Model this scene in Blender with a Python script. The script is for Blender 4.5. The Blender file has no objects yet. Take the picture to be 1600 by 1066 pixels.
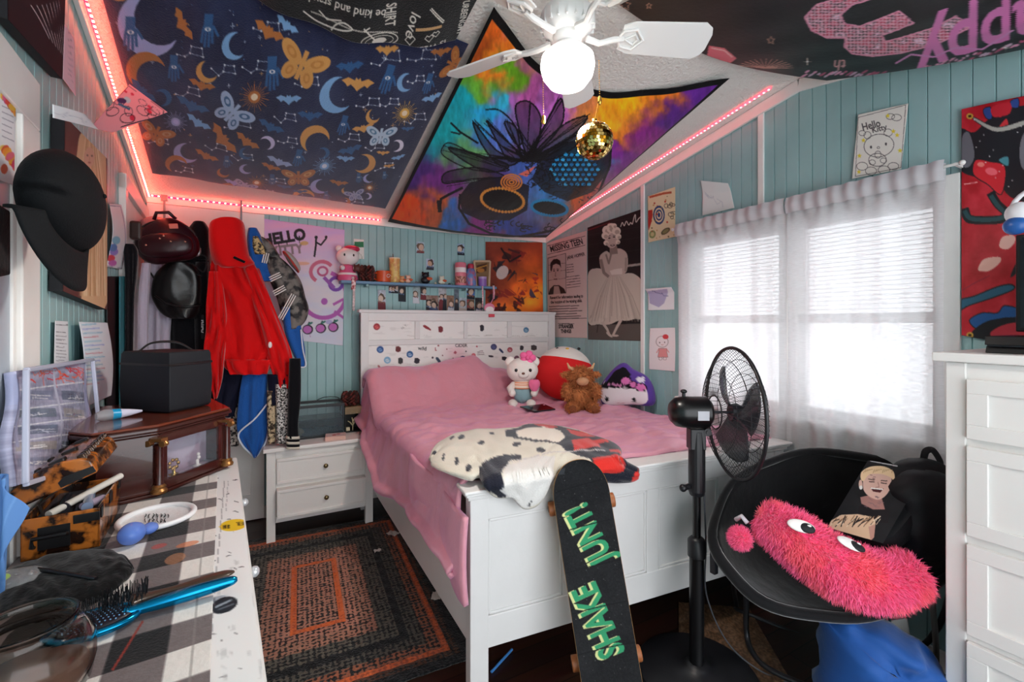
import bpy, math, random
import numpy as np
from mathutils import Vector, Matrix, noise as mnoise
from math import sin, cos, pi, atan, atan2, sqrt, radians as R
random.seed(7)
# ------------------------------------------------------------ camera, world, lights
F = 700.0; TH = atan(380/700); EYE = 1.5; HY = 505
sc = bpy.context.scene; COL = sc.collection
cam = bpy.data.objects.new('camera', bpy.data.cameras.new('camera')); COL.objects.link(cam)
cam.location = (0, 0, EYE); cam.rotation_euler = (pi/2, 0, -TH)
cam.data.sensor_width = 36; cam.data.lens = F/1600*36; cam.data.shift_y = -(533-HY)/1600
cam.data.clip_start = .02; sc.camera = cam
W_ = bpy.data.worlds.new('world'); sc.world = W_; W_.use_nodes = True
W_.node_tree.nodes['Background'].inputs[0].default_value = (.93, .96, 1, 1)
W_.node_tree.nodes['Background'].inputs[1].default_value = 2.7
sun = bpy.data.objects.new('sunlight', bpy.data.lights.new('sunlight', 'SUN')); COL.objects.link(sun)
sun.data.energy = 1.6; sun.data.angle = R(12); sun.data.color = (1, .97, .93)
sun.rotation_euler = Vector((-1, -.12, -.42)).to_track_quat('-Z', 'Y').to_euler()
vs = sc.view_settings; vs.view_transform = 'Standard'; vs.look = 'None'; vs.gamma = 1; vs.use_curve_mapping = False
vs.exposure = .56
sc.cycles.max_bounces = 8; sc.cycles.transparent_max_bounces = 24; sc.cycles.sample_clamp_indirect = 8

# ------------------------------------------------------------ geometry helpers
S_, C_ = sin(TH), cos(TH)
def ray(px, py):
    r = (px-800)/F; v = (HY-py)/F
    return Vector((S_+r*C_, C_-r*S_, v))
def P(px, py, X=None, Y=None, Z=None, d=None, pl=None):     # pixel of the photograph -> point of the room
    u = ray(px, py)
    if X is not None: t = X/u.x
    elif Y is not None: t = Y/u.y
    elif Z is not None: t = (Z-EYE)/u.z
    elif pl is not None: n, k = Vector(pl[:3]), pl[3]; t = (k-n.z*EYE)/n.dot(u)
    else: t = d
    return Vector((u.x*t, u.y*t, EYE+u.z*t))
def PJ(v):
    x, y, z = v; dd = x*S_+y*C_; r = x*C_-y*S_
    return (800+F*r/dd, HY-F*(z-EYE)/dd)
RX, BY = 2.55, 3.95                                          # right wall, back wall
def wlx(y, off=0): return -.436-.082*y+off                   # left wall runs 4.7 degrees off the others
def WL(off=0): return (1, .082, 0, -.436+off)
def ceil_z(y): return 2.4+.169*(3.95-y) if y > 1.4 else 2.4+.169*2.55-.169*(1.4-y)
CP = (0, .169, 1, 2.4+.169*3.95)
def CPo(off): return (0, .169, 1, 2.4+.169*3.95-off)
def CQo(off): return (0, -.169, 1, 2.4+.169*2.55-.169*1.4-off)
RL = Matrix.Rotation(R(4.7), 4, 'Z')

def lin(c):
    if isinstance(c, str): c = [int(c[i:i+2], 16)/255 for i in (0, 2, 4)]
    return [x/12.92 if x <= .04045 else ((x+.055)/1.055)**2.4 for x in c]
MATS = {}
def mat(key, c='cccccc', rough=.5, metal=0, bump=0, bs=60, var=0, vs_=8, sheen=0, trans=0, alpha=1, emit=0, coat=0, c2=None, stretch=None, ior=1.45, spec=.5):
    if key in MATS: return MATS[key]
    m = bpy.data.materials.new(key); m.use_nodes = True; MATS[key] = m
    nt = m.node_tree; b = nt.nodes['Principled BSDF']; L = nt.links
    col = lin(c)+[1]
    b.inputs['Base Color'].default_value = col; b.inputs['Roughness'].default_value = rough
    b.inputs['Metallic'].default_value = metal; b.inputs['IOR'].default_value = ior
    b.inputs['Specular IOR Level'].default_value = spec
    if sheen: b.inputs['Sheen Weight'].default_value = sheen; b.inputs['Sheen Roughness'].default_value = .4
    if trans: b.inputs['Transmission Weight'].default_value = trans
    if alpha < 1: b.inputs['Alpha'].default_value = alpha
    if coat: b.inputs['Coat Weight'].default_value = coat
    if emit: b.inputs['Emission Color'].default_value = col; b.inputs['Emission Strength'].default_value = emit
    tc = nt.nodes.new('ShaderNodeTexCoord'); src = tc.outputs['Object']
    if stretch:
        mp = nt.nodes.new('ShaderNodeMapping'); mp.inputs['Scale'].default_value = stretch
        L.new(src, mp.inputs['Vector']); src = mp.outputs['Vector']
    if var or c2:
        n = nt.nodes.new('ShaderNodeTexNoise'); n.inputs['Scale'].default_value = vs_; n.inputs['Detail'].default_value = 4
        L.new(src, n.inputs['Vector'])
        r = nt.nodes.new('ShaderNodeValToRGB'); e = r.color_ramp.elements
        if c2: e[0].position = .44; e[1].position = .56; e[0].color = col; e[1].color = lin(c2)+[1]
        else:
            e[0].position = .3; e[1].position = .7
            e[0].color = [x*(1-var) for x in col[:3]]+[1]; e[1].color = [min(1, x*(1+var)) for x in col[:3]]+[1]
        L.new(n.outputs['Fac'], r.inputs['Fac']); L.new(r.outputs['Color'], b.inputs['Base Color'])
    if bump:
        n = nt.nodes.new('ShaderNodeTexNoise'); n.inputs['Scale'].default_value = bs; n.inputs['Detail'].default_value = 3
        L.new(src, n.inputs['Vector'])
        bp = nt.nodes.new('ShaderNodeBump'); bp.inputs['Strength'].default_value = bump; bp.inputs['Distance'].default_value = .01
        L.new(n.outputs['Fac'], bp.inputs['Height']); L.new(bp.outputs['Normal'], b.inputs['Normal'])
    return m
def pmat(key='print', rough=.6, bump=0, bs=80, sheen=0, spec=.4, metal=0):   # prints and weaves carried in the colour attribute
    k = 'print_'+key
    if k in MATS: return MATS[k]
    m = mat(k, 'ffffff', rough, metal, bump=bump, bs=bs, sheen=sheen, spec=spec); nt = m.node_tree
    a = nt.nodes.new('ShaderNodeAttribute'); a.attribute_name = 'col'
    nt.links.new(a.outputs['Color'], nt.nodes['Principled BSDF'].inputs['Base Color'])
    return m

def wpos(o):
    v = Vector((0, 0, 0))
    while o is not None: v += o.location; o = o.parent
    return v
def tag(o, label=None, cat=None, group=None, kind=None):
    if label: o['label'] = label
    if cat: o['category'] = cat
    if group: o['group'] = group
    if kind: o['kind'] = kind
    return o
def thing(name, label, cat, loc, group=None, kind=None):
    o = bpy.data.objects.new(name, None); COL.objects.link(o); o.location = Vector(loc); o.empty_display_size = .05
    return tag(o, label, cat, group, kind)
def link_mesh(name, me, parent, verts_shift=True):
    o = bpy.data.objects.new(name, me); COL.objects.link(o)
    n = len(me.vertices); a = np.empty(n*3, dtype=np.float32); me.vertices.foreach_get('co', a); a = a.reshape(-1, 3)
    if parent is not None:
        o.parent = parent; a -= np.array(wpos(parent), dtype=np.float32)
    else:
        lo = a.min(0); hi = a.max(0); c = np.array([(lo[0]+hi[0])/2, (lo[1]+hi[1])/2, lo[2]], dtype=np.float32)
        a -= c; o.location = Vector([float(t) for t in c])
    me.vertices.foreach_set('co', a.ravel()); me.update()
    return o
def frame_from(z, x=None):                                    # rotation matrix whose Z is along z
    z = Vector(z).normalized()
    x = Vector(x) if x is not None else (Vector((1, 0, 0)) if abs(z.x) < .9 else Vector((0, 1, 0)))
    y = z.cross(x).normalized(); x = y.cross(z)
    return Matrix((x, y, z)).transposed().to_4x4()
class MB:
    def __init__(s, T=None): s.v = []; s.f = []; s.m = []; s.T = T
    def _t(s, p, T=None):
        p = Vector(p)
        if T is not None: p = T @ p
        if s.T is not None: p = s.T @ p
        return p
    def add(s, vs, fs, m=0, T=None):
        k = len(s.v); s.v += [s._t(p, T) for p in vs]
        s.f += [tuple(i+k for i in f) for f in fs]; s.m += [m]*len(fs); return s
    def box(s, a, b, m=0, T=None):
        (x0, y0, z0), (x1, y1, z1) = a, b
        if x0 > x1: x0, x1 = x1, x0
        if y0 > y1: y0, y1 = y1, y0
        if z0 > z1: z0, z1 = z1, z0
        return s.add([(x0,y0,z0),(x1,y0,z0),(x1,y1,z0),(x0,y1,z0),(x0,y0,z1),(x1,y0,z1),(x1,y1,z1),(x0,y1,z1)],
              [(3,2,1,0),(4,5,6,7),(0,1,5,4),(1,2,6,5),(2,3,7,6),(3,0,4,7)], m, T)
    def cbox(s, c, size, m=0, T=None):
        return s.box([c[i]-size[i]/2 for i in range(3)], [c[i]+size[i]/2 for i in range(3)], m, T)
    def rings(s, rs, m=0, cap=True, T=None, closed=False):
        n = len(rs[0]); vs = [p for r in rs for p in r]; fs = []
        k = len(rs)
        for i in range(k if closed else k-1):
            j = (i+1) % k
            for q in range(n): fs.append((i*n+q, i*n+(q+1) % n, j*n+(q+1) % n, j*n+q))
        if cap and not closed: fs.append(tuple(range(n-1, -1, -1))); fs.append(tuple((k-1)*n+q for q in range(n)))
        return s.add(vs, fs, m, T)
    def tube(s, pts, r, n=10, m=0, closed=False, T=None, flat=1.0, cap=True, up=None):
        pts = [Vector(p) for p in pts]; k = len(pts); rs = []; px = None
        for i, p in enumerate(pts):
            if closed: d = pts[(i+1) % k]-pts[i-1]
            else: d = pts[min(i+1, k-1)]-pts[max(i-1, 0)]
            if d.length < 1e-9: d = Vector((0, 0, 1))
            d.normalize()
            if px is None:
                px = Vector(up) if up is not None else (Vector((0, 0, 1)) if abs(d.z) < .9 else Vector((1, 0, 0)))
            px = (px-d*px.dot(d)); px.normalize(); py = d.cross(px)
            rr = r[i] if isinstance(r, (list, tuple)) else r
            rs.append([p+px*cos(2*pi*q/n)*rr*flat+py*sin(2*pi*q/n)*rr for q in range(n)])
        return s.rings(rs, m, cap, T, closed)
    def cyl(s, a, b, r, r2=None, n=20, m=0, T=None):
        return s.tube([a, b], [r, r if r2 is None else r2], n, m, T=T)
    def lathe(s, prof, c=(0, 0, 0), n=28, m=0, T=None, cap=True):
        rs = [[(c[0]+r*cos(2*pi*q/n), c[1]+r*sin(2*pi*q/n), c[2]+z) for q in range(n)] for r, z in prof]
        return s.rings(rs, m, cap, T)
    def ell(s, c, r, m=0, T=None, nu=24, nv=14, fn=None, p=1.0):
        if not hasattr(r, '__len__'): r = (r, r, r)
        vs = []; fs = []
        def sg(x): return math.copysign(abs(x)**p, x)
        for i in range(nv+1):
            t = pi*i/nv
            for j in range(nu):
                a = 2*pi*j/nu; q = Vector((sg(sin(t))*sg(cos(a)), sg(sin(t))*sg(sin(a)), sg(cos(t))))
                w = Vector((q.x*r[0], q.y*r[1], q.z*r[2]))
                if fn: w = fn(w, q)
                vs.append(Vector(c)+w)
        for i in range(nv):
            for j in range(nu): fs.append((i*nu+j, (i+1)*nu+j, (i+1)*nu+(j+1) % nu, i*nu+(j+1) % nu))
        return s.add(vs, fs, m, T)
    def prism(s, pts, h, T=None, m=0):                         # 2D outline in the XY plane, raised by h
        n = len(pts); vs = [(x, y, 0) for x, y in pts]+[(x, y, h) for x, y in pts]
        return s.add(vs, [tuple(range(n-1, -1, -1)), tuple(range(n, 2*n))]+[(i, (i+1) % n, (i+1) % n+n, i+n) for i in range(n)], m, T)
    def grid(s, fn, nu, nv, m=0, T=None):
        vs = [fn(i/nu, j/nv) for j in range(nv+1) for i in range(nu+1)]
        fs = [(j*(nu+1)+i, j*(nu+1)+i+1, (j+1)*(nu+1)+i+1, (j+1)*(nu+1)+i) for j in range(nv) for i in range(nu)]
        return s.add(vs, fs, m, T)
    def build(s, name, mats, parent=None, smooth=False, bevel=0, solid=0, sub=0, label=None, cat=None, group=None, kind=None):
        me = bpy.data.meshes.new(name); me.from_pydata([tuple(v) for v in s.v], [], s.f)
        if not isinstance(mats, (list, tuple)): mats = [mats]
        for k in mats: me.materials.append(k)
        me.polygons.foreach_set('material_index', s.m); me.update()
        import bmesh
        bm = bmesh.new(); bm.from_mesh(me); smooth and bmesh.ops.remove_doubles(bm, verts=bm.verts, dist=1e-6)
        bmesh.ops.recalc_face_normals(bm, faces=bm.faces); bm.to_mesh(me); bm.free()
        if smooth:
            me.polygons.foreach_set('use_smooth', [True]*len(me.polygons))
            if smooth != 'all': me.set_sharp_from_angle(angle=R(40))
        o = link_mesh(name, me, parent)
        if solid: q = o.modifiers.new('t', 'SOLIDIFY'); q.thickness = solid; q.offset = 0
        if bevel: q = o.modifiers.new('b', 'BEVEL'); q.width = bevel; q.segments = 2; q.limit_method = 'ANGLE'
        if sub: q = o.modifiers.new('s', 'SUBSURF'); q.levels = sub; q.render_levels = sub
        return tag(o, label, cat, group, kind)
def struct(mb, name, mats, **k): return mb.build(name, mats, kind='structure', **k)

# ------------------------------------------------------------ numpy painter
def vnoise(x, y, seed=0):
    xi = np.floor(x).astype(np.int64); yi = np.floor(y).astype(np.int64); fx = x-xi; fy = y-yi
    fx = fx*fx*(3-2*fx); fy = fy*fy*(3-2*fy)
    def h(a, b):
        n = (a*374761393+b*668265263+seed*2147483647) & 0xffffffff
        n = ((n ^ (n >> 13))*1274126177) & 0xffffffff
        return ((n ^ (n >> 16)) & 0xffff)/65535.0
    return (h(xi, yi)*(1-fx)+h(xi+1, yi)*fx)*(1-fy)+(h(xi, yi+1)*(1-fx)+h(xi+1, yi+1)*fx)*fy
def fbm(x, y, seed=0, o=4):
    t = 0; a = .5
    for k in range(o): t = t+a*vnoise(x*2**k, y*2**k, seed+k); a /= 2
    return t/(1-.5**o)
def homog(src, dst):
    A = []; b = []
    for (x, y), (u, v) in zip(src, dst):
        A.append([x, y, 1, 0, 0, 0, -u*x, -u*y]); b.append(u); A.append([0, 0, 0, x, y, 1, -v*x, -v*y]); b.append(v)
    h = np.linalg.solve(np.array(A, float), np.array(b, float)); return np.append(h, 1).reshape(3, 3)
_fc = {}
def text_tris(body, bold=0):
    k = (body, bold)
    if k in _fc: return _fc[k]
    c = bpy.data.curves.new('tmp', 'FONT'); c.body = body; c.size = 1; c.offset = bold; c.resolution_u = 3
    c.align_x = 'CENTER'; c.align_y = 'CENTER'
    o = bpy.data.objects.new('tmp', c); COL.objects.link(o)
    dg = bpy.context.evaluated_depsgraph_get(); me = bpy.data.meshes.new_from_object(o.evaluated_get(dg))
    me.calc_loop_triangles()
    v = np.array([q.co[:2] for q in me.vertices]); t = [v[list(q.vertices)] for q in me.loop_triangles]
    bpy.data.objects.remove(o); bpy.data.curves.remove(c); bpy.data.meshes.remove(me)
    _fc[k] = t; return t
class Cv:
    SS = 2
    def __init__(s, w, h, bg='ffffff', quad=None):
        s.w, s.h = w, h; s.W, s.H_ = w*s.SS, h*s.SS
        s.a = np.ones((s.H_, s.W, 3))*np.array([int(bg[i:i+2], 16)/255 for i in (0, 2, 4)])
        s.M = homog(quad, [(0, 0), (1, 0), (1, 1), (0, 1)]) if quad else np.eye(3)
        s.ox = s.oy = 0; s.s = 1.0
    def org(s, ox, oy, k): s.ox, s.oy, s.s = ox, oy, k; return s
    def uvgrid(s):
        return np.meshgrid((np.arange(s.W)+.5)/s.W, (np.arange(s.H_)+.5)/s.H_)
    def pxgrid(s):                                              # the crop coordinates of every canvas cell
        u, v = s.uvgrid(); I = np.linalg.inv(s.M); q = I[2, 0]*u+I[2, 1]*v+I[2, 2]
        x = (I[0, 0]*u+I[0, 1]*v+I[0, 2])/q; y = (I[1, 0]*u+I[1, 1]*v+I[1, 2])/q
        return (x-s.ox)*s.s, (y-s.oy)*s.s
    def mp(s, pts):
        p = np.asarray(pts, float).reshape(-1, 2); x = p[:, 0]/s.s+s.ox; y = p[:, 1]/s.s+s.oy
        q = s.M[2, 0]*x+s.M[2, 1]*y+s.M[2, 2]
        return np.stack([(s.M[0, 0]*x+s.M[0, 1]*y+s.M[0, 2])/q*s.W, (s.M[1, 0]*x+s.M[1, 1]*y+s.M[1, 2])/q*s.H_], 1)
    def poly(s, pts, c, al=1.0, mapped=False):
        q = pts if mapped else s.mp(pts)
        x0 = max(0, int(math.floor(q[:, 0].min()))); x1 = min(s.W, int(math.ceil(q[:, 0].max()))+1)
        y0 = max(0, int(math.floor(q[:, 1].min()))); y1 = min(s.H_, int(math.ceil(q[:, 1].max()))+1)
        if x1 <= x0 or y1 <= y0: return s
        X = np.arange(x0, x1)[None, :]+.5; Yv = np.arange(y0, y1)[:, None]+.5
        ins = np.zeros((y1-y0, x1-x0), bool); n = len(q)
        for i in range(n):
            ax, ay = q[i]; bx, by = q[(i+1) % n]
            if ay == by: continue
            c1 = (ay > Yv) != (by > Yv)
            ins ^= c1 & (X < (bx-ax)*(Yv-ay)/(by-ay)+ax)
        col = np.array([int(c[i:i+2], 16)/255 for i in (0, 2, 4)]) if isinstance(c, str) else np.array(c)
        sub = s.a[y0:y1, x0:x1]; sub[ins] = sub[ins]*(1-al)+col*al
        return s
    def line(s, pts, w, c, al=1.0, closed=False):
        pts = [tuple(p) for p in pts]
        if closed: pts = pts+[pts[0]]
        ws = w if isinstance(w, (list, tuple)) else [w]*len(pts)
        for (a, b, wa, wb) in zip(pts[:-1], pts[1:], ws[:-1], ws[1:]):
            dx, dy = b[0]-a[0], b[1]-a[1]; L = math.hypot(dx, dy) or 1e-6; nx, ny = -dy/L/2, dx/L/2
            ex, ey = dx/L*wb*.25, dy/L*wb*.25
            s.poly([(a[0]+nx*wa-ex, a[1]+ny*wa-ey), (b[0]+nx*wb+ex, b[1]+ny*wb+ey), (b[0]-nx*wb+ex, b[1]-ny*wb+ey), (a[0]-nx*wa-ex, a[1]-ny*wa-ey)], c, al)
        return s
    def ell(s, x, y, rx, ry=None, c='000000', rot=0, al=1.0, w=0, n=26, a0=0, a1=2*pi):
        ry = rx if ry is None else ry; cr, sr = cos(rot), sin(rot)
        pts = [(x+rx*cos(t)*cr-ry*sin(t)*sr, y+rx*cos(t)*sr+ry*sin(t)*cr) for t in [a0+(a1-a0)*k/n for k in range(n+1)]]
        return s.line(pts, w, c, al) if w else s.poly(pts, c, al)
    def rect(s, x0, y0, x1, y1, c, al=1.0): return s.poly([(x0, y0), (x1, y0), (x1, y1), (x0, y1)], c, al)
    def text(s, body, x, y, size, c, ang=0, sx=1.0, bold=.01, mirror=False, skew=0, al=1.0):
        ca, sa = cos(ang), sin(ang)
        for t in text_tris(body, bold):
            o = []
            for (u, v) in t:
                u = (u+v*skew)*size*sx*(-1 if mirror else 1); v = -v*size
                o.append((x+u*ca-v*sa, y+u*sa+v*ca))
            s.poly(o, c, al)
        return s
    def scribble(s, x0, y0, x1, y1, n, w, c, seed=1, amp=.35):
        r = random.Random(seed); pts = [(x0, y0)]
        for k in range(1, n): t = k/n; pts.append((x0+(x1-x0)*t+r.uniform(-amp, amp)*(x1-x0)*.5, y0+(y1-y0)*t+r.uniform(-amp, amp)*(y1-y0 or x1-x0)))
        return s.line(pts, w, c)
    def lines(s, x0, y0, x1, n, dy, w, c, seed=1, slope=0):       # rows that read as small print
        r = random.Random(seed)
        for k in range(n):
            e = x0+(x1-x0)*r.uniform(.75, 1); y = y0+dy*k
            s.line([(x0, y), (e, y+(e-x0)*slope)], w, c)
        return s
    def out(s):
        a = s.a.reshape(s.h, s.SS, s.w, s.SS, 3).mean((1, 3)); a = np.clip(a, 0, 1)
        return np.where(a <= .04045, a/12.92, ((a+.055)/1.055)**2.4)
def np_mesh(name, co, w, h, col, mt, parent, smooth=True):
    me = bpy.data.meshes.new(name); nv = w*h
    i = np.arange((h-1)*(w-1)); r = i//(w-1); q = i % (w-1); b = r*w+q
    f = np.stack([b, b+w, b+w+1, b+1], 1).astype(np.int32)
    me.vertices.add(nv); me.vertices.foreach_set('co', co.astype(np.float32).ravel())
    me.loops.add(f.size); me.loops.foreach_set('vertex_index', f.ravel())
    me.polygons.add(len(f)); me.polygons.foreach_set('loop_start', np.arange(0, f.size, 4, dtype=np.int32))
    me.update(calc_edges=True); me.validate()
    if smooth: me.polygons.foreach_set('use_smooth', np.ones(len(f), bool))
    if col is not None:
        at = me.color_attributes.new('col', 'FLOAT_COLOR', 'POINT')
        at.data.foreach_set('color', np.concatenate([col.reshape(-1, 3), np.ones((nv, 1))], 1).astype(np.float32).ravel())
    me.materials.append(mt); return link_mesh(name, me, parent)
def sheet(name, quad, w, h, bg, draw, label=None, cat=None, on=None, bow=None, mt=None, parent=None, group=None, thick=.0012, crop=None, remap=None):
    """a printed sheet: quad = corners TL TR BR BL as room points or as pixels on the plane `on`"""
    Wc = [Vector(q) if len(q) == 3 else P(q[0], q[1], **on) for q in quad]
    px = [PJ(q) for q in Wc]
    if not remap:
        cv = Cv(w, h, bg, px)
        if crop: cv.org(*crop)
        if draw: draw(cv)
        col = cv.out()
    u, v = np.meshgrid(np.linspace(0, 1, w), np.linspace(0, 1, h))
    K = [np.array(q) for q in Wc]
    co = (K[0][None, None]*((1-u)*(1-v))[..., None]+K[1][None, None]*(u*(1-v))[..., None]+K[2][None, None]*(u*v)[..., None]+K[3][None, None]*((1-u)*v)[..., None])
    n = (Wc[1]-Wc[0]).cross(Wc[3]-Wc[0]).normalized()
    if n.dot(Wc[0]-Vector((0, 0, EYE))) > 0: n = -n              # towards the room
    if bow is not None:
        off = bow(u, v)
        if isinstance(off, tuple): co = co+np.stack(off, -1)
        else: co = co+off[..., None]*np.array(n)[None, None]
    if remap:                                                   # the print follows the sagging cloth
        dd = np.maximum(co[..., 0]*S_+co[..., 1]*C_, .25); X_ = np.clip(800+F*(co[..., 0]*C_-co[..., 1]*S_)/dd, -200, 1800); Y_ = np.clip(HY-F*(co[..., 2]-EYE)/dd, -300, 1200)
        x0, x1, y0, y1 = X_.min()-1, X_.max()+1, Y_.min()-1, Y_.max()+1; cw, ch = int(x1-x0), int(y1-y0)
        cv = Cv(cw, ch, bg, [(x0, y0), (x1, y0), (x1, y1), (x0, y1)]); cv.org(*crop); draw(cv); C = cv.out()
        col = C[np.clip((Y_-y0).astype(int), 0, ch-1), np.clip((X_-x0).astype(int), 0, cw-1)]
        if remap != True: e = (u < .013) | (u > .985) | (v > .965) | (v < .02); col[e] = lin(remap)
    o = np_mesh(name, co, w, h, col, mt or pmat(), parent)
    if thick: q = o.modifiers.new('t', 'SOLIDIFY'); q.thickness = thick; q.offset = -1 if n.dot(Vector([float(t) for t in np.cross(co[1, 0]-co[0, 0], co[0, 1]-co[0, 0])])) > 0 else 1
    return tag(o, label, cat, group)
def smoothpath(pts, k=6, closed=False):                        # Catmull-Rom through the points
    pts = [Vector(p) for p in pts]; n = len(pts); o = []
    for i in range(n if closed else n-1):
        if closed: a, b, c, d = pts[i-1], pts[i], pts[(i+1) % n], pts[(i+2) % n]
        else: a, b, c, d = pts[max(i-1, 0)], pts[i], pts[i+1], pts[min(i+2, n-1)]
        for j in range(k):
            t = j/k; o.append(.5*((2*b)+(c-a)*t+(2*a-5*b+4*c-d)*t*t+(3*b-a-3*c+d)*t**3))
    if not closed: o.append(pts[-1])
    return o
def drape(mb, rows, on, depth=.06, folds=5, amp=.012, m=0, n=40, k=5, seed=0, back=.01, side=None, drift=1.0, thin=.25):
    """a hanging garment: rows (xL, xR, y[, depth]) in pixels on the plane `on`, lofted with a bulged and folded front"""
    pts = [Vector((r[0], r[1], r[2])) for r in rows]; dps = [Vector((r[3] if len(r) > 3 else depth, r[4] if len(r) > 4 else 0, 0)) for r in rows]
    pp = smoothpath(pts, k); dd = smoothpath(dps, k); rs = []
    out = Vector((0, -1, 0)) if side is None else Vector(side); N = len(pp)
    for i, (p, q) in enumerate(zip(pp, dd)):
        L = P(p.x, p.z, **on); Rr = P(p.y, p.z, **on); ring = []
        dpt = max(q.x, .004); fall = min(1, i/(N*.3)+.25)
        for j in range(n):
            a = 2*pi*j/n; cx = -cos(a); s_ = sin(a)
            base = L.lerp(Rr, (cx+1)/2)
            if s_ >= 0:
                x = (cx+1)/2
                f = amp*fall*(sin(x*pi*2*folds+seed+drift*sin(i*.23+seed))+.6*sin(x*pi*2*folds*1.7+seed*2-i*.09))*min(1, s_*2.5)
                o_ = dpt*s_**.6+f+q.y
            else: o_ = s_*back*thin+q.y
            ring.append(base+out*o_)
        rs.append(ring)
    return mb.rings(rs, m)
def fur(mb, surf, n, ln, wd, m=1, seed=3, jit=.5, down=0.0):
    """short tufts standing on a surface: surf(rng) -> point, normal"""
    r = random.Random(seed)
    for k in range(n):
        p, nn = surf(r); nn = (nn+Vector((r.uniform(-jit, jit), r.uniform(-jit, jit), r.uniform(-jit, jit)-down))).normalized()
        t = nn.orthogonal(); t.rotate(Matrix.Rotation(r.uniform(0, 6.28), 3, nn)); t = t.normalized()*wd; b = nn.cross(t)
        l = ln*r.uniform(.6, 1.2); c = p+nn*l+b*r.uniform(-1, 1)*1.2
        mb.add([p-nn*.004+t, p-nn*.004-t*.5+b*.8, p-nn*.004-t*.5-b*.8, c], [(0, 1, 3), (1, 2, 3), (2, 0, 3)], m)
WHITE = lambda: mat('white_paint', 'eceae6', .38, var=.04, vs_=6, bump=.05, bs=30)
TEAL = lambda: mat('teal_paint', '98bdbe', .42, var=.1, vs_=3, bump=.08, bs=18)
BLACKP = lambda: mat('black_plastic', '121214', .35)
# ------------------------------------------------------------ the room
def wood_floor():
    m = mat('dark_floorboards', '3a211a', .4); nt = m.node_tree; b = nt.nodes['Principled BSDF']; L = nt.links
    tc = nt.nodes.new('ShaderNodeTexCoord'); br = nt.nodes.new('ShaderNodeTexBrick')
    br.inputs['Color1'].default_value = lin('4a2b22')+[1]; br.inputs['Color2'].default_value = lin('33201b')+[1]
    br.inputs['Mortar'].default_value = lin('120b09')+[1]; br.inputs['Scale'].default_value = 1
    br.inputs['Brick Width'].default_value = 1.3; br.inputs['Row Height'].default_value = .12; br.inputs['Mortar Size'].default_value = .003
    ns = nt.nodes.new('ShaderNodeTexNoise'); ns.inputs['Scale'].default_value = 3; ns.inputs['Detail'].default_value = 6
    mp = nt.nodes.new('ShaderNodeMapping'); mp.inputs['Scale'].default_value = (1, 12, 1)
    mx = nt.nodes.new('ShaderNodeMix'); mx.data_type = 'RGBA'; mx.blend_type = 'MULTIPLY'; mx.inputs[0].default_value = .7
    L.new(tc.outputs['Object'], br.inputs['Vector']); L.new(tc.outputs['Object'], mp.inputs['Vector']); L.new(mp.outputs['Vector'], ns.inputs['Vector'])
    L.new(br.outputs['Color'], mx.inputs[6]); L.new(ns.outputs['Color'], mx.inputs[7]); L.new(mx.outputs[2], b.inputs['Base Color'])
    return m
mb = MB(); mb.box((-1.2, -1.3, -.1), (2.75, 4.15, 0)); struct(mb, 'floor', wood_floor())
def beadwall(mb, p0, p1, z0, z1, nrm, pitch=.068, wide=.006):
    p0, p1, nrm = Vector(p0), Vector(p1), Vector(nrm); L = (p1-p0).length; d = (p1-p0)/L
    pr = [(0, 0)]; x = pitch*.5
    while x+wide < L:
        pr += [(x-wide/2, 0), (x, -.006), (x+wide/2, 0)]; x += pitch
    pr.append((L, 0)); vs = []
    for x, o in pr:
        p = p0+d*x+nrm*o
        vs += [(p.x, p.y, z0 if not callable(z0) else z0(p.y)), (p.x, p.y, z1 if not callable(z1) else z1(p.y))]
    k = len(pr); fr = [(2*i, 2*i+2, 2*i+3, 2*i+1) for i in range(k-1)]
    mb.add(vs, fr)
    a, b = p0-nrm*.1, p1-nrm*.1                                  # the wall's own thickness
    f = lambda z, y: z(y) if callable(z) else z
    mb.add([(a.x, a.y, f(z0, a.y)), (b.x, b.y, f(z0, b.y)), (b.x, b.y, f(z1, b.y)), (a.x, a.y, f(z1, a.y)),
            (p0.x, p0.y, f(z0, p0.y)), (p1.x, p1.y, f(z0, p1.y)), (p1.x, p1.y, f(z1, p1.y)), (p0.x, p0.y, f(z1, p0.y))],
           [(0, 1, 2, 3), (0, 4, 7, 3), (1, 5, 6, 2), (3, 2, 6, 7), (0, 1, 5, 4)])
HYa, HYb, HZ0, HZ1 = .82, 2.12, .99, 2.06                       # window opening
mb = MB(); beadwall(mb, (-.78, BY, 0), (RX+.02, BY, 0), 0, 2.42, (0, -1, 0)); struct(mb, 'wall_back', TEAL())
mb = MB(); nR = (-1, 0, 0); top = lambda y: ceil_z(y)+.01
beadwall(mb, (RX, BY, 0), (RX, HYb, 0), 0, top, nR)
beadwall(mb, (RX, HYb, 0), (RX, HYa, 0), HZ1, lambda y: ceil_z(y)+.01, nR)
beadwall(mb, (RX, HYb, 0), (RX, HYa, 0), 0, HZ0, nR)
beadwall(mb, (RX, HYa, 0), (RX, -1.2, 0), 0, top, nR); struct(mb, 'wall_right', TEAL())
mb = MB(); beadwall(mb, (wlx(-1.2), -1.2, 0), (wlx(BY), BY, 0), 0, top, (1, .082, 0)); struct(mb, 'wall_left', TEAL())
mb = MB()
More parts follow.
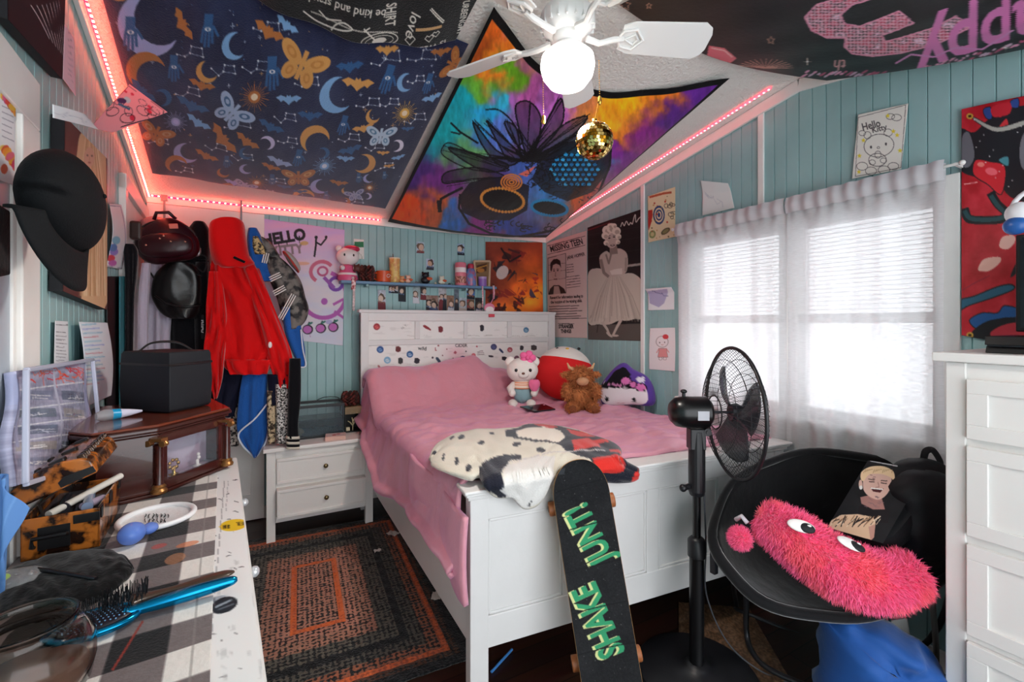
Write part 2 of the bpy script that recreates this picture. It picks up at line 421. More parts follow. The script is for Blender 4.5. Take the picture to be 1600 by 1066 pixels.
for a, b in ((BY+.1, 1.4), (1.4, -1.2)):
    za, zb = ceil_z(a), ceil_z(b)
    mb.add([(-1.1, a, za), (RX+.12, a, za), (RX+.12, b, zb), (-1.1, b, zb), (-1.1, a, za+.1), (RX+.12, a, za+.1), (RX+.12, b, zb+.1), (-1.1, b, zb+.1)],
       [(0, 1, 2, 3), (4, 5, 6, 7), (0, 3, 7, 4), (1, 2, 6, 5), (0, 1, 5, 4), (3, 2, 6, 7)])
struct(mb, 'ceiling', mat('textured_ceiling', 'e9e7e1', .85, bump=1.0, bs=70))
# trims: cornices along the ceiling, battens over the panel joints
def bar(mb, a, b, w, t, out, m=0):                               # board from a to b, w along `out` x dir, t thick along out
    a, b, out = Vector(a), Vector(b), Vector(out).normalized(); d = (b-a).normalized(); s = d.cross(out).normalized()
    vs = []
    for p in (a, b):
        for i, j in ((-1, 0), (1, 0), (1, 1), (-1, 1)): vs.append(p+s*w/2*i+out*t*j)
    mb.add(vs, [(0, 1, 2, 3), (7, 6, 5, 4), (0, 4, 5, 1), (1, 5, 6, 2), (2, 6, 7, 3), (3, 7, 4, 0)], m)
zc = lambda y: ceil_z(y)
for i, (a, b, o) in enumerate([((-.76, BY-.001, 2.40-.03), (RX, BY-.001, 2.40-.03), (0, -1, 0)),
                      ((RX-.001, BY, zc(BY)-.035), (RX-.001, 1.4, zc(1.4)-.035), (-1, 0, 0)),
                      ((RX-.001, 1.4, zc(1.4)-.035), (RX-.001, -1.1, zc(-1.1)-.035), (-1, 0, 0)),
                      ((wlx(BY)+.001, BY, zc(BY)-.035), (wlx(1.4)+.001, 1.4, zc(1.4)-.035), (1, .08, 0))]):
    mb = MB(); bar(mb, a, b, .065, .018, o); struct(mb, 'trim_%d' % (i+1), WHITE(), bevel=.003)
for i, (yy, z0) in enumerate(((2.566, 0), (1.617, HZ1+.05))):
    mb = MB(); mb.box((RX-.012, yy-.017, z0), (RX+.004, yy+.017, zc(yy)-.06)); struct(mb, 'trim_%d' % (i+5), WHITE(), bevel=.002)
mb = MB(); mb.box((-.04, BY-.014, 0), (RX, BY+.002, .09)); struct(mb, 'baseboard_back', WHITE(), bevel=.003)
mb = MB(); mb.box((RX-.014, -1.2, 0), (RX+.002, BY-.014, .09)); struct(mb, 'baseboard_right', WHITE(), bevel=.003)
# window on the right wall: casing, sashes, glass, blinds
win = thing('window_1', None, None, (RX, (HYa+HYb)/2, HZ0), kind='structure')
mb = MB(); c = .07
mb.box((RX-.018, HYa-c, HZ0-.01), (RX, HYa, HZ1+c)); mb.box((RX-.018, HYb, HZ0-.01), (RX, HYb+c, HZ1+c)); mb.box((RX-.018, HYa, HZ1), (RX, HYb, HZ1+c))
mb.box((RX-.018, HYa-c, HZ0-.1), (RX, HYb+c, HZ0-.03)); mb.build('window_casing', WHITE(), win, bevel=.003)
mb = MB(); mb.box((RX-.06, HYa-c-.02, HZ0-.03), (RX+.1, HYb+c+.02, HZ0)); mb.build('window_sill', WHITE(), win, bevel=.004)
mb = MB(); ym = (HYa+HYb)/2
mb.box((RX+.02, ym-.035, HZ0), (RX+.09, ym+.035, HZ1))
for y0, y1 in ((HYa, ym-.035), (ym+.035, HYb)):
    for a, b in (((y0, HZ0), (y0+.04, HZ1)), ((y1-.04, HZ0), (y1, HZ1)), ((y0, HZ0), (y1, HZ0+.05)), ((y0, HZ1-.04), (y1, HZ1)), ((y0, 1.5), (y1, 1.55))):
        mb.box((RX+.05, a[0], a[1]), (RX+.09, b[0], b[1]))
mb.build('window_frame', WHITE(), win)
gl = mat('window_glass', 'ffffff', .02, trans=1, ior=1.02)
for y0, y1 in ((HYa+.04, ym-.075), (ym+.075, HYb-.04)):
    mb = MB(); mb.box((RX+.068, y0, HZ0+.05), (RX+.072, y1, HZ1-.04)); mb.build('window_pane', gl, win)
    q = MB()
    for k in range(21):
        z = HZ1-.05-k*.022; q.box((RX+.02, y0-.02, z), (RX+.042, y1+.02, z+.002))
    q.box((RX+.015, y0-.02, HZ1-.04), (RX+.045, y1+.02, HZ1)); q.build('blind', mat('blind_vinyl', 'e8e8e8', .5), win)
# curtain rod and the two sheer panels
def sheer():
    m = bpy.data.materials.new('sheer_cloth'); m.use_nodes = True; nt = m.node_tree; nt.nodes.remove(nt.nodes['Principled BSDF'])
    o = nt.nodes['Material Output']; df = nt.nodes.new('ShaderNodeBsdfDiffuse'); tl = nt.nodes.new('ShaderNodeBsdfTranslucent'); tp = nt.nodes.new('ShaderNodeBsdfTransparent')
    df.inputs[0].default_value = lin('f6f6f8')+[1]; tl.inputs[0].default_value = lin('b0b0b4')+[1]
    a = nt.nodes.new('ShaderNodeMixShader'); b = nt.nodes.new('ShaderNodeMixShader'); a.inputs[0].default_value = .5
    nt.links.new(df.outputs[0], a.inputs[1]); nt.links.new(tl.outputs[0], a.inputs[2])
    tc = nt.nodes.new('ShaderNodeTexCoord'); mp = nt.nodes.new('ShaderNodeMapping'); mp.inputs['Scale'].default_value = (1, 30, 350)
    ns = nt.nodes.new('ShaderNodeTexNoise'); ns.inputs['Scale'].default_value = 1
    mr = nt.nodes.new('ShaderNodeMapRange'); mr.inputs[1].default_value = .3; mr.inputs[2].default_value = .7; mr.inputs[3].default_value = .84; mr.inputs[4].default_value = .97
    L = nt.links; L.new(tc.outputs['Object'], mp.inputs['Vector']); L.new(mp.outputs['Vector'], ns.inputs['Vector']); L.new(ns.outputs['Fac'], mr.inputs[0]); L.new(mr.outputs[0], b.inputs[0])
    L.new(tp.outputs[0], b.inputs[1]); L.new(a.outputs[0], b.inputs[2]); L.new(b.outputs[0], o.inputs[0])
    return m
SH = sheer()
def curtain(y0, y1, zt, zb, label, seed, n=9):
    def f(u, v):
        y = y0+(y1-y0)*u; z = zt(y)+(zb-zt(y))*v
        a = .007*(.3+1.1*v)
        x = 2.468+a*sin(u*n*2*pi+seed+.7*sin(v*3+u*4))+.012*sin(u*n*2.6+seed*2)
        if v < .06: x = 2.466+.006*sin(u*n*9+seed)
        return (x, y+.01*sin(v*5+u*9)*v, z+0)
    t = thing('sheer_curtain', label, 'curtain', (2.468, (y0+y1)/2, zb))
    q = MB(); q.grid(f, 110, 40); q.build('curtain_panel', SH, t, smooth='all')
    q = MB()
    hd = lambda u, v: (2.452+.004*sin(u*n*9+seed)-.012*sin(v*pi), y0+(y1-y0)*u, zt(y0+(y1-y0)*u)+.012+.0015*sin(u*50)-.085*v)
    q.grid(hd, 110, 6); q.build('curtain_header', mat('header_cloth', 'c9c8cc', .8), t, smooth='all')
ztop = lambda y: 2.165
curtain(1.43, 2.17, ztop, .55, 'left sheer off-white curtain panel, beside the woman poster', 1.0, 7)
curtain(.775, 1.42, ztop, .55, 'right sheer off-white curtain panel, behind the black saucer chair', 2.3, 7)
mb = MB(); mb.cyl((2.468, .73, 2.15), (2.468, 2.2, 2.15), .006)
mb.ell((2.468, .725, 2.15), .011); mb.ell((2.468, 2.205, 2.15), .011)
for y in (.745, 2.19): mb.box((2.462, y-.005, 2.145), (RX, y+.005, 2.155))
mb.build('curtain_rod', WHITE(), label='thin white curtain rod across the top of the window', cat='curtain rod', smooth=True)
# white door on the back wall at the left corner
dr = thing('door_1', None, None, (-.4, BY, 0), kind='structure')
mb = MB(); mb.box((-.74, BY-.035, .01), (-.03, BY-.003, 2.33)); mb.build('door_slab', WHITE(), dr, bevel=.003)
mb = MB()
for x0, x1 in ((-.66, -.42), (-.35, -.11)):
    for z0, z1 in ((.2, .95), (1.1, 1.75), (1.85, 2.2)):
        for a, b in (((x0, z0), (x1, z0+.012)), ((x0, z1-.012), (x1, z1)), ((x0, z0), (x0+.012, z1)), ((x1-.012, z0), (x1, z1))):
            mb.box((a[0], BY-.041, a[1]), (b[0], BY-.035, b[1]))
mb.build('door_moulding', WHITE(), dr, bevel=.002)
# white door casing on the left wall beside the corner, and the nearer glazed door
LT = lambda y, off=0: Matrix.Translation((wlx(y, off), y, 0)) @ RL     # local: x out from the wall, y along it
dr = thing('door_2', None, None, (wlx(3.4), 3.4, 0), kind='structure')
mb = MB(LT(3.45)); mb.box((0, -.45, 0), (.03, -.38, 2.28)); mb.box((0, .38, 0), (.03, .45, 2.28)); mb.box((0, -.45, 2.2), (.032, .45, 2.28))
mb.build('door_casing', WHITE(), dr, bevel=.003)
mb = MB(LT(3.45)); mb.box((0, -.38, .01), (.012, .38, 2.2)); mb.build('door_slab', WHITE(), dr, bevel=.002)
dr = thing('door_3', None, None, (wlx(1.7), 1.7, 0), kind='structure')
mb = MB(LT(2.0)); e = -.32; zt = 2.15
mb.box((0, e-.13, .8), (.028, e, zt-.13), 0); mb.box((0, -.75, zt-.13), (.028, e, zt), 0); mb.box((0, e-.155, .8), (.018, e-.13, zt-.155)); mb.box((0, -.75, zt-.155), (.018, e-.13, zt-.13))
mb.build('door_casing', WHITE(), dr, bevel=.004)
mb = MB(LT(2.0)); mb.box((0, -.75, .8), (.012, e-.155, zt-.155)); mb.build('door_slab', mat('pale_door', 'aab4bf', .3, var=.1), dr)
# LED strips: backing tape plus glowing beads
LEDM = [mat('led_tape', 'f03040', .4, emit=10), mat('led_bead', 'ff7a6a', .3, emit=25)]
MATS['led_tape'].node_tree.nodes['Principled BSDF'].inputs['Emission Color'].default_value = (1, .002, .012, 1)
MATS['led_bead'].node_tree.nodes['Principled BSDF'].inputs['Emission Color'].default_value = (1, .30, .16, 1)
def led(pts, out, label, step=.028, bead=1, tape=LEDM, w=.012):
    t = thing('led_strip_light', label, 'light strip', pts[0]); q = MB(); b = MB(); ps = []
    for i, (a, c) in enumerate(zip(pts[:-1], pts[1:])):
        a, c = Vector(a), Vector(c); bar(q, a, c, w, .003, out); L = (c-a).length; n = int(L/step)
        for k in range(n): ps.append(a.lerp(c, (k+.5)/n)+Vector(out).normalized()*.004)
    q.build('led_tape', tape[0], t); b.cbox(ps[0], (.008, .008, .005)); o = b.build('led_bead', tape[1], t)
    for p in ps[1:]: r = o.copy(); COL.objects.link(r); r.parent = t; r.location = p-ps[0]
yl = 3.93
led([(wlx(1.45, .028), 1.45, zc(1.45)-.03), (wlx(yl-.02, .028), yl-.02, zc(yl)-.03)], (1, .08, -.5), 'bright red LED strip along the ceiling over the left wall')
led([(wlx(yl, .03), BY-.024, 2.385), (.84, BY-.024, 2.385)], (0, -1, -.2), 'red LED strip across the top of the back wall above the coats', step=.035)
PK = [mat('led_tape_pink', 'f07080', .4, emit=3), mat('led_bead_pink', 'ffb0b0', .3, emit=3)]
MATS['led_tape_pink'].node_tree.nodes['Principled BSDF'].inputs['Emission Color'].default_value = (1, .04, .07, 1)
led([(RX-.1, BY-.06, zc(BY-.06)-.006), (RX-.1, 1.5, zc(1.5)-.006)], (0, -.1, -1), 'pinkish red LED strip on the ceiling above the window wall', tape=PK, w=.014)
# ------------------------------------------------------------ cloths on the ceiling
def moon(cv, x, y, r, a, c, k=.78):
    a = R(a); pts = [(x+r*cos(a+t), y+r*sin(a+t)) for t in np.linspace(-2.2, 2.2, 18)]
    ox, oy = x-cos(a)*r*.42, y-sin(a)*r*.42; e0, e1 = pts[0], pts[-1]
    t1 = atan2(e1[1]-oy, e1[0]-ox); t0 = atan2(e0[1]-oy, e0[0]-ox); rr = math.hypot(e0[0]-ox, e0[1]-oy)
    if t1 < t0: t1 += 2*pi
    if t1-t0 > pi*1.9: t1 -= 2*pi
    pts += [(ox+rr*cos(t), oy+rr*sin(t)) for t in np.linspace(t1, t0, 14)][1:-1]
    cv.poly(pts, c)
def xf(pts, x, y, s, a):
    a = R(a); return [(x+s*(u*cos(a)-v*sin(a)), y+s*(u*sin(a)+v*cos(a))) for u, v in pts]
BAT = [(-1, -.1), (-.6, -.28), (-.2, -.12), (-.12, -.3), (0, -.18), (.12, -.3), (.2, -.12), (.6, -.28), (1, -.1), (.75, .05), (.6, .22), (.42, .1), (.2, .25), (0, .45), (-.2, .25), (-.42, .1), (-.6, .22), (-.75, .05)]
def bat(cv, x, y, s, a, c): cv.poly(xf(BAT, x, y, s, a), c)
def hand(cv, x, y, s, a, c):
    cv.poly(xf([(-.3, -1), (.3, -1), (.28, -.4), (.42, .1), (-.42, .1), (-.3, -.4)], x, y, s, a), c)
    for i, (u, l) in enumerate(((-.32, .75), (-.12, 1), (.1, .95), (.3, .7))): cv.line(xf([(u, 0), (u*1.2, l)], x, y, s, a), .17*s, c)
    cv.line(xf([(.35, -.3), (.72, .25)], x, y, s, a), .17*s, c); cv.ell(x, y-.1*s, .2*s, .12*s, 'dfe4ea'); cv.ell(x, y-.1*s, .08*s, .08*s, c)
def star_sun(cv, x, y, s, c, c2='f6e6c8'):
    for k in range(28): t = 2*pi*k/28; l = s*(1.9 if k % 2 else 1.35); cv.line([(x, y), (x+l*cos(t), y+l*sin(t))], s*.07, c)
    cv.ell(x, y, s*.75, c=c); cv.ell(x, y, s*.42, c=c2)
def moth(cv, x, y, s, a, c, c2):
    for sg in (-1, 1):
        for (u, v, rx, ry, rt) in ((.62, -.25, .6, .32, -.5), (.42, .42, .3, .42, -.4)):
            p = xf([(u*sg, v)], x, y, s, a)[0]; cv.ell(p[0], p[1], rx*s, ry*s, c, R(a)+rt*sg); cv.ell(p[0], p[1], rx*s*.5, ry*s*.5, c2, R(a)+rt*sg); cv.ell(p[0], p[1], rx*s*.25, ry*s*.3, c, R(a)+rt*sg)
    cv.line(xf([(0, -.5), (0, .6)], x, y, s, a), .2*s, c)
def constel(cv, x, y, s, seed):
    r = random.Random(seed); p = [(x-s, y+r.uniform(-.3, .3)*s), (x-.4*s, y+r.uniform(0, .4)*s), (x, y), (x+.1*s, y-.5*s), (x+.9*s, y-.4*s), (x+s, y+.2*s), (x, y)]
    cv.line(p, 2.2, 'a9b8cf')
    for q in p: cv.ell(q[0], q[1], 4.2, c='dfe6f0', n=8)
OR, OR2, BL_, BL2, LV = 'd9a058', 'b9743c', '2f5f93', '7fb0e0', 'a9aee0'
def navy_art(cv):
    X, Y = cv.pxgrid(); n = fbm(X/160, Y/160, 3); n2 = fbm(X/30, Y/70, 9)
    base = np.array([.10, .125, .25]); hi = np.array([.27, .33, .48])
    k = np.clip((n-.35)*1.6, 0, 1)*.55+n2*.25
    cv.a[:] = base*(1-k[..., None])+hi*k[..., None]
    r = random.Random(5)
    for i in range(230):
        x, y = r.uniform(-300, 1450), r.uniform(-400, 860); c = r.choice(['c9d6ea', 'c9d6ea', 'd9a868', '5f86b8'])
        s = r.uniform(2, 5)
        if i % 4 == 0: cv.line([(x-s*2, y), (x+s*2, y)], 2, c); cv.line([(x, y-s*2), (x, y+s*2)], 2, c)
        else: cv.ell(x, y, s*.6, c=c, n=8)
    for i, (x, y, s) in enumerate([(360, 150, 55), (500, 215, 50), (350, 315, 50), (640, 210, 60), (680, 70, 55), (850, 265, 50), (1180, 205, 60), (1330, 220, 60), (760, 410, 45), (770, 510, 40), (1110, 370, 50), (1200, 375, 40), (1030, 510, 45), (470, 560, 45), (580, 600, 45), (230, 560, 40), (1310, 300, 35), (1310, 460, 45), (1140, 560, 40), (340, 700, 35), (560, 440, 55), (720, 720, 40), (1180, 660, 40), (520, -90, 60), (850, -120, 60), (1050, 830, 35), (680, 800, 30)]): constel(cv, x, y, s, i)
    for a in [(185, 50, 130, 150, LV), (175, 245, 85, 215, OR2), (430, 220, 45, 140, OR), (545, 120, 52, 165, BL2), (975, 325, 72, 165, BL2), (1265, 300, 36, 175, BL2), (1130, 420, 30, 140, OR), (885, 500, 62, 245, OR), (685, 520, 32, 330, 'd0cdf0'), (345, 605, 52, 150, LV), (245, 350, 38, 340, BL_), (305, 665, 45, 235, OR2), (595, 660, 28, 160, LV), (595, 575, 30, 150, BL_), (500, 690, 26, 130, OR2), (1095, 630, 48, 20, OR), (1235, 565, 28, 0, 'e4e2f4'), (920, 570, 28, 0, BL_), (905, 745, 42, 160, LV), (835, 805, 45, 250, OR), (1110, 708, 22, 160, LV), (1010, 830, 22, 20, OR2), (1015, 768, 20, 130, OR), (685, 808, 20, 0, LV), (60, -120, 80, 160, OR), (700, -200, 80, 200, BL2), (1105, 800, 18, 0, 'c8c8ea'), (520, 780, 30, 220, OR2)]: moon(cv, *a)
    for a in [(690, 75, 72, 30, OR2), (765, 55, 55, 35, BL2), (330, 40, 70, 60, OR2), (410, 275, 58, 12, OR2), (775, 330, 55, 0, BL2), (1065, 285, 70, 8, OR), (700, 445, 60, 25, BL_), (395, 445, 60, 30, BL2), (1090, 465, 48, -10, OR), (600, 515, 62, 38, OR2), (865, 395, 55, 5, BL_), (735, 610, 58, 20, 'a0b8e0'), (700, 640, 45, 20, OR2), (430, 605, 55, 25, OR2), (985, 722, 42, 10, OR2), (1175, 588, 30, 10, OR), (1240, 620, 32, -10, BL2), (500, 510, 85, 55, OR2), (1015, 600, 40, 5, BL2), (370, 370, 75, 20, BL_), (160, 330, 70, 40, BL_), (1035, 560, 55, -15, BL_), (550, 745, 50, 15, 'a0a8e0'), (755, 748, 35, 5, BL_), (1200, 655, 25, 0, OR), (1030, 220, 60, 0, BL_), (1280, 495, 30, 10, BL_), (1185, 172, 50, 3, OR), (1410, 205, 45, 0, OR2), (1380, 380, 45, -10, BL2), (1325, 168, 30, 0, BL2), (820, 775, 35, 0, BL_), (430, 790, 40, 10, OR2)]: bat(cv, *a)
    for a in [(435, 60, 62, 5, BL_), (292, 220, 55, 0, BL_), (705, 230, 65, 0, BL_), (1190, 280, 55, 18, BL_), (1005, 450, 42, 15, BL_), (815, 585, 42, 10, BL_), (515, 625, 32, 0, BL_), (705, 710, 32, 0, BL_), (1070, 700, 26, 0, BL_), (1362, 320, 40, 15, BL_), (930, 800, 26, 0, BL_), (1180, 700, 20, 0, BL_), (110, 90, 70, 0, BL_), (900, -150, 60, 0, BL_)]: hand(cv, *a)
    for a in [(630, 320, 34, OR2), (1265, 425, 28, 'e0b050'), (300, 455, 26, LV, 'c8c4f4'), (925, 635, 26, BL2, 'e8f0ff'), (640, 738, 24, OR2), (1115, 755, 18, OR2), (1040, -120, 40, OR)]: star_sun(cv, *a)
    for a in [(830, 195, 95, 25, OR, 'c88a44'), (540, 385, 78, 42, 'a8c0e0', '3f6898'), (1165, 505, 58, 10, 'b8d0e4', '4f80a8'), (815, 688, 62, 0, OR2, 'd9a868'), (220, 520, 65, 20, OR2, 'c9a078'), (590, 765, 45, 25, 'a8b0d0', '50609a'), (1050, 790, 38, -10, 'a8b0d0', '50609a'), (1465, 260, 55, -60, OR2, 'c88a44')]: moth(cv, *a)
pl = CPo(.03)
BLc, BRc, TRc = P(238, 270, pl=pl), P(602, 326, pl=pl), P(732, 70, pl=pl)
TLc = Vector((-.50, 1.75, ceil_z(1.75)-.03))
def sag(dep, seed, wr=.006):
    def f(u, v):
        s = dep*np.sin(pi*np.clip(u, 0, 1))**.7*np.sin(pi*np.clip(v, 0, 1))**.7
        return s+wr*(fbm(u*9, v*3, seed)-.5)*2+wr*.6*np.sin(u*23+4*fbm(u*3, v*3, seed+2))*(1-v*.5)
    return f
CLOTH = lambda: pmat('fleece', .85, .35, 160, .4, .2)
o = sheet('celestial_tapestry', [TLc, TRc, BRc, BLc], 420, 360, '1a2036', navy_art,
      'navy fleece blanket printed with moons, bats and suns pinned to the ceiling', 'tapestry', crop=(160, 0, 2.665), mt=CLOTH(), thick=.003,
      bow=sag(.075, 4))
# tie-dye cloth with the feathered skull
TD = [(500,150,'d06018'),(480,300,'e08020'),(420,250,'b05018'),(650,110,'c05aa0'),(720,170,'b050b0'),(560,340,'60a020'),(420,380,'60a830'),(340,460,'10a0b0'),(240,600,'10a0a8'),(450,520,'20a0d8'),(470,470,'30a8c8'),(560,430,'a060b0'),(640,400,'b055a0'),(690,470,'a860b8'),(600,230,'e07820'),(760,440,'b060b0'),(150,780,'4a2878'),(250,820,'703088'),(60,960,'e85010'),(190,930,'c06030'),(270,980,'3070c0'),(420,1030,'903090'),(600,1050,'3050b0'),(1000,380,'f09010'),(1100,430,'f0a010'),(1250,400,'d07018'),(1400,400,'5a2088'),(1180,600,'7a2078'),(1040,620,'e08020'),(980,520,'f09a18'),(900,480,'c07040'),(1060,700,'702088'),(1300,520,'501c78'),(860,870,'d86020'),(930,830,'c05040'),(700,760,'4060b0'),(850,750,'20a0d8'),(930,760,'20a0e0'),(760,820,'3080c8'),(500,620,'5070c0'),(380,700,'60a060'),(520,840,'504090'),(620,600,'8060a0'),(450,900,'b06840')]
def dye_art(cv):
    X, Y = cv.pxgrid(); wx = X+(fbm(X/90, Y/90, 1)-.5)*190; wy = Y+(fbm(X/90, Y/90, 7)-.5)*190
    num = 0; den = 0
    for x, y, c in TD:
        w = 1/(((wx-x)**2+(wy-y)**2)**1.9+1e5); den = den+w
        num = num+w[..., None]*np.array([int(c[i:i+2], 16)/255 for i in (0, 2, 4)])
    a = num/den[..., None]; g = fbm(X/14, Y/40, 5)[..., None]; a = a*(.9+.55*g)
    cv.a[:] = np.clip(a, 0, 1)
    K = '0b0a10'; r = random.Random(3)
    def leaf(pts, w=7, fill=.5):
        p = [(q.x, q.y) for q in smoothpath([(x, y, 0) for x, y in pts], 5, True)]; cv.poly(p, '1a1220', fill); cv.line(p, w, K, closed=True)
        a_, b_ = pts[0], pts[len(pts)//2]
        for k in range(4): cv.line([(a_[0]+(b_[0]-a_[0])*.08*k, a_[1]+(b_[1]-a_[1])*.08*k), (b_[0]+r.uniform(-14, 14), b_[1]+r.uniform(-14, 14))], 2.5, K)
    cv.line([(340,870),(335,930),(380,1000),(480,1045),(600,1060),(760,1030),(880,960),(960,860),(1010,740),(1015,660),(960,610)], 10, K)
    cv.poly([(335,880),(380,820),(470,790),(560,800),(650,830),(640,940),(560,985),(430,985),(350,950)], '14101c', .85)
    for (x, y, s) in [(430,500,1),(300,560,1.1),(290,660,1.2),(280,800,1),(420,590,.9)]: pass
    leaf([(620,700),(560,640),(500,580),(460,540),(510,640),(560,720)]); leaf([(600,720),(500,670),(400,545),(440,650),(520,740)])
    leaf([(640,690),(600,560),(590,470),(650,455),(700,520),(690,620)]); leaf([(650,690),(720,560),(790,440),(800,540),(730,640)])
    leaf([(660,700),(800,560),(910,520),(850,600),(740,680)]); leaf([(560,740),(420,690),(290,660),(360,720),(470,770)], 6)
    leaf([(560,760),(400,760),(270,700),(262,660),(300,640),(420,700)], 5, .15); leaf([(540,790),(400,800),(270,820),(280,770),(420,750)], 6)
    leaf([(680,700),(830,620),(870,600),(860,650),(760,710)]); leaf([(600,650),(560,600),(540,545),(580,560),(620,620)])
    for k in range(34):
        t = R(r.uniform(185, 345)); l = r.uniform(80, 250); cv.line([(650+r.uniform(-50, 50), 720), (650+l*cos(t), 720+l*.75*sin(t))], [r.uniform(8, 16), 2], K)
    cv.line([(q.x, q.y) for q in smoothpath([(455,490,0),(520,495,0),(590,570,0),(610,680,0)], 6)], 7, K); cv.line([(300,550),(340,590),(420,640)], 9, K); cv.line([(300,590),(340,600)], 7, K)
    cv.line([(250,940),(255,890),(290,870),(350,840)], 11, K); cv.line([(245,900),(250,945)], 18, K)
    cv.poly([(700,720),(800,640),(900,620),(1010,650),(1010,760),(930,860),(820,900),(720,860),(660,800)], K, .75)
    for j in range(7):
        for i in range(9):
            x = 735+i*26+(13 if j % 2 else 0); y = 690+j*22
            if (x-850)**2/110**2+(y-765)**2/85**2 < 1: cv.ell(x, y, 11.5, 9.5, ['1f8fd0', '2aa8e8', '1878b8', '40b8f0'][(i*3+j) % 4]); cv.ell(x, y+3, 11.5, 9.5, K, w=3.5)
    for (cx, cy, rx, ry, col) in ((530,895,95,52,'e8a040'),(740,930,80,34,'20a0e0')):
        cv.ell(cx, cy, rx, ry, '060508', rot=.1)
        for k in range(40): t = 2*pi*k/40; cv.ell(cx+rx*cos(t), cy+ry*sin(t)+rx*.1*cos(t), 7, c=col, n=10)
    for rr in (46, 34, 22, 10): cv.ell(570, 815, rr, rr*.75, 'e08838' if rr % 4 else K, w=7)
    cv.poly([(600,780),(680,740),(640,790)], 'e87868')
    for k in range(26): x, y = r.uniform(430, 900), r.uniform(985, 1030); cv.ell(x, y, r.uniform(8, 20), r.uniform(6, 14), K, w=4, a0=r.uniform(0, 3), a1=r.uniform(4, 6))
    for k in range(60): x, y = r.uniform(640, 760), r.uniform(700, 850); cv.scribble(x, y, x+r.uniform(-40, 40), y+r.uniform(-30, 30), 5, 4, K, seed=k)
    for k in range(40): x, y = r.uniform(740, 960), r.uniform(820, 930); cv.scribble(x, y, x+r.uniform(-40, 40), y+r.uniform(-15, 15), 5, 3, K, seed=k+99)
q1, q2, q3, q4 = P(772, 8, pl=CPo(.03)), P(1140, 122, pl=CPo(.03)), P(853, 368, pl=CPo(.03)), P(604, 346, pl=CPo(.03))
q3.y = min(q3.y, 3.86); q4.y = min(q4.y, 3.86); q3.z = ceil_z(q3.y)-.05; q4.z = ceil_z(q4.y)-.05
def dye_bow(u, v):
    m = np.sin(pi*u); s = .14*m**.8*np.sin(pi*v)**.8+.004*np.sin(u*30+3*fbm(u*4, v*3, 8))*(1-v)+.006*fbm(u*14, v*5, 2)
    return (0*u, .34*m*(1-v)**3-.03*m*v**3, -s-.045*m*v**6-.03*m*(1-v)**3)
sheet('tie_dye_tapestry', [q1, q2, q3, q4], 460, 380, 'd06018', dye_art, 'rainbow tie-dye cloth with black feathered skull drawing hung below the ceiling', 'tapestry',
      crop=(600, 0, 2.857), bow=dye_bow, remap='0a0a0c', mt=pmat('cotton', .75, .15, 120, .2, .2), thick=.002)
# black birthday banner
def bday_art(cv):
    X, Y = cv.pxgrid(); n = fbm(X/260, Y/200, 4)
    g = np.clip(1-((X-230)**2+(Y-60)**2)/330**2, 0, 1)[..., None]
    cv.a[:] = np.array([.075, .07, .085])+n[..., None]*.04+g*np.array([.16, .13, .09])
    three = [(860,0),(790,20),(745,70),(770,120),(830,150),(905,150),(900,185),(930,212),(1010,222),(1120,210),(1260,175),(1400,105),(1335,65),(1250,110),(1120,150),(1060,165),(1045,140),(1090,125),(1170,93),(1112,45),(1040,75),(960,105),(900,95),(885,60),(930,20),(1000,0),(1060,-30),(1000,-60),(900,-30)]
    cv.poly(three, 'e8b8c8')
    Wm = cv.mp(three)
    X0, Y0 = cv.pxgrid(); ins = np.zeros(X0.shape, bool)
    c = np.array(three, float); cc = c.mean(0); q = c+(cc-c)*0
    for i in range(len(q)):
        ax, ay = q[i]; bx, by = q[(i+1) % len(q)]
        if ay != by: ins ^= ((ay > Y0) != (by > Y0)) & (X0 < (bx-ax)*(Y0-ay)/(by-ay)+ax)
    k = ((X0 % 14-7)**2+(Y0 % 12-6)**2) < 22; rv = vnoise(X0/14, Y0/12, 3)
    cv.a[ins & k] = [.12, .05, .1]; kk = ins & k & (rv > .55); cv.a[kk] = [.75, .12, .3]; kk = ins & k & (rv < .25); cv.a[kk] = [.95, .85, .95]
    cv.line(three, 6, 'e79ab8', closed=True)
    cv.text('th', 880, 255, 60, 'd8a0a0', ang=pi-.05, bold=.01, skew=.2)
    cv.text('Happy', 1520, 118, 270, 'dd7fc0', ang=pi-.32, bold=.02, skew=.35, sx=1.0)
    cv.line([(1100,250),(1160,215),(1250,225),(1330,190),(1440,195),(1560,120)], 7, 'd890c8')
    r = random.Random(2)
    for k in range(60):
        t = k/59; x = 740+t*880; y = 300-max(0, x-1150)*.27-4; cv.ell(x, y+r.uniform(-16, 4), r.uniform(6, 18), 4, r.choice(['e8a0c0', 'd8b8d0', 'c05078']), rot=-.5)
    for (x, y, s) in ((42,22,24),(135,25,12),(612,160,16)):
        cv.line([(x+s*(1 if i % 2 == 0 else .45)*cos(i*pi/5-pi/2), y+s*(1 if i % 2 == 0 else .45)*sin(i*pi/5-pi/2)) for i in range(10)], 2.5, 'd8a890', closed=True)
    for (x, y) in ((240,100),(755,243),(1530,190)): cv.line([(x-16, y), (x+16, y)], 2, 'f0e0d0'); cv.line([(x, y-14), (x, y+14)], 2, 'f0e0d0'); cv.ell(x, y, 4, c='ffffff')
    cv.poly([(0,30),(60,60),(130,100),(170,125),(40,112),(-20,100)], 'e0a080'); cv.line([(10,36),(70,66),(135,102)], 4, 'f0c8a8')
    cv.poly([(370,180),(430,190),(478,230),(455,248),(400,240),(360,230)], 'f07a88'); cv.line([(380,190),(430,200),(460,225)], 5, 'ffd0d0')
    for k in range(14): t = R(200+k*12); cv.line([(590,270), (590+110*cos(t), 270+38*sin(t))], 3, 'c09080')
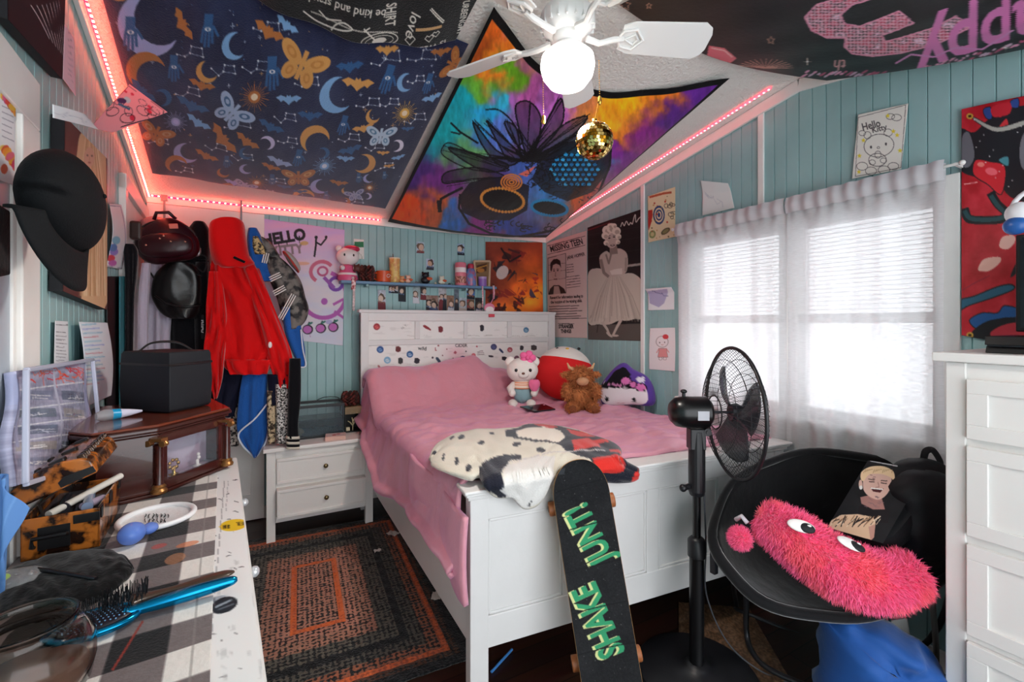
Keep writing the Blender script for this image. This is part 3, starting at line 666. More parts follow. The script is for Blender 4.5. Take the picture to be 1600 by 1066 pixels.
c1, c2 = P(968, 8, pl=CPo(.035)), P(1292, 126, pl=CPo(.05)); c2 = P(1292, 126, X=2.47)
c3 = Vector((2.44, -.7, ceil_z(-.7)-.05)); c4 = Vector((c1.x+.1, -.7, ceil_z(-.7)-.05))
def bb(u, v): # u along the first edge, v towards the viewer
    m = np.sin(pi*np.clip(v, 0, 1)); return (0*u, .10*np.sin(pi*u)*(1-v)**4, -.115*m*(.45+.55*u)-.05*m*np.sin(pi*u)+.004*np.sin(u*31)*m)
sheet('birthday_banner', [c1, c2, c3, c4], 420, 420, '141216', bday_art, 'black satin birthday banner with pink sequin number hung under the ceiling', 'banner',
      crop=(960, 0, 2.5), bow=bb, remap=True, mt=pmat('satin', .45, .1, 40, 0, .4), thick=.0015)
# black cloth with white lettering, between the blanket and the fan
def script_art(cv):
    X, Y = cv.pxgrid(); n = fbm(X/40, Y/60, 4); cv.a[:] = np.array([.055, .055, .065])+n[..., None]*.05
    W1 = 'dcd9d0'
    cv.text('URBEINGMY', 1372, 110, 58, W1, ang=1.75, bold=.02, sx=.75)
    cv.text('IS WELL', 1180, 235, 52, W1, ang=pi+.09, bold=.02); cv.text('SHIRT', 925, 5, 90, W1, ang=1.6, bold=.02, sx=.6)
    cv.line([(q.x, q.y) for q in smoothpath([(380,0,0),(470,50,0),(600,70,0),(690,60,0),(640,30,0),(590,45,0),(560,80,0)], 6)], 9, W1)
    cv.line([(480,-10),(530,30),(620,20)], 8, W1); cv.ell(865, 145, 115, 40, W1, w=6, rot=.1); cv.ell(865, 148, 88, 28, W1, w=4, rot=.1)
    cv.ell(865, 148, 45, 18, W1, rot=.1); cv.line([(765, 60), (850, 150)], 9, W1); cv.line([(765, 75), (800, 60)], 9, W1)
    cv.text('love', 1065, 85, 90, W1, ang=1.8, skew=.3); cv.line([(1090, 112), (1240, 118)], 18, 'c8a070')
    for (x, y, s) in ((1055,165,30),(1170,170,26),(1210,155,22)): cv.line([(x, y+s), (x-s, y), (x-s*.5, y-s*.6), (x, y-s*.2), (x+s*.5, y-s*.6), (x+s, y), (x, y+s)], 5, W1)
    for k in range(9): x = 1170+k*9; cv.line([(x, k*11), (x+14, k*11+8)], 5, W1); cv.ell(x+12, k*11-6, 8, 4, W1, rot=.8)
    cv.line([(1170, -5), (1250, 100)], 4, W1); cv.text('be kind and stay humble', 560, -60, 70, W1, ang=pi+.15)
    for k in range(50): x = 430+k*11; cv.line([(x, -2+(x-430)*.22), (x+6, 6+(x-430)*.22)], 5, W1)
e1, e2, e3 = P(398, -4, pl=CPo(.07)), P(712, 66, pl=CPo(.07)), P(748, -4, pl=CPo(.07)); e2b = e3+(e3-e2)*.6; e1b = e1+(e2b-e2)
def sb(u, v): m = np.sin(pi*u); return (0*u, .05*m*v**3, -.05*m-.01*np.sin(u*17)*v)
sheet('lettered_throw', [e1b, e2b, e2, e1], 300, 160, '101014', script_art, 'black throw with white lettering pinned to the ceiling above the navy blanket', 'tapestry',
      crop=(380, 0, 4), bow=sb, mt=CLOTH(), thick=.003)
# ------------------------------------------------------------ ceiling fan
FC = Vector((.967, 1.353, 0)); zf = 2.60; zt = ceil_z(1.4)
fan = thing('ceiling_fan', 'white five-blade ceiling fan with glowing globe lamp, hung from the ridge', 'ceiling fan', (FC.x, FC.y, 2.36))
FW = mat('fan_white', 'e9e8e6', .35); M0 = Matrix.Translation((FC.x, FC.y, 0))
mb = MB(M0); mb.lathe([(.07, zt-.001), (.072, zt-.03), (.03, zt-.06), (.014, zt-.07), (.014, zf+.06), (.035, zf+.055)], n=28); mb.build('downrod', FW, fan, smooth=True)
mb = MB(M0); mb.lathe([(.03, zf+.06), (.085, zf+.05), (.1, zf+.03), (.1, zf-.005), (.085, zf-.03), (.055, zf-.042), (.05, zf-.075), (.045, zf-.08)], n=36)
for k in range(20):
    a = 2*pi*k/20; mb.box((.088, -.003, zf-.022), (.101, .003, zf+.02), T=Matrix.Rotation(a, 4, 'Z'))
mb.build('motor_housing', FW, fan, smooth=True)
def bladeshape():
    pts = [(.20, -.048), (.24, -.064), (.5, -.074), (.53, -.055), (.54, -.03), (.54, .03), (.53, .055), (.5, .074), (.24, .064), (.20, .048)]
    return pts
for k in range(5):
    a = R(48+72*k)
    T = M0 @ Matrix.Translation((0, 0, zf-.04)) @ Matrix.Rotation(a, 4, 'Z') @ Matrix.Rotation(R(-19), 4, 'X')
    mb = MB(T); mb.prism(bladeshape(), .007); mb.build('blade', FW, fan, bevel=.002)
    mb = MB(T); mb.tube([(.07, 0, -.01), (.12, .012, -.016), (.17, .0, -.01), (.21, 0, -.004)], [.012, .011, .012, .010], 8)
    mb.tube([(.19, .0, -.004), (.205, .03, -.004), (.25, .04, -.004), (.285, 0, -.004), (.25, -.04, -.004), (.205, -.03, -.004)], .006, 6, closed=True)
    mb.tube([(.215, .0, -.004), (.25, .02, -.004), (.265, 0, -.004), (.25, -.02, -.004)], .005, 6, closed=True)
    mb.build('blade_iron', FW, fan, smooth=True)
zg = 2.455
mb = MB(M0); mb.lathe([(.04, zf-.078), (.055, zf-.085), (.058, zf-.1), (.05, zf-.105)], n=28); mb.build('lamp_holder', FW, fan, smooth=True)
gm = mat('lamp_globe', 'fff8f0', .4, emit=2.6)
mb = MB(M0); mb.lathe([(.045, zf-.1), (.075, zf-.105), (.096, zf-.125), (.1, zf-.155), (.092, zf-.19), (.068, zf-.222), (.03, zf-.24), (.001, zf-.243)], n=36); mb.build('globe', gm, fan, smooth='all')
lp = bpy.data.objects.new('globe_light', bpy.data.lights.new('globe_light', 'SPOT')); COL.objects.link(lp); lp.location = (FC.x, FC.y, zg-.2)
lp.data.energy = 42; lp.data.spot_size = R(172); lp.data.spot_blend = .5; lp.data.shadow_soft_size = .09; lp.data.color = (1, .93, .85)
BR_ = mat('brass', 'd9a850', .25, 1)
def chain(p, q, end):
    mb = MB(); n = int((p-q).length/.008)
    for i in range(n): mb.ell(p.lerp(q, i/n), .0022, nu=6, nv=4)
    mb.build('pull_chain', BR_, fan, smooth='all')
    if end: mb = MB(); mb.lathe([(.003, .0), (.007, -.006), (.008, -.025), (.004, -.032)], q, 12); mb.build('chain_pull', BR_, fan, smooth=True)
chain(P(848, 112, d=1.62), P(849, 180, d=1.62), True); ca = P(936, 95, d=1.66); cb = P(937, 150, d=1.66); chain(ca, cb, True)
dc = P(929, 220, d=1.66); rr = .067
ball = thing('disco_ball', 'small gold mirrored ball hanging under the ceiling fan', 'disco ball', dc-Vector((0, 0, rr)))
GM = [mat('mirror_tile', 'f0d080', .08, 1), mat('mirror_tile_dark', '9a6a18', .12, 1), mat('mirror_grout', '5a4010', .5)]
mb = MB(); mb.ell(dc, rr*.985, 2, nu=36, nv=24); rnd = random.Random(1)
for i in range(1, 18):
    t = pi*i/18; n = max(4, int(36*sin(t)))
    for j in range(n):
        a = 2*pi*(j+.5)/n; nn = Vector((sin(t)*cos(a), sin(t)*sin(a), cos(t)))
        nj = (nn+Vector((rnd.uniform(-.06, .06), rnd.uniform(-.06, .06), rnd.uniform(-.06, .06)))).normalized()
        T = Matrix.Translation(dc+nn*rr) @ frame_from(nj); s = rr*pi/18*.44; mb.box((-s, -s, -.001), (s, s, .001), 1 if rnd.random() < .35 else 0, T)
mb.build('mirror_ball', GM, ball)
mb = MB(); mb.cyl(dc+Vector((0, 0, rr-.003)), dc+Vector((0, 0, rr+.012)), .009); mb.cyl(dc+Vector((0, 0, rr+.01)), cb, .0008, n=6); mb.build('hanger', BR_, ball, smooth=True)
# ------------------------------------------------------------ posters and papers on the right wall
RW = dict(X=RX-.004)
def crop1(pts): return [(840+x/3.554, 300+y/3.554) for x, y in pts]
def missing_art(cv):
    K = '1c1618'; cv.org(840, 300, 3.554); a = -.24
    cv.line([(56,302),(262,248)], 3, K); cv.line([(56,352),(262,300)], 3, K)
    cv.text('MISSING TEEN', 160, 301, 50, K, ang=-.25, bold=.025, sx=.58)
    cv.text('JANE HOPPER', 212, 362, 26, K, ang=-.2, bold=.02, sx=.62)
    cv.poly([(58,372),(156,346),(158,568),(62,576)], 'cdb9b4'); cv.line([(58,372),(156,346),(158,568),(62,576)], 2.5, K, closed=True)
    for y in (410, 450, 495): cv.line([(58, y+4), (157, y-10)], 2, '5a4a4c')
    cv.poly([(62,575),(70,545),(90,525),(120,525),(148,545),(158,570)], '2a2326'); cv.poly([(88,575),(92,530),(118,530),(128,572)], 'b8a49e')
    cv.ell(101, 450, 27, 50, 'c9b3ac'); cv.poly([(72,440),(72,400),(88,380),(108,376),(126,388),(131,430),(122,412),(104,404),(86,412),(78,450)], '221c1e')
    cv.ell(92, 445, 5, 3.5, K); cv.ell(112, 443, 5, 3.5, K); cv.line([(101,450),(98,474),(104,474)], 3, '6a5550'); cv.line([(92,492),(110,491)], 5, '5a3c3c'); cv.line([(86,436),(97,435)], 3, K); cv.line([(107,434),(118,435)], 3, K)
    cv.lines(162, 412, 205, 4, 14, 2.5, K, 3, -.12); cv.lines(162, 480, 240, 5, 15, 2.5, K, 5, -.12)
    cv.text('Reward for information leading to', 160, 590, 22, K, ang=-.05, bold=.03, sx=.60); cv.text('the location of the missing child.', 160, 615, 22, K, ang=-.05, bold=.03, sx=.60)
    cv.lines(66, 642, 262, 5, 14, 4, '4a3c3c', 7, -.03); cv.line([(66,708),(270,705)], 3.5, K)
    cv.text('STRANGER', 158, 750, 28, K, ang=0, bold=.05, sx=.58); cv.text('THINGS', 158, 775, 26, K, bold=.05, sx=.62); cv.line([(115,733),(202,735)], 3, K)
sheet('missing_person_poster', crop1([(48,285),(272,215),(275,812),(60,806)]), 100, 200, 'd9c6c0', missing_art,
      'pinkish missing teen notice poster with a mugshot and text beside the room corner', 'poster', on=RW)
def woman_art(cv):
    cv.org(840, 300, 3.554); X, Y = cv.pxgrid(); n = fbm(X/60, Y/60, 2)[..., None]
    cv.a[:] = np.array([.075, .065, .065])+n*.07
    SK, SK2, DR, DR2 = 'c5b9ae', '8d8178', 'cbc3b6', 'a49a8c'
    cv.poly([(275,740),(580,730),(580,830),(275,825)], '5c5550')
    for y in (150, 205, 262, 330): cv.line([(278, y+35), (578, y-10)], 3, '2e2a2a')
    cv.line([(500,412),(580,402)], 13, 'a8a098')
    sk = smoothpath([(278,470,0),(330,425,0),(400,450,0),(470,455,0),(530,455,0),(578,500,0),(579,600,0),(575,700,0),(540,705,0),(500,715,0),(450,715,0),(400,735,0),(340,735,0),(280,715,0)], 5, True)
    cv.poly([(p.x, p.y) for p in sk], DR); r = random.Random(4)
    for k in range(46):
        x = r.uniform(285, 570); cv.line([(420+(x-420)*.25, 470), (420+(x-420)*.7, 580), (x, r.uniform(680, 725))], [1, r.uniform(2, 6), r.uniform(3, 9)], r.choice([DR2, 'e2dcd0', '8c8276']), .35)
    cv.poly([(p.x, p.y) for p in smoothpath([(345,360,0),(380,330,0),(405,340,0),(450,315,0),(495,345,0),(498,420,0),(480,455,0),(400,475,0),(370,470,0),(350,420,0)], 5, True)], SK)
    cv.poly([(400,440),(430,430),(468,425),(470,458),(410,462)], 'ded8ce'); cv.line([(352,380),(368,450),(392,470)], 16, SK2); cv.line([(380,350),(395,400),(412,330)], 10, SK2)
    cv.line([(490,370),(488,440)], 12, SK2, .6); cv.poly([(400,300),(440,300),(445,345),(400,350)], SK2)
    cv.ell(410, 262, 36, 52, SK)
    for (x, y, q) in [(385,215,26),(410,203,28),(437,220,24),(375,245,20),(448,250,16),(380,285,14),(445,280,13),(400,190,14),(425,190,14)]: cv.ell(x, y, q, c='e6ded0'); cv.ell(x+4, y+5, q*.55, c='b8ae9e')
    cv.ell(398, 258, 7, 3.5, '2a2422'); cv.ell(424, 252, 7, 3.5, '2a2422'); cv.line([(390,248),(404,245)], 2.5, '3a3230'); cv.line([(418,242),(431,243)], 2.5, '3a3230'); cv.ell(416, 298, 13, 6, '3a2a2a'); cv.ell(416, 297, 8, 2.5, 'e8e0d8')
    cv.line([(360,725),(385,760),(400,795)], [16, 13, 11], SK); cv.line([(460,715),(440,750),(418,795)], [17, 14, 12], SK); cv.ell(398, 792, 22, 7, SK, .7); cv.ell(430, 797, 20, 6, SK)
    cv.line([(335,740),(330,780)], 4, '2a2626')
    cv.line([(p.x, p.y) for p in smoothpath([(460,195,0),(470,172,0),(480,190,0),(492,165,0),(505,186,0),(515,172,0),(525,180,0),(535,140,0),(542,130,0),(545,170,0),(560,150,0),(572,140,0)], 5)], 4, 'f0ece4')
    cv.line([(278,215),(400,172)], 6, '8c2028', .7)
sheet('woman_poster', crop1([(277,198),(578,95),(580,828),(280,820)]), 130, 220, '141214', woman_art,
      'black and white poster of a seated woman in a tulle dress beside the batten', 'poster', on=RW)
def yellow_art(cv):
    cv.org(840, 300, 3.554); r = random.Random(5)
    for (rr, c) in ((40,'2a4a7a'),(31,'ece0b8'),(24,'2a4a7a'),(17,'ece0b8'),(10,'2a4a7a')): cv.ell(674, 130, rr*.8, rr*1.3, c)
    cv.poly([(615,105),(638,100),(640,130),(632,170),(618,215),(614,180)], 'b8352a'); cv.line([(625,30),(700,10),(740,5)], 12, 'b86040')
    for k in range(7): cv.ell(735+r.uniform(-22, 22), 90+r.uniform(-30, 60), r.uniform(8, 18), r.uniform(6, 12), '4a4438', w=3)
    cv.ell(710, 218, 28, 14, '5a5a40', rot=-.6); cv.ell(710, 218, 20, 9, '8a9060', rot=-.6); cv.ell(638, 235, 18, 22, '8a9a60', rot=.2); cv.ell(638, 235, 10, 12, 'd0c890', rot=.2)
    for k in range(30): cv.ell(r.uniform(620, 760), r.uniform(10, 265), r.uniform(1.5, 5), c=r.choice(['b8352a', '7a6a4a', 'c8a060']))
sheet('doodle_print', [(1012, 307), (1055, 292), (1055, 370), (1013, 379)], 70, 90, 'e8dcb4', yellow_art, 'cream paper print of doodles with a blue spiral, above the curtain corner', 'drawing', on=RW, thick=.0006)
def curl(u, v): return .003+.05*np.clip(.35-v, 0, 1)**1.3*(1-u*.3)*1.6
sheet('curled_paper', [(1098, 283), (1140, 287), (1148, 325), (1098, 337)], 40, 40, 'e6ecea', lambda cv: (cv.org(0, 0, 1), cv.scribble(1104, 300, 1138, 318, 14, .5, 'b9c2cc', 2)),
      'curling white paper with its top folded over, above the curtain', 'paper', on=RW, bow=curl, thick=.0005)
sheet('folded_drawing', [(1013, 452), (1054, 449), (1054, 484), (1013, 485)], 50, 40, 'eef0f4', lambda cv: (cv.org(0, 0, 1), cv.poly([(1014, 456), (1046, 452), (1038, 474), (1030, 480), (1016, 474)], 'a9a4cc', .8), cv.scribble(1022, 456, 1044, 462, 10, .8, '6a6a9a', 4)),
      'white paper with lilac shading, top flap folded forward, on the right wall', 'drawing', on=RW, thick=.0005, bow=lambda u, v: .003+.14*np.clip(.22-v, 0, 1))
def girl_art(cv):
    cv.org(840, 300, 3.554); 
    cv.ell(693, 830, 32, 30, '8a7a7a', w=2.5); cv.ell(680, 835, 2.5, 4, '3a3030'); cv.ell(706, 833, 2.5, 4, '3a3030'); cv.line([(688,845),(694,848),(700,845)], 2, 'b06060')
    cv.ell(712, 803, 16, 13, 'd84850'); cv.poly([(676,866),(714,866),(722,915),(668,915)], 'e59a9a'); cv.line([(676,866),(662,890)], 5, 'e59a9a'); cv.line([(714,866),(728,888)], 5, 'e59a9a')
    cv.line([(676,866),(714,866),(722,915),(668,915)], 2, '8a7a7a', closed=True); cv.ell(682, 923, 9, 8, '8a7a7a', w=2); cv.ell(706, 923, 9, 8, '8a7a7a', w=2)
sheet('pink_dress_drawing', [(1016, 513), (1055, 512), (1055, 580.5), (1014, 577)], 56, 90, 'efe9ec', girl_art, 'white sheet with a small pink dress figure drawing, below the folded paper', 'drawing', on=RW, thick=.0005, bow=lambda u, v: .002+.003*np.sin(u*3+v*4))
def colour_art(cv):
    cv.org(960, 0, 2.5); K = '4a4648'
    cv.line([(958,462),(1142,414),(1124,655),(948,690)], 2, K, closed=True)
    cv.text('Hello', 1010, 492, 40, K, ang=-.25, bold=.02, sx=.85); cv.text('Kitty', 1042, 505, 30, K, ang=-.25, bold=.02)
    cv.ell(1040, 570, 58, 44, K, w=2.5, rot=-.15); cv.ell(1010, 576, 4, 6, K); cv.ell(1068, 564, 4, 6, K); cv.ell(1039, 578, 5, 4, K, w=2)
    cv.ell(996, 530, 14, 14, K, w=2); cv.ell(1076, 520, 16, 14, K, w=2)
    cv.ell(1035, 625, 34, 25, K, w=2.5); cv.ell(1015, 635, 12, 10, K, w=2); cv.ell(1058, 628, 12, 10, K, w=2); cv.ell(1037, 605, 12, 14, K, w=2)
    for x, y, q in ((975,650,22),(1010,668,22),(1060,664,22),(1095,650,20),(1085,458,16),(1108,462,18),(975,522,14)): cv.ell(x, y, q, q*.7, K, w=2)
    for x, y in ((1075,455),(980,550),(1110,530),(964,610),(962,672),(1120,590),(1096,515)):
        cv.poly([(x+10*(1 if i % 2 == 0 else .45)*cos(i*pi/5-pi/2), y+10*(1 if i % 2 == 0 else .45)*sin(i*pi/5-pi/2)) for i in range(10)], 'e6d43c')
sheet('colouring_page', [(1343, 180), (1421, 162.5), (1410, 265), (1333, 280)], 90, 120, 'e9e7df', colour_art, 'cream colouring page with yellow stars pinned above the right curtain', 'drawing', on=RW, thick=.0005, bow=lambda u, v: .012+0*u)
def flag_art(cv):
    cv.org(1500, 150, 2.6); X, Y = cv.pxgrid(); n = fbm(X/60, Y/60, 2)[..., None]
    cv.a[:] = np.array([.72, .10, .16])+(n-.5)*.25
    r1 = lambda pts, c, w=0: (cv.poly([(p.x, p.y) for p in smoothpath([(x, y, 0) for x, y in pts], 5, True)], c), w and cv.line([(p.x, p.y) for p in smoothpath([(x, y, 0) for x, y in pts], 5, True)], w, '16131a', closed=True))
    D = '191820'
    r1([(0,140),(60,150),(130,90),(270,40),(420,60),(420,440),(300,440),(200,410),(140,340),(60,330),(0,290)], D)
    r1([(10,170),(40,150),(62,240),(40,290),(12,280)], '6a6a72', 3); r1([(255,150),(300,150),(320,300),(250,300),(235,220)], '75757d', 4)
    r1([(95,60),(125,50),(130,95),(108,95)], '27468c', 3); r1([(205,25),(235,15),(235,50),(208,50)], '27468c', 3); r1([(130,50),(200,30),(200,75),(140,90)], 'c02030')
    r1([(65,262),(120,268),(180,290),(165,400),(110,360),(55,320)], 'd02430', 4); cv.ell(85, 280, 14, 10, 'f08078'); cv.ell(125, 308, 24, 15, 'ee6470', rot=.2)
    r1([(155,262),(190,248),(190,285)], '4a8a96'); r1([(170,110),(190,95),(195,140),(160,130)], 'c83038', 3)
    r1([(60,90),(150,130),(260,100),(260,120),(150,150),(70,110)], 'a8a8a0', 3)
    cv.line([(p.x, p.y) for p in smoothpath([(22,465,0),(40,500,0),(110,505,0),(170,500,0),(190,480,0),(150,440,0),(125,400,0)], 6)], 34, '14161c'); cv.line([(p.x, p.y) for p in smoothpath([(22,470,0),(45,498,0),(110,503,0),(165,497,0),(182,480,0),(148,442,0),(125,408,0)], 6)], 18, '1f4a50')
    r1([(160,600),(175,572),(218,568),(222,595),(195,622),(165,618)], 'eec0b4'); r1([(75,700),(100,662),(162,655),(160,680),(120,710),(85,712)], 'eebcae')
    r1([(0,830),(60,812),(150,775),(205,765),(215,785),(130,820),(40,850),(0,870)], '24607a', 5); r1([(40,910),(90,880),(150,880),(180,850),(250,870),(250,900),(180,900),(110,920),(70,945)], '205a9a', 4)
    r1([(50,960),(110,915),(200,900),(260,905),(260,1000),(60,1000)], '17181e', 3); r1([(120,960),(180,925),(260,920),(260,980),(150,985)], 'b83040', 3)
    r1([(205,735),(222,690),(240,670),(235,710)], '17181e', 2); cv.line([(20,360),(70,352)], 4, 'f0a0a0'); cv.line([(10,790),(60,760),(120,730)], 3, '7a1030')
    cv.ell(42, 85, 14, 12, 'caa040'); cv.ell(42, 85, 7, 6, '302008'); cv.ell(42, 970, 14, 12, 'caa040'); cv.ell(42, 970, 7, 6, '302008')
    for k in range(14): cv.ell(60+k*37 % 200, 100+k*61 % 280, 2.5, c='e0e0e0')
sheet('red_flag', [(1503, 171), (1690, 132), (1690, 560), (1503, 524)], 150, 260, 'b02030', flag_art, 'glossy red and black abstract printed flag with brass grommets on the right wall', 'flag', on=dict(X=RX-.015),
      bow=lambda u, v: .006*np.sin(v*9+u*5)*np.sin(pi*u)+.004, mt=pmat('satin', .45), thick=.001)
# ------------------------------------------------------------ posters and photos on the back wall
BW = dict(Y=BY-.004)
def crop3(pts): return [(400+x/5.33, 330+y/5.33) for x, y in pts]
def crop4(pts): return [(600+x/5.33, 360+y/5.33) for x, y in pts]
def hello_art(cv):
    cv.org(400, 330, 5.33); X, Y = cv.pxgrid(); t = np.clip((Y-80)/500, 0, 1)[..., None]; s = fbm(X/200, Y/60, 3)[..., None]
    cv.a[:] = (np.array([.80, .66, .86])*(1-t)+np.array([.88, .87, .92])*t)+(s-.5)*np.array([.1, .03, -.05])
    K = '1e1a22'
    cv.text('HELLO', 225, 225, 130, K, ang=-.17, bold=.05, sx=.9); cv.text('KITTY', 250, 330, 110, '8a8088', ang=-.12, bold=.05, sx=.85)
    for x, y, l in ((130,250,40),(185,255,50),(250,250,35),(350,210,60),(80,250,40)): cv.line([(x, y), (x, y+l)], [12, 4], K)
    Wp = [(480,300),(490,225),(490,290),(540,260),(580,225),(560,290)]
    cv.line([(490,222),(486,300),(475,380)], 16, K); cv.line([(486,260),(530,285),(575,230)], 14, K); cv.ell(490, 220, 14, c=K); cv.ell(575, 218, 12, c=K)
    cv.ell(555, 700, 190, 190, 'b95fb4', w=34, a0=-1.2, a1=2.5); cv.ell(560, 755, 28, c='b060b8')
    cv.ell(540, 510, 95, 85, 'd0708c', w=30, a0=2.2, a1=5.6); cv.ell(545, 505, 40, 35, 'c0608a', w=18); cv.ell(660, 610, 55, 50, '7e4cb0', w=28)
    cv.line([(560,560),(640,640)], 30, '9a5cb4'); cv.line([(640,780),(720,740)], 22, 'b95fb4'); cv.line([(650,840),(725,890)], 22, 'b95fb4')
    for i, x in enumerate((420, 530, 638)):
        cv.ell(x, 985-i*9, 45, 40, '241c28'); cv.ell(x-3, 985-i*9, 36, 31, 'c870c0'); cv.line([(x, 950-i*9), (x+12, 925-i*9)], 10, '241c28'); cv.ell(x+22, 935-i*9, 22, 9, '3a7a70', rot=-.4)
    cv.line([(440,1015),(440,1045)], 4, 'b060a0'); cv.ell(600, 925, 30, 18, 'a8a0d8', al=.7); cv.ell(390, 270, 35, 18, 'c8a860', al=.8); cv.ell(375, 440, 60, 14, 'e8a060', al=.5)
sheet('hello_poster', crop3([(44,60),(738,156),(724,1122),(44,1040)]), 150, 210, 'dcd2e4', hello_art, 'large lilac poster with dripping black lettering and three apples behind the coats', 'poster', on=BW)
def fire_art(cv):
    cv.org(600, 360, 5.33); X, Y = cv.pxgrid(); n = fbm(X/120, Y/120, 3, 5)[..., None]
    g = np.exp(-(((X-1230)/190)**2+((Y-520)/230)**2))[..., None]; g2 = np.exp(-(((X-1000)/160)**2+((Y-680)/90)**2))[..., None]
    cv.a[:] = np.clip(np.array([.36, .13, .09])+n*np.array([.38, .16, .08])+g*np.array([.75, .42, .02])*(.5+n*.7)+g2*np.array([.5, .3, .05]), 0, 1)
    r = random.Random(8); D = '241216'
    # plain dark and red swirling shapes stand in for the printed figures
    for k in range(26):
        x, y = r.uniform(890, 1180), r.uniform(180, 690); cv.poly([(p.x, p.y) for p in smoothpath([(x+r.uniform(-60, 60), y+r.uniform(-60, 60), 0) for _ in range(5)], 4, True)], r.choice([D, '38161a', '6a1c1e', '1c1a26', '8c2622']), .8)
    for k in range(12): x, y = r.uniform(1100, 1300), r.uniform(330, 600); cv.poly([(p.x, p.y) for p in smoothpath([(x+r.uniform(-45, 45), y+r.uniform(-45, 45), 0) for _ in range(4)], 4, True)], r.choice(['a02824', '2c3458', 'b8342a', '222a48']), .85)
    cv.ell(980, 350, 45, 60, 'd8c8c4', rot=.5, al=.9); cv.line([(970,150),(1040,260),(1130,210)], 14, D); cv.line([(1030,160),(1120,190)], 16, '4a2020')
sheet('fiery_poster', crop4([(845,95),(1320,100),(1325,712),(845,706)]), 110, 130, '7a2c1c', fire_art, 'orange fiery action poster with dark swirling shapes in the back corner', 'poster', on=BW)
rp = random.Random(11)
def photo(q, label, tone, conv=crop4, two=False, group=None):
    L = conv(q)
    def art(cv):
        cv.org(0, 0, 1); (x0, y0), (x1, y1) = L[0], L[2]; w, h = x1-x0, y1-y0
        X, Y = cv.pxgrid(); n = fbm(X/3, Y/3, rp.randint(1, 99))[..., None]
        b = np.array([int(tone[i:i+2], 16)/255 for i in (0, 2, 4)]); cv.a[:] = np.clip(b+(n-.5)*.3, 0, 1)
        for k in range(3 if two else 1):
            cx = x0+w*(.5 if not two else (.22+.28*k)); s = min(w, h)*(.40 if not two else .24)*rp.uniform(.85, 1.15); cx += w*rp.uniform(-.12, .12); cy = y0+h*rp.uniform(.3, .5)
            cv.poly([(cx-s*1.5, y1), (cx-s*1.1, cy+s*1.2), (cx+s*1.1, cy+s*1.2), (cx+s*1.5, y1)], rp.choice(['22242e', 'd8d8e0', '30303a', '7a3038', '3a4a7a', 'c8b8b0']))
            cv.poly([(cx+s*(1.05+rp.uniform(-.25, .3))*cos(q), cy-s*.15+s*(1.1+rp.uniform(-.2, .3))*sin(q)) for q in np.linspace(0, 2*pi, 12)], rp.choice(['2c2220', '3c2a24', '4a3830', '6a5444'])); cv.ell(cx+s*rp.uniform(-.2, .2), cy+s*.15, s*.7, s*.9, rp.choice(['d8b8a4', 'c8a48c', 'e0c4b4']), rot=rp.uniform(-.3, .3)); cv.scribble(cx-s, cy+s, cx+s, cy+s*1.6, 6, s*.3, rp.choice(['c8c8d0', '5a6a8a', '8a5a50']), k, .8)
    sheet('photo_print', L, 34, 44, tone, art, label, 'photo', on=BW, group=group, thick=.0006)
def bx(a, b, c, d, s=8): return [(a, b), (c, b+s*.5), (c, d+s*.5), (a, d)]
photo(bx(270, 95, 335, 188), 'small photo print highest on the back wall above the shelf, left one', 'b8c8d4')
photo(bx(352, 236, 415, 328), 'small photo print just above the shelf, right and lower of two', 'c0c8dc')
photo(bx(612, 110, 670, 205), 'small pale blue photo print above the tall pink can on the shelf', 'a0b8d0')
photo(bx(240, 470, 300, 608), 'narrow photo print of a dark figure hanging below the shelf, left of the group row', 'aab8b8')
photo(bx(303, 470, 352, 578), 'dark photo print below the shelf overlapping the group row corner', '3c3c44')
photo(bx(120, 460, 182, 592), 'dark small photo print below the shelf, under the yellow tumbler', '302c30')
photo(bx(40, 455, 118, 522), 'small reddish photo print tucked right under the blue shelf', '8a4048', two=True)
photo(bx(350, 540, 452, 700), 'group photo print with warm skin tones at the left of the wall collage', '9a7a70', two=True)
photo(bx(455, 480, 520, 700), 'tall photo print of white jackets in the wall collage', 'b8b4b8', two=True)
photo(bx(522, 540, 582, 700), 'brownish photo print in the middle of the wall collage', '8c6a58')
photo(bx(584, 490, 624, 700), 'narrow grey photo print in the wall collage', '6a7480')
photo(bx(626, 560, 686, 700), 'pale photo print showing black hair in the wall collage', 'b4c0cc')
photo(bx(690, 478, 756, 572), 'blue and white photo print high in the wall collage', '4a78c0')
photo(bx(690, 574, 752, 700), 'red toned photo print in the wall collage under the blue one', 'a04848')
photo(bx(758, 560, 822, 700), 'dark photo print at the right end of the wall collage', '3a3438')
photo(bx(1015, 655, 1080, 842), 'tall photo strip of two faces hanging left below the shelf', 'c4c4d0', conv=crop3)
def green_card(cv): cv.org(400, 330, 5.33); cv.rect(820, 255, 895, 300, '2c7a50'); cv.scribble(850, 330, 890, 420, 14, 3, 'a8b4a8', 3)
sheet('green_card', crop3([(815,230),(898,238),(902,400),(815,395)]), 30, 50, 'dfe6e2', green_card, 'white card with a green block on the wall behind the shelf figurine', 'card', on=BW, thick=.0006)
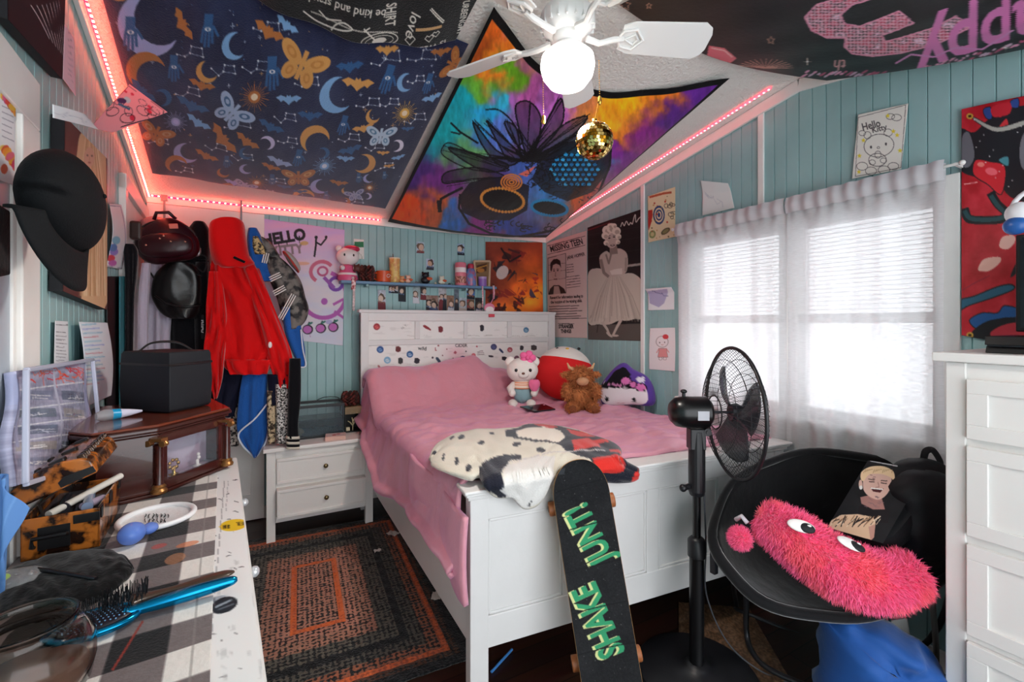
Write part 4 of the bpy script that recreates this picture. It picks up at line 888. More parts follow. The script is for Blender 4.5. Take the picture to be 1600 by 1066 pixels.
# ------------------------------------------------------------ left wall: canvases, papers, cap
def LW(off): return dict(pl=WL(off))
def c1_(pts): return [(x/3.9925, y/3.9925) for x, y in pts]
def c2_(pts): return [(x/4, 267+y/4) for x, y in pts]
def canvas(name, quad, off, dep, draw, w, h, bg, label, edge='17141a'):
    W4 = [P(x, y, pl=WL(off)) for x, y in quad]; t = thing(name, label, 'canvas print', (W4[2]+W4[3])/2)
    n = Vector((1, .082, 0)).normalized(); back = [q-n*dep for q in W4]
    mb = MB(); mb.add(W4+back, [(3, 2, 1, 0), (4, 5, 6, 7), (0, 1, 5, 4), (1, 2, 6, 5), (2, 3, 7, 6), (3, 0, 4, 7)]); mb.build('stretcher_frame', mat('canvas_edge', edge, .6), t)
    sheet('canvas_front', [q+n*.001 for q in W4], w, h, bg, draw, parent=t, thick=0); return t
def portrait_art(cv):
    cv.org(0, 0, 1); X, Y = cv.pxgrid(); n = fbm(X/14, Y/40, 3)[..., None]; cv.a[:] = np.array([.30, .17, .15])+n*.12
    r = random.Random(3)
    hair = [(125,205),(150,202),(163,225),(166,300),(168,470),(128,470),(124,440),(112,300),(118,240)]
    cv.poly([(p.x, p.y) for p in smoothpath([(x, y, 0) for x, y in hair], 5, True)], 'd8b088')
    for k in range(60): x = r.uniform(120, 164); cv.line([(138+(x-138)*.4, 212), (x, 300), (x+r.uniform(-4, 4), 460)], r.uniform(.6, 2), r.choice(['f0d8b4', 'b08458', 'c89c70', 'e8c8a0']), .7)
    cv.ell(137, 243, 8.5, 15, 'd8a890'); cv.ell(134, 240, 1.6, 1, '3a2420'); cv.ell(141, 241, 1.6, 1, '3a2420'); cv.ell(137, 251, 2.4, 1, 'a04848'); cv.line([(137.5,243),(137,248)], .8, 'b88870')
    cv.poly([(102,350),(124,350),(126,380),(120,470),(98,450)], '5a3430')
canvas('portrait_canvas', [(101, 182), (167, 248), (167, 484), (98, 455)], .035, .03, portrait_art, 90, 170, '4a2c28', 'canvas print of a long-haired blonde person behind the black cap')
def script2(cv):
    cv.org(0, 0, 3.9925); r = random.Random(2)
    for k in range(9):
        x = 120+k*27; cv.line([(x, 0), (x+110+k*3, 190+k*32)], 3.5, 'd8ccd0') if k < 8 else None
        if k < 8: cv.line([(x+8, 0), (x+70, 110+k*20)], 6, '2a1014')
canvas('scripture_canvas', [(10, -70), (104, -70), (97, 124), (12, 30)], .03, .025, script2, 100, 120, '2a1216', 'dark maroon canvas with rows of small white lettering at the top left', '1a0c10')
sheet('dark_poster', [(83, 124), (102, 126), (133, 200), (134, 224)], 10, 40, '2e2220', None, 'small dark folded poster behind the curled white sheet on the left wall', 'poster', on=LW(.02), thick=.001) if False else None
sheet('curled_sheet', c1_([(328,650),(470,700),(565,800),(330,735)]), 30, 20, 'dfe2e6', lambda cv: (cv.org(0, 0, 1), cv.scribble(86, 172, 120, 186, 12, .5, 'a0a8b8', 3)), 'curling pale sheet sticking out from the wall above the black cap', 'paper', on=LW(.10), thick=.0006, bow=lambda u, v: .02*np.sin(u*2))
def pinkcard(cv):
    cv.org(0, 0, 3.9925); K = '3a2a34'
    cv.line([(600,750),(790,560),(1010,700),(960,740),(720,810)], 4, K); r = random.Random(6)
    for x, y in ((738,630),(795,640),(900,705),(880,730),(765,775)): cv.ell(x, y, 15, 12, 'd8304a')
    for k in range(11): x, y = r.uniform(620, 950), r.uniform(610, 790); cv.ell(x, y, r.uniform(18, 40), r.uniform(12, 24), K, w=3)
    cv.ell(740, 690, 26, 20, 'b8c8d0'); cv.ell(700, 700, 34, 16, '4a3060'); cv.line([(680,720),(750,740)], 12, '3a6a8a')
sheet('pink_card', c1_([(808,525),(1045,700),(700,828),(565,795)]), 80, 60, 'f0a0a8', pinkcard, 'pink paper card with red hearts hanging off the wall beside the LED strip', 'card', on=dict(d=1.86), thick=.0008)
sheet('sticker_sheet', c2_([(676,205),(750,210),(788,618),(676,600)]), 40, 70, 'e8eaee', lambda cv: (cv.org(0, 267, 4), [cv.ell(x, y, 22, 26, c) for x, y, c in ((700,390,'88c8e0'),(700,470,'a090e0'),(690,520,'e05060'),(705,560,'c870c0'),(690,440,'6090d0'))], cv.line([(680,215),(742,220),(770,600),(680,590)], 3, '7080a0')),
      'white sheet of round blue, red and purple stickers beside the portrait canvas', 'sticker sheet', on=LW(.02), thick=.0006, bow=lambda u, v: .004+.012*np.sin(v*4))
sheet('note_card', c2_([(345,937),(425,941),(432,1240),(338,1230)]), 24, 60, 'dfe0e4', lambda cv: (cv.org(0, 267, 4), cv.line([(350,962),(425,962)], 3, '404048'), [cv.scribble(352, 1000+k*22, 415, 1004+k*22, 8, 3, '606068', k) for k in range(9)]),
      'narrow white card with pencil scribbles pinned to the left wall', 'note', on=LW(.012), thick=.0006)
sheet('letter_sheet', [(121, 503), (166, 504), (158, 560), (172, 618)], 40, 70, 'e4e9f0', lambda cv: (cv.org(0, 267, 4), [cv.line([(500, 960+k*26), (600+k % 3*20, 955+k*26)], 6, ['58b0d0', '7080d0', 'c86070'][k % 3], .6) for k in range(14)]),
      'white letter sheet with blue handwriting hanging above the jewellery cabinet', 'note', on=LW(.02), thick=.0006, bow=lambda u, v: .012*np.sin(v*3.1)) if False else None
def letter(cv): cv.org(0, 267, 4); [cv.line([(500, 965+k*24), (590+k % 3*15, 958+k*24)], 6, ['58b0d0', '7088d8', '60a8c8', 'c86070'][k % 4], .6) for k in range(16)]
sheet('letter_sheet', [(121, 503), (166, 504.5), (172, 618), (124, 640)], 50, 90, 'e2e8f0', letter, 'white letter sheet with blue handwriting hanging above the jewellery cabinet', 'note', on=LW(.02), thick=.0006, bow=lambda u, v: .004+.012*np.sin(v*3.1))
sheet('leaf_print', [(-30, 112), (25, 150), (22, 290), (-30, 270)], 60, 130, 'e6e6ea', lambda cv: (cv.org(0, 0, 3.9925), [cv.lines(10, 590, 90, 8, 38, 4, '7a7a8a', 3, .45)], [cv.ell(60+(k*37 % 90)-40, (600 if k % 3 == 0 else 930)+(k*53 % 130), 22, 30, c, rot=k, al=.85) for k, c in enumerate(['e8b020', 'e07020', 'd84030', 'c83070', 'f0a030', 'e8c040', 'd05028', 'e06090']*3)]),
      'framed notice with autumn leaves inside the white casing at the left edge', 'print', on=LW(.022), thick=.002)
mb = MB(); W4 = [P(x, y, pl=WL(.05)) for x, y in ((-30, 300), (17, 330), (17, 430), (-30, 440))]; n = Vector((1, .082, 0)).normalized()
mb.add(W4+[q-n*.02 for q in W4], [(3, 2, 1, 0), (4, 5, 6, 7), (0, 1, 5, 4), (1, 2, 6, 5), (2, 3, 7, 6), (3, 0, 4, 7)])
mb.build('dark_bag', mat('black_cloth', '141416', .8, bump=.3), label='black cloth panel hanging below the leaf notice at the left edge', cat='cloth', bevel=.004)
# the black cap on its hook
cc = P(100, 316, pl=WL(.13)); cap = thing('baseball_cap', 'black curved-brim baseball cap hanging on the left wall', 'cap', cc-Vector((0, 0, .12)))
T = Matrix.Translation(cc) @ Matrix.Rotation(R(14), 4, 'Y') @ RL
CAPM = mat('cap_twill', '0c0d10', .8, bump=.2, bs=250, spec=.25)
sw = lambda w, q: w*(1-.06*max(0, q.z)) if q.x > 0 else Vector((w.x*.85, w.y, w.z))
T2 = Matrix.Translation(cc) @ Matrix.Scale(.92, 4) @ Matrix(((S_*0+.75, .0, 0, 0), (0, 1, 0, 0), (0, 0, 1, 0), (0, 0, 0, 1)))
def capdome(w, q):
    a = atan2(q.z, q.y); s = 1+.012*abs(sin(3*a)); return Vector((w.x, w.y*s, w.z*s-(.02*q.y if q.z < 0 else 0)))
mb = MB(T2); mb.ell((0, 0, 0), (.10, .155, .125), 0, fn=capdome, nu=40, nv=24); mb.build('crown', CAPM, cap, smooth='all')
mb = MB(T2)
def brim(u, v):
    a = -pi*.62+u*pi*1.0; r0 = .10; y = -.02+(.125+.035*v)*sin(a)*1.0-.035; z = -.06-(.07+.10*v)*max(0, cos(a))**.8
    return (.085*cos(a)*.3+.03-.05*v*(1-cos(a)), y, z)
mb.grid(brim, 30, 8); mb.build('brim', CAPM, cap, smooth='all', solid=.006)
mb = MB(T2); mb.ell((.099, .02, .03), .006, nu=12, nv=8); mb.build('button', CAPM, cap, smooth='all')
sheet('cap_lettering', [P(86, 381, d=1.33), P(124, 379, d=1.33), P(125, 386, d=1.33), P(86, 388, d=1.33)], 30, 8, 'c8ccd8', None, parent=cap, thick=.001) if False else None
mb = MB(); k0 = P(60, 245, pl=WL(0)); mb.tube([k0, k0+Vector((.05, 0, 0)), k0+Vector((.06, 0, .02))], .005, 8)
mb.build('wall_hook', BLACKP(), label='black wall hook holding up the black cap', cat='hook', smooth=True) if False else None
# ------------------------------------------------------------ bed
bed = thing('bed', 'white painted distressed bed frame with sticker-covered headboard and panelled footboard', 'bed', (1.55, 2.7, 0))
HY_ = 3.75
def hx(x): return P(560+x/5, 520, Y=HY_).x
def hz(x, y): return P(560+x/5, 480+y/5, Y=HY_).z
WP = mat('distressed_white', 'dddcdb', .42, var=.015, vs_=9, bump=.12, bs=22)
def head_art(cv):
    cv.org(560, 480, 5); X, Y = cv.pxgrid(); n = fbm(X/90, Y/14, 3)[..., None]; cv.a[:] = np.array([.925, .92, .91])-(n > .72)*.05
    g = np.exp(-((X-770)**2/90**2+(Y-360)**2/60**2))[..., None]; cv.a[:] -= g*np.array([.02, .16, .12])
    D = '2c2a34'
    for (x, y, q, c, c2) in ((172,333,27,'2f5590','6f98c8'),(403,370,26,'2a5a90','a0b8d8'),(228,415,27,'7fb0d0','c8d8e0'),(723,442,25,'3a4878','6070a0'),(815,407,25,'4a3a68','a07850'),(1057,312,24,'44486e','5a6090'),(1183,334,20,'a04850','d8a0a8'),(1236,400,20,'70485a','a08090'),(1309,180,21,'4878a0','a0c0d0'),(145,155,26,'a03038','d86060'),(900,378,17,'d06a78','e8a0a8')):
        cv.ell(x, y, q, c=c); cv.ell(x, y+3, q*.6, q*.5, c2); cv.line([(x-q*.6, y+q*.3), (x+q*.6, y-q*.2)], 4, c)
    for (x, y, w, h, c, a) in ((312,330,22,24,'6a2c30',.2),(643,175,19,26,'7a2c34',0),(458,420,22,24,D,.3),(330,420,20,26,'3a3a3c',.1),(1275,320,15,20,'3a3438',.2),(1370,318,24,22,'4a4444',.1),(1140,402,22,16,D,.2),(965,165,16,27,D,0),(1115,342,24,9,'2c3a60',.8),(625,415,12,30,'3a4860',-.6),(540,163,34,9,'8a2c34',.6),(525,160,26,7,'8a2c34',.6),(1035,385,20,8,D,.1),(1328,392,8,8,D,0),(1405,398,18,8,'5a4a4c',.2),(165,470,9,20,'b87878',-.5)):
        cv.poly(xf([(-1,-.8),(.7,-1),(1,.6),(.1,1),(-.9,.7)], x, y, 1, 0) if False else [(x+u*w*cos(a)-v*h*sin(a), y+u*w*sin(a)+v*h*cos(a)) for u, v in ((-1,-.7),(0,-1),(.9,-.6),(1,.5),(.2,1),(-.8,.8))], c)
    cv.text('CIDER', 803, 302, 34, '4a4448', bold=.02); cv.text('L', 605, 330, 34, 'a04048', bold=.03); cv.text('N. Y.', 360, 155, 26, '9a9894', ang=-.7); cv.text('wild', 500, 325, 40, '303034', bold=.02, ang=.1)
    for (x, y, q, c) in ((625,302,8,'903840'),(690,330,6,'903840'),(925,308,8,'b03040'),(658,378,6,'70303a'),(840,347,7,'3a2a30'),(580,395,10,D),(778,433,6,'b04050'),(756,355,14,'b05060'),(740,400,5,'903840'),(670,440,9,'a04050')): cv.poly([(x, y-q), (x+q, y), (x+q*.3, y+q), (x-q, y+q*.3)], c)
    for k in range(3): cv.scribble(930, 350+k*12, 985, 340+k*15, 8, 4, '6a5a60', k+4)
    r = random.Random(4)
    for k in range(70): x, y = r.uniform(10, 1530), r.choice([50, 95, 225, 262, 520]); cv.line([(x, y+r.uniform(-5, 5)), (x+r.uniform(10, 70), y+r.uniform(-5, 5))], r.uniform(1, 3), 'b4b0aa')
x0, x1 = hx(15), hx(1525); zt = hz(15, 42); zt2 = hz(1500, 65)
face = sheet('headboard_face', [Vector((x0, HY_, zt-.01)), Vector((x1, HY_, zt-.01)), Vector((x1, HY_, .45)), Vector((x0, HY_, .45))], 420, 250, 'ecebe8', head_art, parent=bed, thick=0)
mb = MB(); mb.box((x0, HY_+.002, .2), (x1, HY_+.05, zt-.01)); mb.build('headboard_panel', WP, bed, bevel=.004)
for a, b in ((15, 78), (1478, 1528)): mb = MB(); mb.box((hx(a), HY_-.02, 0), (hx(b), HY_+.06, zt)); mb.build('headboard_post', WP, bed, bevel=.004)
mb = MB(); mb.box((x0-.015, HY_-.03, zt-.002), (x1+.01, HY_+.07, zt+.025)); mb.box((x0, HY_-.014, zt-.07), (x1, HY_, zt)); mb.box((x0, HY_-.014, zt-.27), (x1, HY_, zt-.222))
for a, b in ((438, 478), (820, 850), (1160, 1195)): mb.box((hx(a), HY_-.014, zt-.222), (hx(b), HY_, zt-.07))
mb.build('headboard_rails', WP, bed, bevel=.005)
FL, FR = Vector((.676, 1.579, 0)), Vector((2.428, 1.416, 0)); fd = (FR-FL); FLN = fd.length; fa = atan2(fd.y, fd.x)
FT = Matrix.Translation(FL) @ Matrix.Rotation(fa, 4, 'Z')       # x along the footboard, -y towards the viewer
zt = .835
mb = MB(FT); mb.box((.03, .012, .24), (FLN-.03, .04, zt)); mb.build('footboard_panel', WP, bed)
for a, b in ((.0, .075), (FLN-.075, FLN)): mb = MB(FT); mb.box((a, 0, 0), (b, .06, zt)); mb.build('footboard_post', WP, bed, bevel=.004)
mb = MB(FT); mb.box((.07, .002, .235), (FLN-.07, .03, .36)); mb.box((.07, .002, zt-.10), (FLN-.07, .03, zt))
q = FLN/4
for k in range(1, 4): mb.box((q*k-.035, .004, .355), (q*k+.035, .03, zt-.095))
for k in range(4):
    a, b = q*k+(.075 if k == 0 else .035), q*(k+1)-(.075 if k == 3 else .035)
    for (c, d) in (((a, .36), (b, .372)), ((a, zt-.112), (b, zt-.1)), ((a, .36), (a+.012, zt-.1)), ((b-.012, .36), (b, zt-.1))): mb.box((c[0], .006, c[1]), (d[0], .02, d[1]))
mb.build('footboard_rails', WP, bed, bevel=.004)
mb = MB(FT)
for i, (o, z0, z1) in enumerate(((.012, zt-.012, zt+.004), (.022, zt+.004, zt+.016), (.03, zt+.016, zt+.03))): mb.box((-o, -o, z0), (FLN+o, .06+o, z1))
mb.build('footboard_cap', WP, bed, bevel=.005)
for xa, xb, nm in ((.685, .71, 0), (2.43, 2.455, 1)):
    mb = MB(); ya = FL.y+.06 if nm == 0 else FR.y+.06; mb.box((xa, ya, .25), (xb, HY_, .47)); mb.build('side_rail', WP, bed, bevel=.003)
mb = MB(); 
mb.ell((1.565, 2.66, .58), (.85, 1.06, .19), nu=60, nv=24, p=.25); tag(mb.build('mattress', mat('mattress_ticking', 'd8d4cc', .8), smooth='all'), 'white mattress between the side rails under the pink comforter', 'mattress')
# comforter
def ip(x, xs, ys): return float(np.interp(x, xs, ys))
def sm(a, b, x): t = min(1, max(0, (x-a)/(b-a))); return t*t*(3-2*t)
def top_z(x, y):
    h = .845+.02*sm(2.4, 1.7, y)
    pk = 1.125+.05*math.exp(-((x-1.45)/.25)**2)+.012*sin(x*9)-.06*sm(1.55, 1.75, x)
    h += (pk-.845)*sm(3.20, 3.58, y)*(1-.5*sm(3.66, 3.76, y))
    h += .014*(mnoise.noise(Vector((x*3, y*4, 1)))+.6*mnoise.noise(Vector((x*8, y*5, 2))))
    h += .022*abs(mnoise.noise(Vector((x*3.5+y*6, y*4-x*5, 5))))*1.6+.006*mnoise.noise(Vector((x*7, y*22, 4)))
    h += .013*(1-abs(mnoise.noise(Vector((x*7+y*3, y*8-x*3, 7))))*3)*(.5+.5*mnoise.noise(Vector((x*2, y*2, 11))))
    return h
def comf(u, v):
    xq = .73 if u < .42 else .73+(u-.42)/.58*1.77; ys = 1.652-.093*(xq-.676); y = ys+(3.715-ys)*v; zb = ip(y, [1.6, 1.72, 1.9, 2.2, 2.76, 3.0, 3.3, 3.7], [.50, .56, .58, .56, .49, .58, .66, .72])
    xe = .70; xr = 2.5
    if u > .42:
        t = (u-.42)/.58; x = xe+.03+(xr-xe-.03)*t; z = top_z(x, y)
        if t > .94: z -= .10*((t-.94)/.06)**2
        return (x, y+.012*mnoise.noise(Vector((x*4, y*4, 9))), z)
    t = 1-u/.42                                                    # 0 at the mattress edge, 1 at the hem
    ztp = top_z(xe+.03, y); r = .07; fold = sin(y*8+2.0*sin(y*2.1))+.35*sin(y*21+t*2)
    arc = min(1, t/.22); a = arc*pi/2
    x = xe+.03-r*sin(a); z = ztp-r*(1-cos(a))
    if t > .22:
        s = (t-.22)/.78; z = (ztp-r)*(1-s)+zb*s; hem = math.exp(-((s-.93)/.07)**2)
        lean = .11*sm(2.9, 3.5, y)*(1-s)                            # the drape stands off below the pillows
        x = xe+.03-r-.035*s-.014*fold*s**.7-.03*hem-.045*math.exp(-((y-2.95)/.3)**2)*s+lean*.2
        x -= .008*mnoise.noise(Vector((y*12, z*6, 3)))
        y += -.03*s*sm(2.1, 1.7, y)
    return (x, y, z)
def pinkmat():
    m = mat('pink_satin', 'd48c9a', .4, bump=.8, bs=12, sheen=.5, spec=.5); nt = m.node_tree; b = nt.nodes['Principled BSDF']
    b.inputs['Sheen Tint'].default_value = lin('e8a0d8')+[1]; b.inputs['Anisotropic'].default_value = .5
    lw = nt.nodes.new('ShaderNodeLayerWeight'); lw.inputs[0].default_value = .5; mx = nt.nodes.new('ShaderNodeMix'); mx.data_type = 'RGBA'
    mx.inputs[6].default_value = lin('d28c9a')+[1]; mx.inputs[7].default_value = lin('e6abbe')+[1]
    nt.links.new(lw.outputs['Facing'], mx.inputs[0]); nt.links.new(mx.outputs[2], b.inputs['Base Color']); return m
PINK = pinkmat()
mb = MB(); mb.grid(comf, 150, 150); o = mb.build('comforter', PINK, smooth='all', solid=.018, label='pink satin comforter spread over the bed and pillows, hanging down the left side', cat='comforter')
# loose corner hanging beside the footboard post
def corner(u, v):
    xa = .655-.012*sin(u*9)-.02*sin(pi*v)*sin(pi*u); y = 2.3-.745*u; zt_ = .82-.05*u**2; zb = .60-.10*sm(.2, .75, u)-.06*sm(.7, 1, u)
    return (xa-.035*v*(1-v), y, zt_*(1-v)+zb*v)
mb = MB(); mb.grid(corner, 30, 24); tag(mb.build('hanging_corner', PINK, o, smooth='all', solid=.02))
# pxcloth: a soft thing lying where its outline is seen, draped over what is below
def pxcloth(name, T_, B_, place, art, crop, w, h, bg, label, cat, bump=.03, thick=.012, mt=None, pw=.5, seed=0, wr=.004, parent=None):
    Tp = smoothpath([(x, y, 0) for x, y in T_], 8); Bp = smoothpath([(x, y, 0) for x, y in B_], 8)
    def res(pp, n):
        L = np.array([[p.x, p.y] for p in pp]); s = np.concatenate([[0], np.cumsum(np.hypot(*np.diff(L, axis=0).T))]); t = np.linspace(0, s[-1], n)
        return np.stack([np.interp(t, s, L[:, 0]), np.interp(t, s, L[:, 1])], 1)
    T2, B2 = res(Tp, w), res(Bp, w); v = np.linspace(0, 1, h)[:, None, None]; px = T2[None]*(1-v)+B2[None]*v
    mn, mx = px.reshape(-1, 2).min(0)-2, px.reshape(-1, 2).max(0)+2; K = 1.6
    cw, ch = int((mx[0]-mn[0])*K), int((mx[1]-mn[1])*K)
    cv = Cv(cw, ch, bg, [(mn[0], mn[1]), (mx[0], mn[1]), (mx[0], mx[1]), (mn[0], mx[1])]); cv.org(*crop); art(cv); C = cv.out()
    ix = np.clip(((px[..., 0]-mn[0])*K).astype(int), 0, cw-1); iy = np.clip(((px[..., 1]-mn[1])*K).astype(int), 0, ch-1); col = C[iy, ix]
    co = np.zeros((h, w, 3))
    for j in range(h):
        for i in range(w):
            p, n = place(px[j, i, 0], px[j, i, 1]); vv = j/(h-1); uu = i/(w-1)
            o = bump*(sin(pi*vv)*min(1, sin(pi*uu)*3))**pw+wr*mnoise.noise(Vector((uu*14+seed, vv*6, seed)))*2
            co[j, i] = p+n*o
    o = np_mesh(name, co, w, h, col, mt or pmat('fleece', .85, .35, 160, .4, .2), parent)
    q = o.modifiers.new('t', 'SOLIDIFY'); q.thickness = thick; q.offset = 0
    return tag(o, label, cat)
fn_ = Vector((sin(fa), -cos(fa), 0)); fk = fn_.dot(FL)+.05
def on_foot(x, y):
    p = P(x, y, Z=.895); g = fn_.dot(p)
    if g < fk: return p, Vector((0, 0, 1))*.9+fn_*.1
    p = P(x, y, pl=(fn_.x, fn_.y, 0, fk+.0)); return p, fn_
def rob_art(cv):
    cv.org(560, 480, 3.2); D = '1d1f2c'; X, Y = cv.pxgrid(); cv.a[:] = np.array([.90, .88, .82])-fbm(X/70, Y/40, 3)[..., None]*.08
    cv.poly([(730,640),(790,625),(850,592),(960,600),(1100,630),(1290,700),(1420,800),(1390,880),(1200,870),(1160,790),(1040,750),(990,710),(880,700),(740,670)], D)
    cv.poly([(785,650),(820,630),(960,612),(1010,640),(1035,680),(1000,705),(900,690),(800,672)], 'efe8da')
    for q in ([(875,592),(960,598),(1000,618),(960,622),(890,610)],[(1040,625),(1130,640),(1190,670),(1110,675),(1060,655)],[(1065,695),(1150,680),(1200,700),(1205,730),(1080,745)],[(1175,690),(1240,680),(1255,700),(1200,705)],[(1170,790),(1330,765),(1300,810),(1190,820)],[(1250,740),(1310,740),(1330,760),(1260,755)],[(1345,845),(1385,810),(1400,850),(1370,872)]): cv.poly(q, 'cf2f28')
    for (x, y, a, b, t) in ((515,675,17,13,-.5),(468,676,13,8,-.7),(613,708,20,11,-.3),(668,650,15,6,.1),(792,712,21,12,0),(912,748,23,12,.1),(492,800,9,20,0),(550,832,15,18,.3),(425,780,5,18,.1),(380,755,5,14,.3)): cv.ell(x, y, a, b, D, rot=t)
    cv.poly([(605,830),(640,800),(740,770),(815,770),(820,795),(760,800),(715,860),(715,900),(750,935),(700,940),(640,900)], D)
    cv.line([(720,850),(760,810),(860,790),(960,760),(1110,745),(1230,750)], 5, 'c8c4c4'); cv.poly([(700,900),(740,830),(900,780),(980,780),(960,860),(900,960),(830,1000),(760,960)], 'dcdad8', .9); cv.poly([(835,980),(860,950),(850,985)], D)
def c6(p): return [(560+x/3.2, 480+y/3.2) for x, y in p]
pxcloth('spotted_hoodie', c6([(362,765),(400,690),(490,640),(620,618),(780,612),(850,592),(960,598),(1100,625),(1290,700),(1305,760),(1392,812)]),
        c6([(372,790),(440,830),(560,862),(610,850),(650,910),(700,945),(770,945),(830,1000),(905,965),(965,850),(1050,790),(1180,855),(1340,868),(1392,850)]), on_foot, rob_art, (560, 480, 3.2), 150, 44, 'e8e4d8',
        'fleece throw with black spots and red black patches lying over the footboard', 'blanket', bump=.022, thick=.022)
# ------------------------------------------------------------ soft toys on the bed
def plush(name, key, c, rough=.9): return mat(name, key, rough, bump=.5, bs=220, sheen=.6)
FW_ = mat('white_plush', 'ece6e0', .9, bump=.4, bs=260, sheen=.5); PK_ = mat('pink_plush', 'e8709c', .9, bump=.4, bs=220, sheen=.5)
BLK = mat('bead_black', '0c0c0e', .2); BRD_ = mat('nose_felt', '6a4436', .8); YEL = mat('yellow_felt', 'e4b850', .8)
p0 = P(823, 632, Z=.862); VT = Matrix.Rotation(-TH, 4, 'Z')              # local frame turned to the room's diagonal: -y looks out
t = thing('plush_toy', 'white plush toy with pink flower and striped top sitting at the pillow', 'plush toy', p0)
T = Matrix.Translation(p0+Vector((0, .06, -.005))) @ VT
mb = MB(T); mb.ell((.0, 0, .105), (.085, .075, .105), nu=24, nv=14)
mb.build('body', mat('teal_overall', '8fb4bc', .9, bump=.4, bs=200), t, smooth='all')
mb = MB(T); mb.lathe([(.05, .12), (.088, .13), (.09, .145), (.085, .165), (.07, .185), (.03, .2)], n=24); mb.build('striped_top', mat('striped_jersey', 'e08858', .9, c2='f0e0d0', vs_=1, stretch=(0, 0, 60)), t, smooth='all')
mb = MB(T); mb.ell((-.005, -.02, .27), (.125, .09, .10), nu=32, nv=18)
for sx in (-1, 1): mb.ell((sx*.095-.005, -.01, .335), (.042, .022, .042), nu=18, nv=10)
mb.ell((0, -.095, .245), (.045, .03, .032), nu=18, nv=10)
mb.build('head', FW_, t, smooth='all')
for sx in (-1, 1):
    mb = MB(T); mb.ell((sx*.055, -.104, .278), (.012, .007, .013), nu=12, nv=8); mb.build('eye', BLK, t, smooth='all')
    mb = MB(T); mb.ell((sx*.07-.01, -.10, .02), (.038, .06, .032), nu=16, nv=10); mb.build('foot', FW_, t, smooth='all')
    mb = MB(T); mb.tube([(sx*.07, -.02, .16), (sx*.10, -.06, .13), (sx*.085, -.1, .10)], [.026, .03, .026], 12); mb.ell((sx*.085, -.1, .1), .028, nu=12, nv=8); mb.build('arm', FW_, t, smooth='all')
mb = MB(T); mb.ell((0, -.125, .255), (.013, .008, .009), nu=12, nv=8); mb.build('nose', BRD_, t, smooth='all')
mb = MB(T)
for k in range(5): a = 2*pi*k/5; mb.ell((.035+.038*cos(a), -.05, .37+.032*sin(a)), (.03, .025, .028), nu=14, nv=8)
mb.ell((.035, -.07, .37), .016, nu=12, nv=8); mb.build('flower', mat('hot_pink', 'ec6aa0', .9, bump=.3, bs=200), t, smooth='all')
mb = MB(T); mb.ell((.085, -.11, .155), (.045, .02, .05), fn=lambda w, q: Vector((w.x, w.y, w.z+(abs(q.x)*.02))), nu=20, nv=12); mb.build('heart', PK_, t, smooth='all')
# big round red and white one
p0 = P(893, 628, Z=.862); T = Matrix.Translation(p0+Vector((.04, .16, -.01))) @ VT
t = thing('plush_toy', 'large round red and white plush toy leaning behind the brown one', 'plush toy', T.translation)
RB = .225
mb = MB(T @ Matrix.Translation((0, 0, RB)) @ Matrix.Rotation(R(10), 4, 'Y') @ Matrix.Rotation(R(-12), 4, 'X'))
mb.ell((0, 0, 0), (RB*1.08, RB*.85, RB), 0, nu=48, nv=32)
mb.m = [1 if i//48 < 11 else 0 for i in range(len(mb.f))]
mb.build('body', [mat('red_plush', 'd81c20', .85, bump=.15, bs=120), FW_], t, smooth='all')
mb = MB(T); mb.ell((.01, -.125, RB*1.45), (.05, .02, .018), nu=14, nv=8); mb.ell((.09, -.115, RB*1.48), (.035, .02, .018), nu=14, nv=8); mb.build('neck_trim', mat('pale_pink', 'e8b4b8', .8), t, smooth='all')
mb = MB(T); mb.ell((.02, -.055, RB*1.93), (.016, .012, .009), nu=12, nv=8); mb.build('nose', YEL, t, smooth='all')
for sx in (-1, 1): mb = MB(T); mb.ell((sx*.09+.03, -.03, RB*1.92), (.014, .01, .012), nu=12, nv=8); mb.build('eye', BLK, t, smooth='all')
# brown shaggy one
p0 = P(912, 641, Z=.862); T = Matrix.Translation(p0+Vector((0, .04, -.005))) @ VT
t = thing('plush_toy', 'shaggy brown highland cow plush toy with small horns on the bed', 'plush toy', p0)
BRN = mat('brown_fur', 'a8663a', .95, var=.25, vs_=30); BRD = mat('brown_fur_dark', '7a4426', .9)
def furry(mb, c, r, n, ln, T, m=1, seed=1):
    mb.ell(c, r, 0, T=T, nu=20, nv=12); c = Vector(c); r = Vector(r)
    def sf(g):
        z = g.uniform(-1, 1); a = g.uniform(0, 2*pi); s = sqrt(1-z*z); q = Vector((s*cos(a), s*sin(a), z)); nn = Vector((q.x/r.x, q.y/r.y, q.z/r.z)).normalized()
        return (T or Matrix()) @ (c+Vector((q.x*r.x, q.y*r.y, q.z*r.z))), ((T or Matrix()).to_3x3() @ nn)
    fur(mb, sf, n, ln, .0035, m, seed, down=.4)
mb = MB(); furry(mb, (0, 0, .10), (.095, .08, .105), 900, .03, T, 0, 1); mb.build('body', BRN, t)
mb = MB(); furry(mb, (0, -.025, .245), (.085, .075, .07), 900, .035, T, 0, 2); mb.build('head', BRN, t)
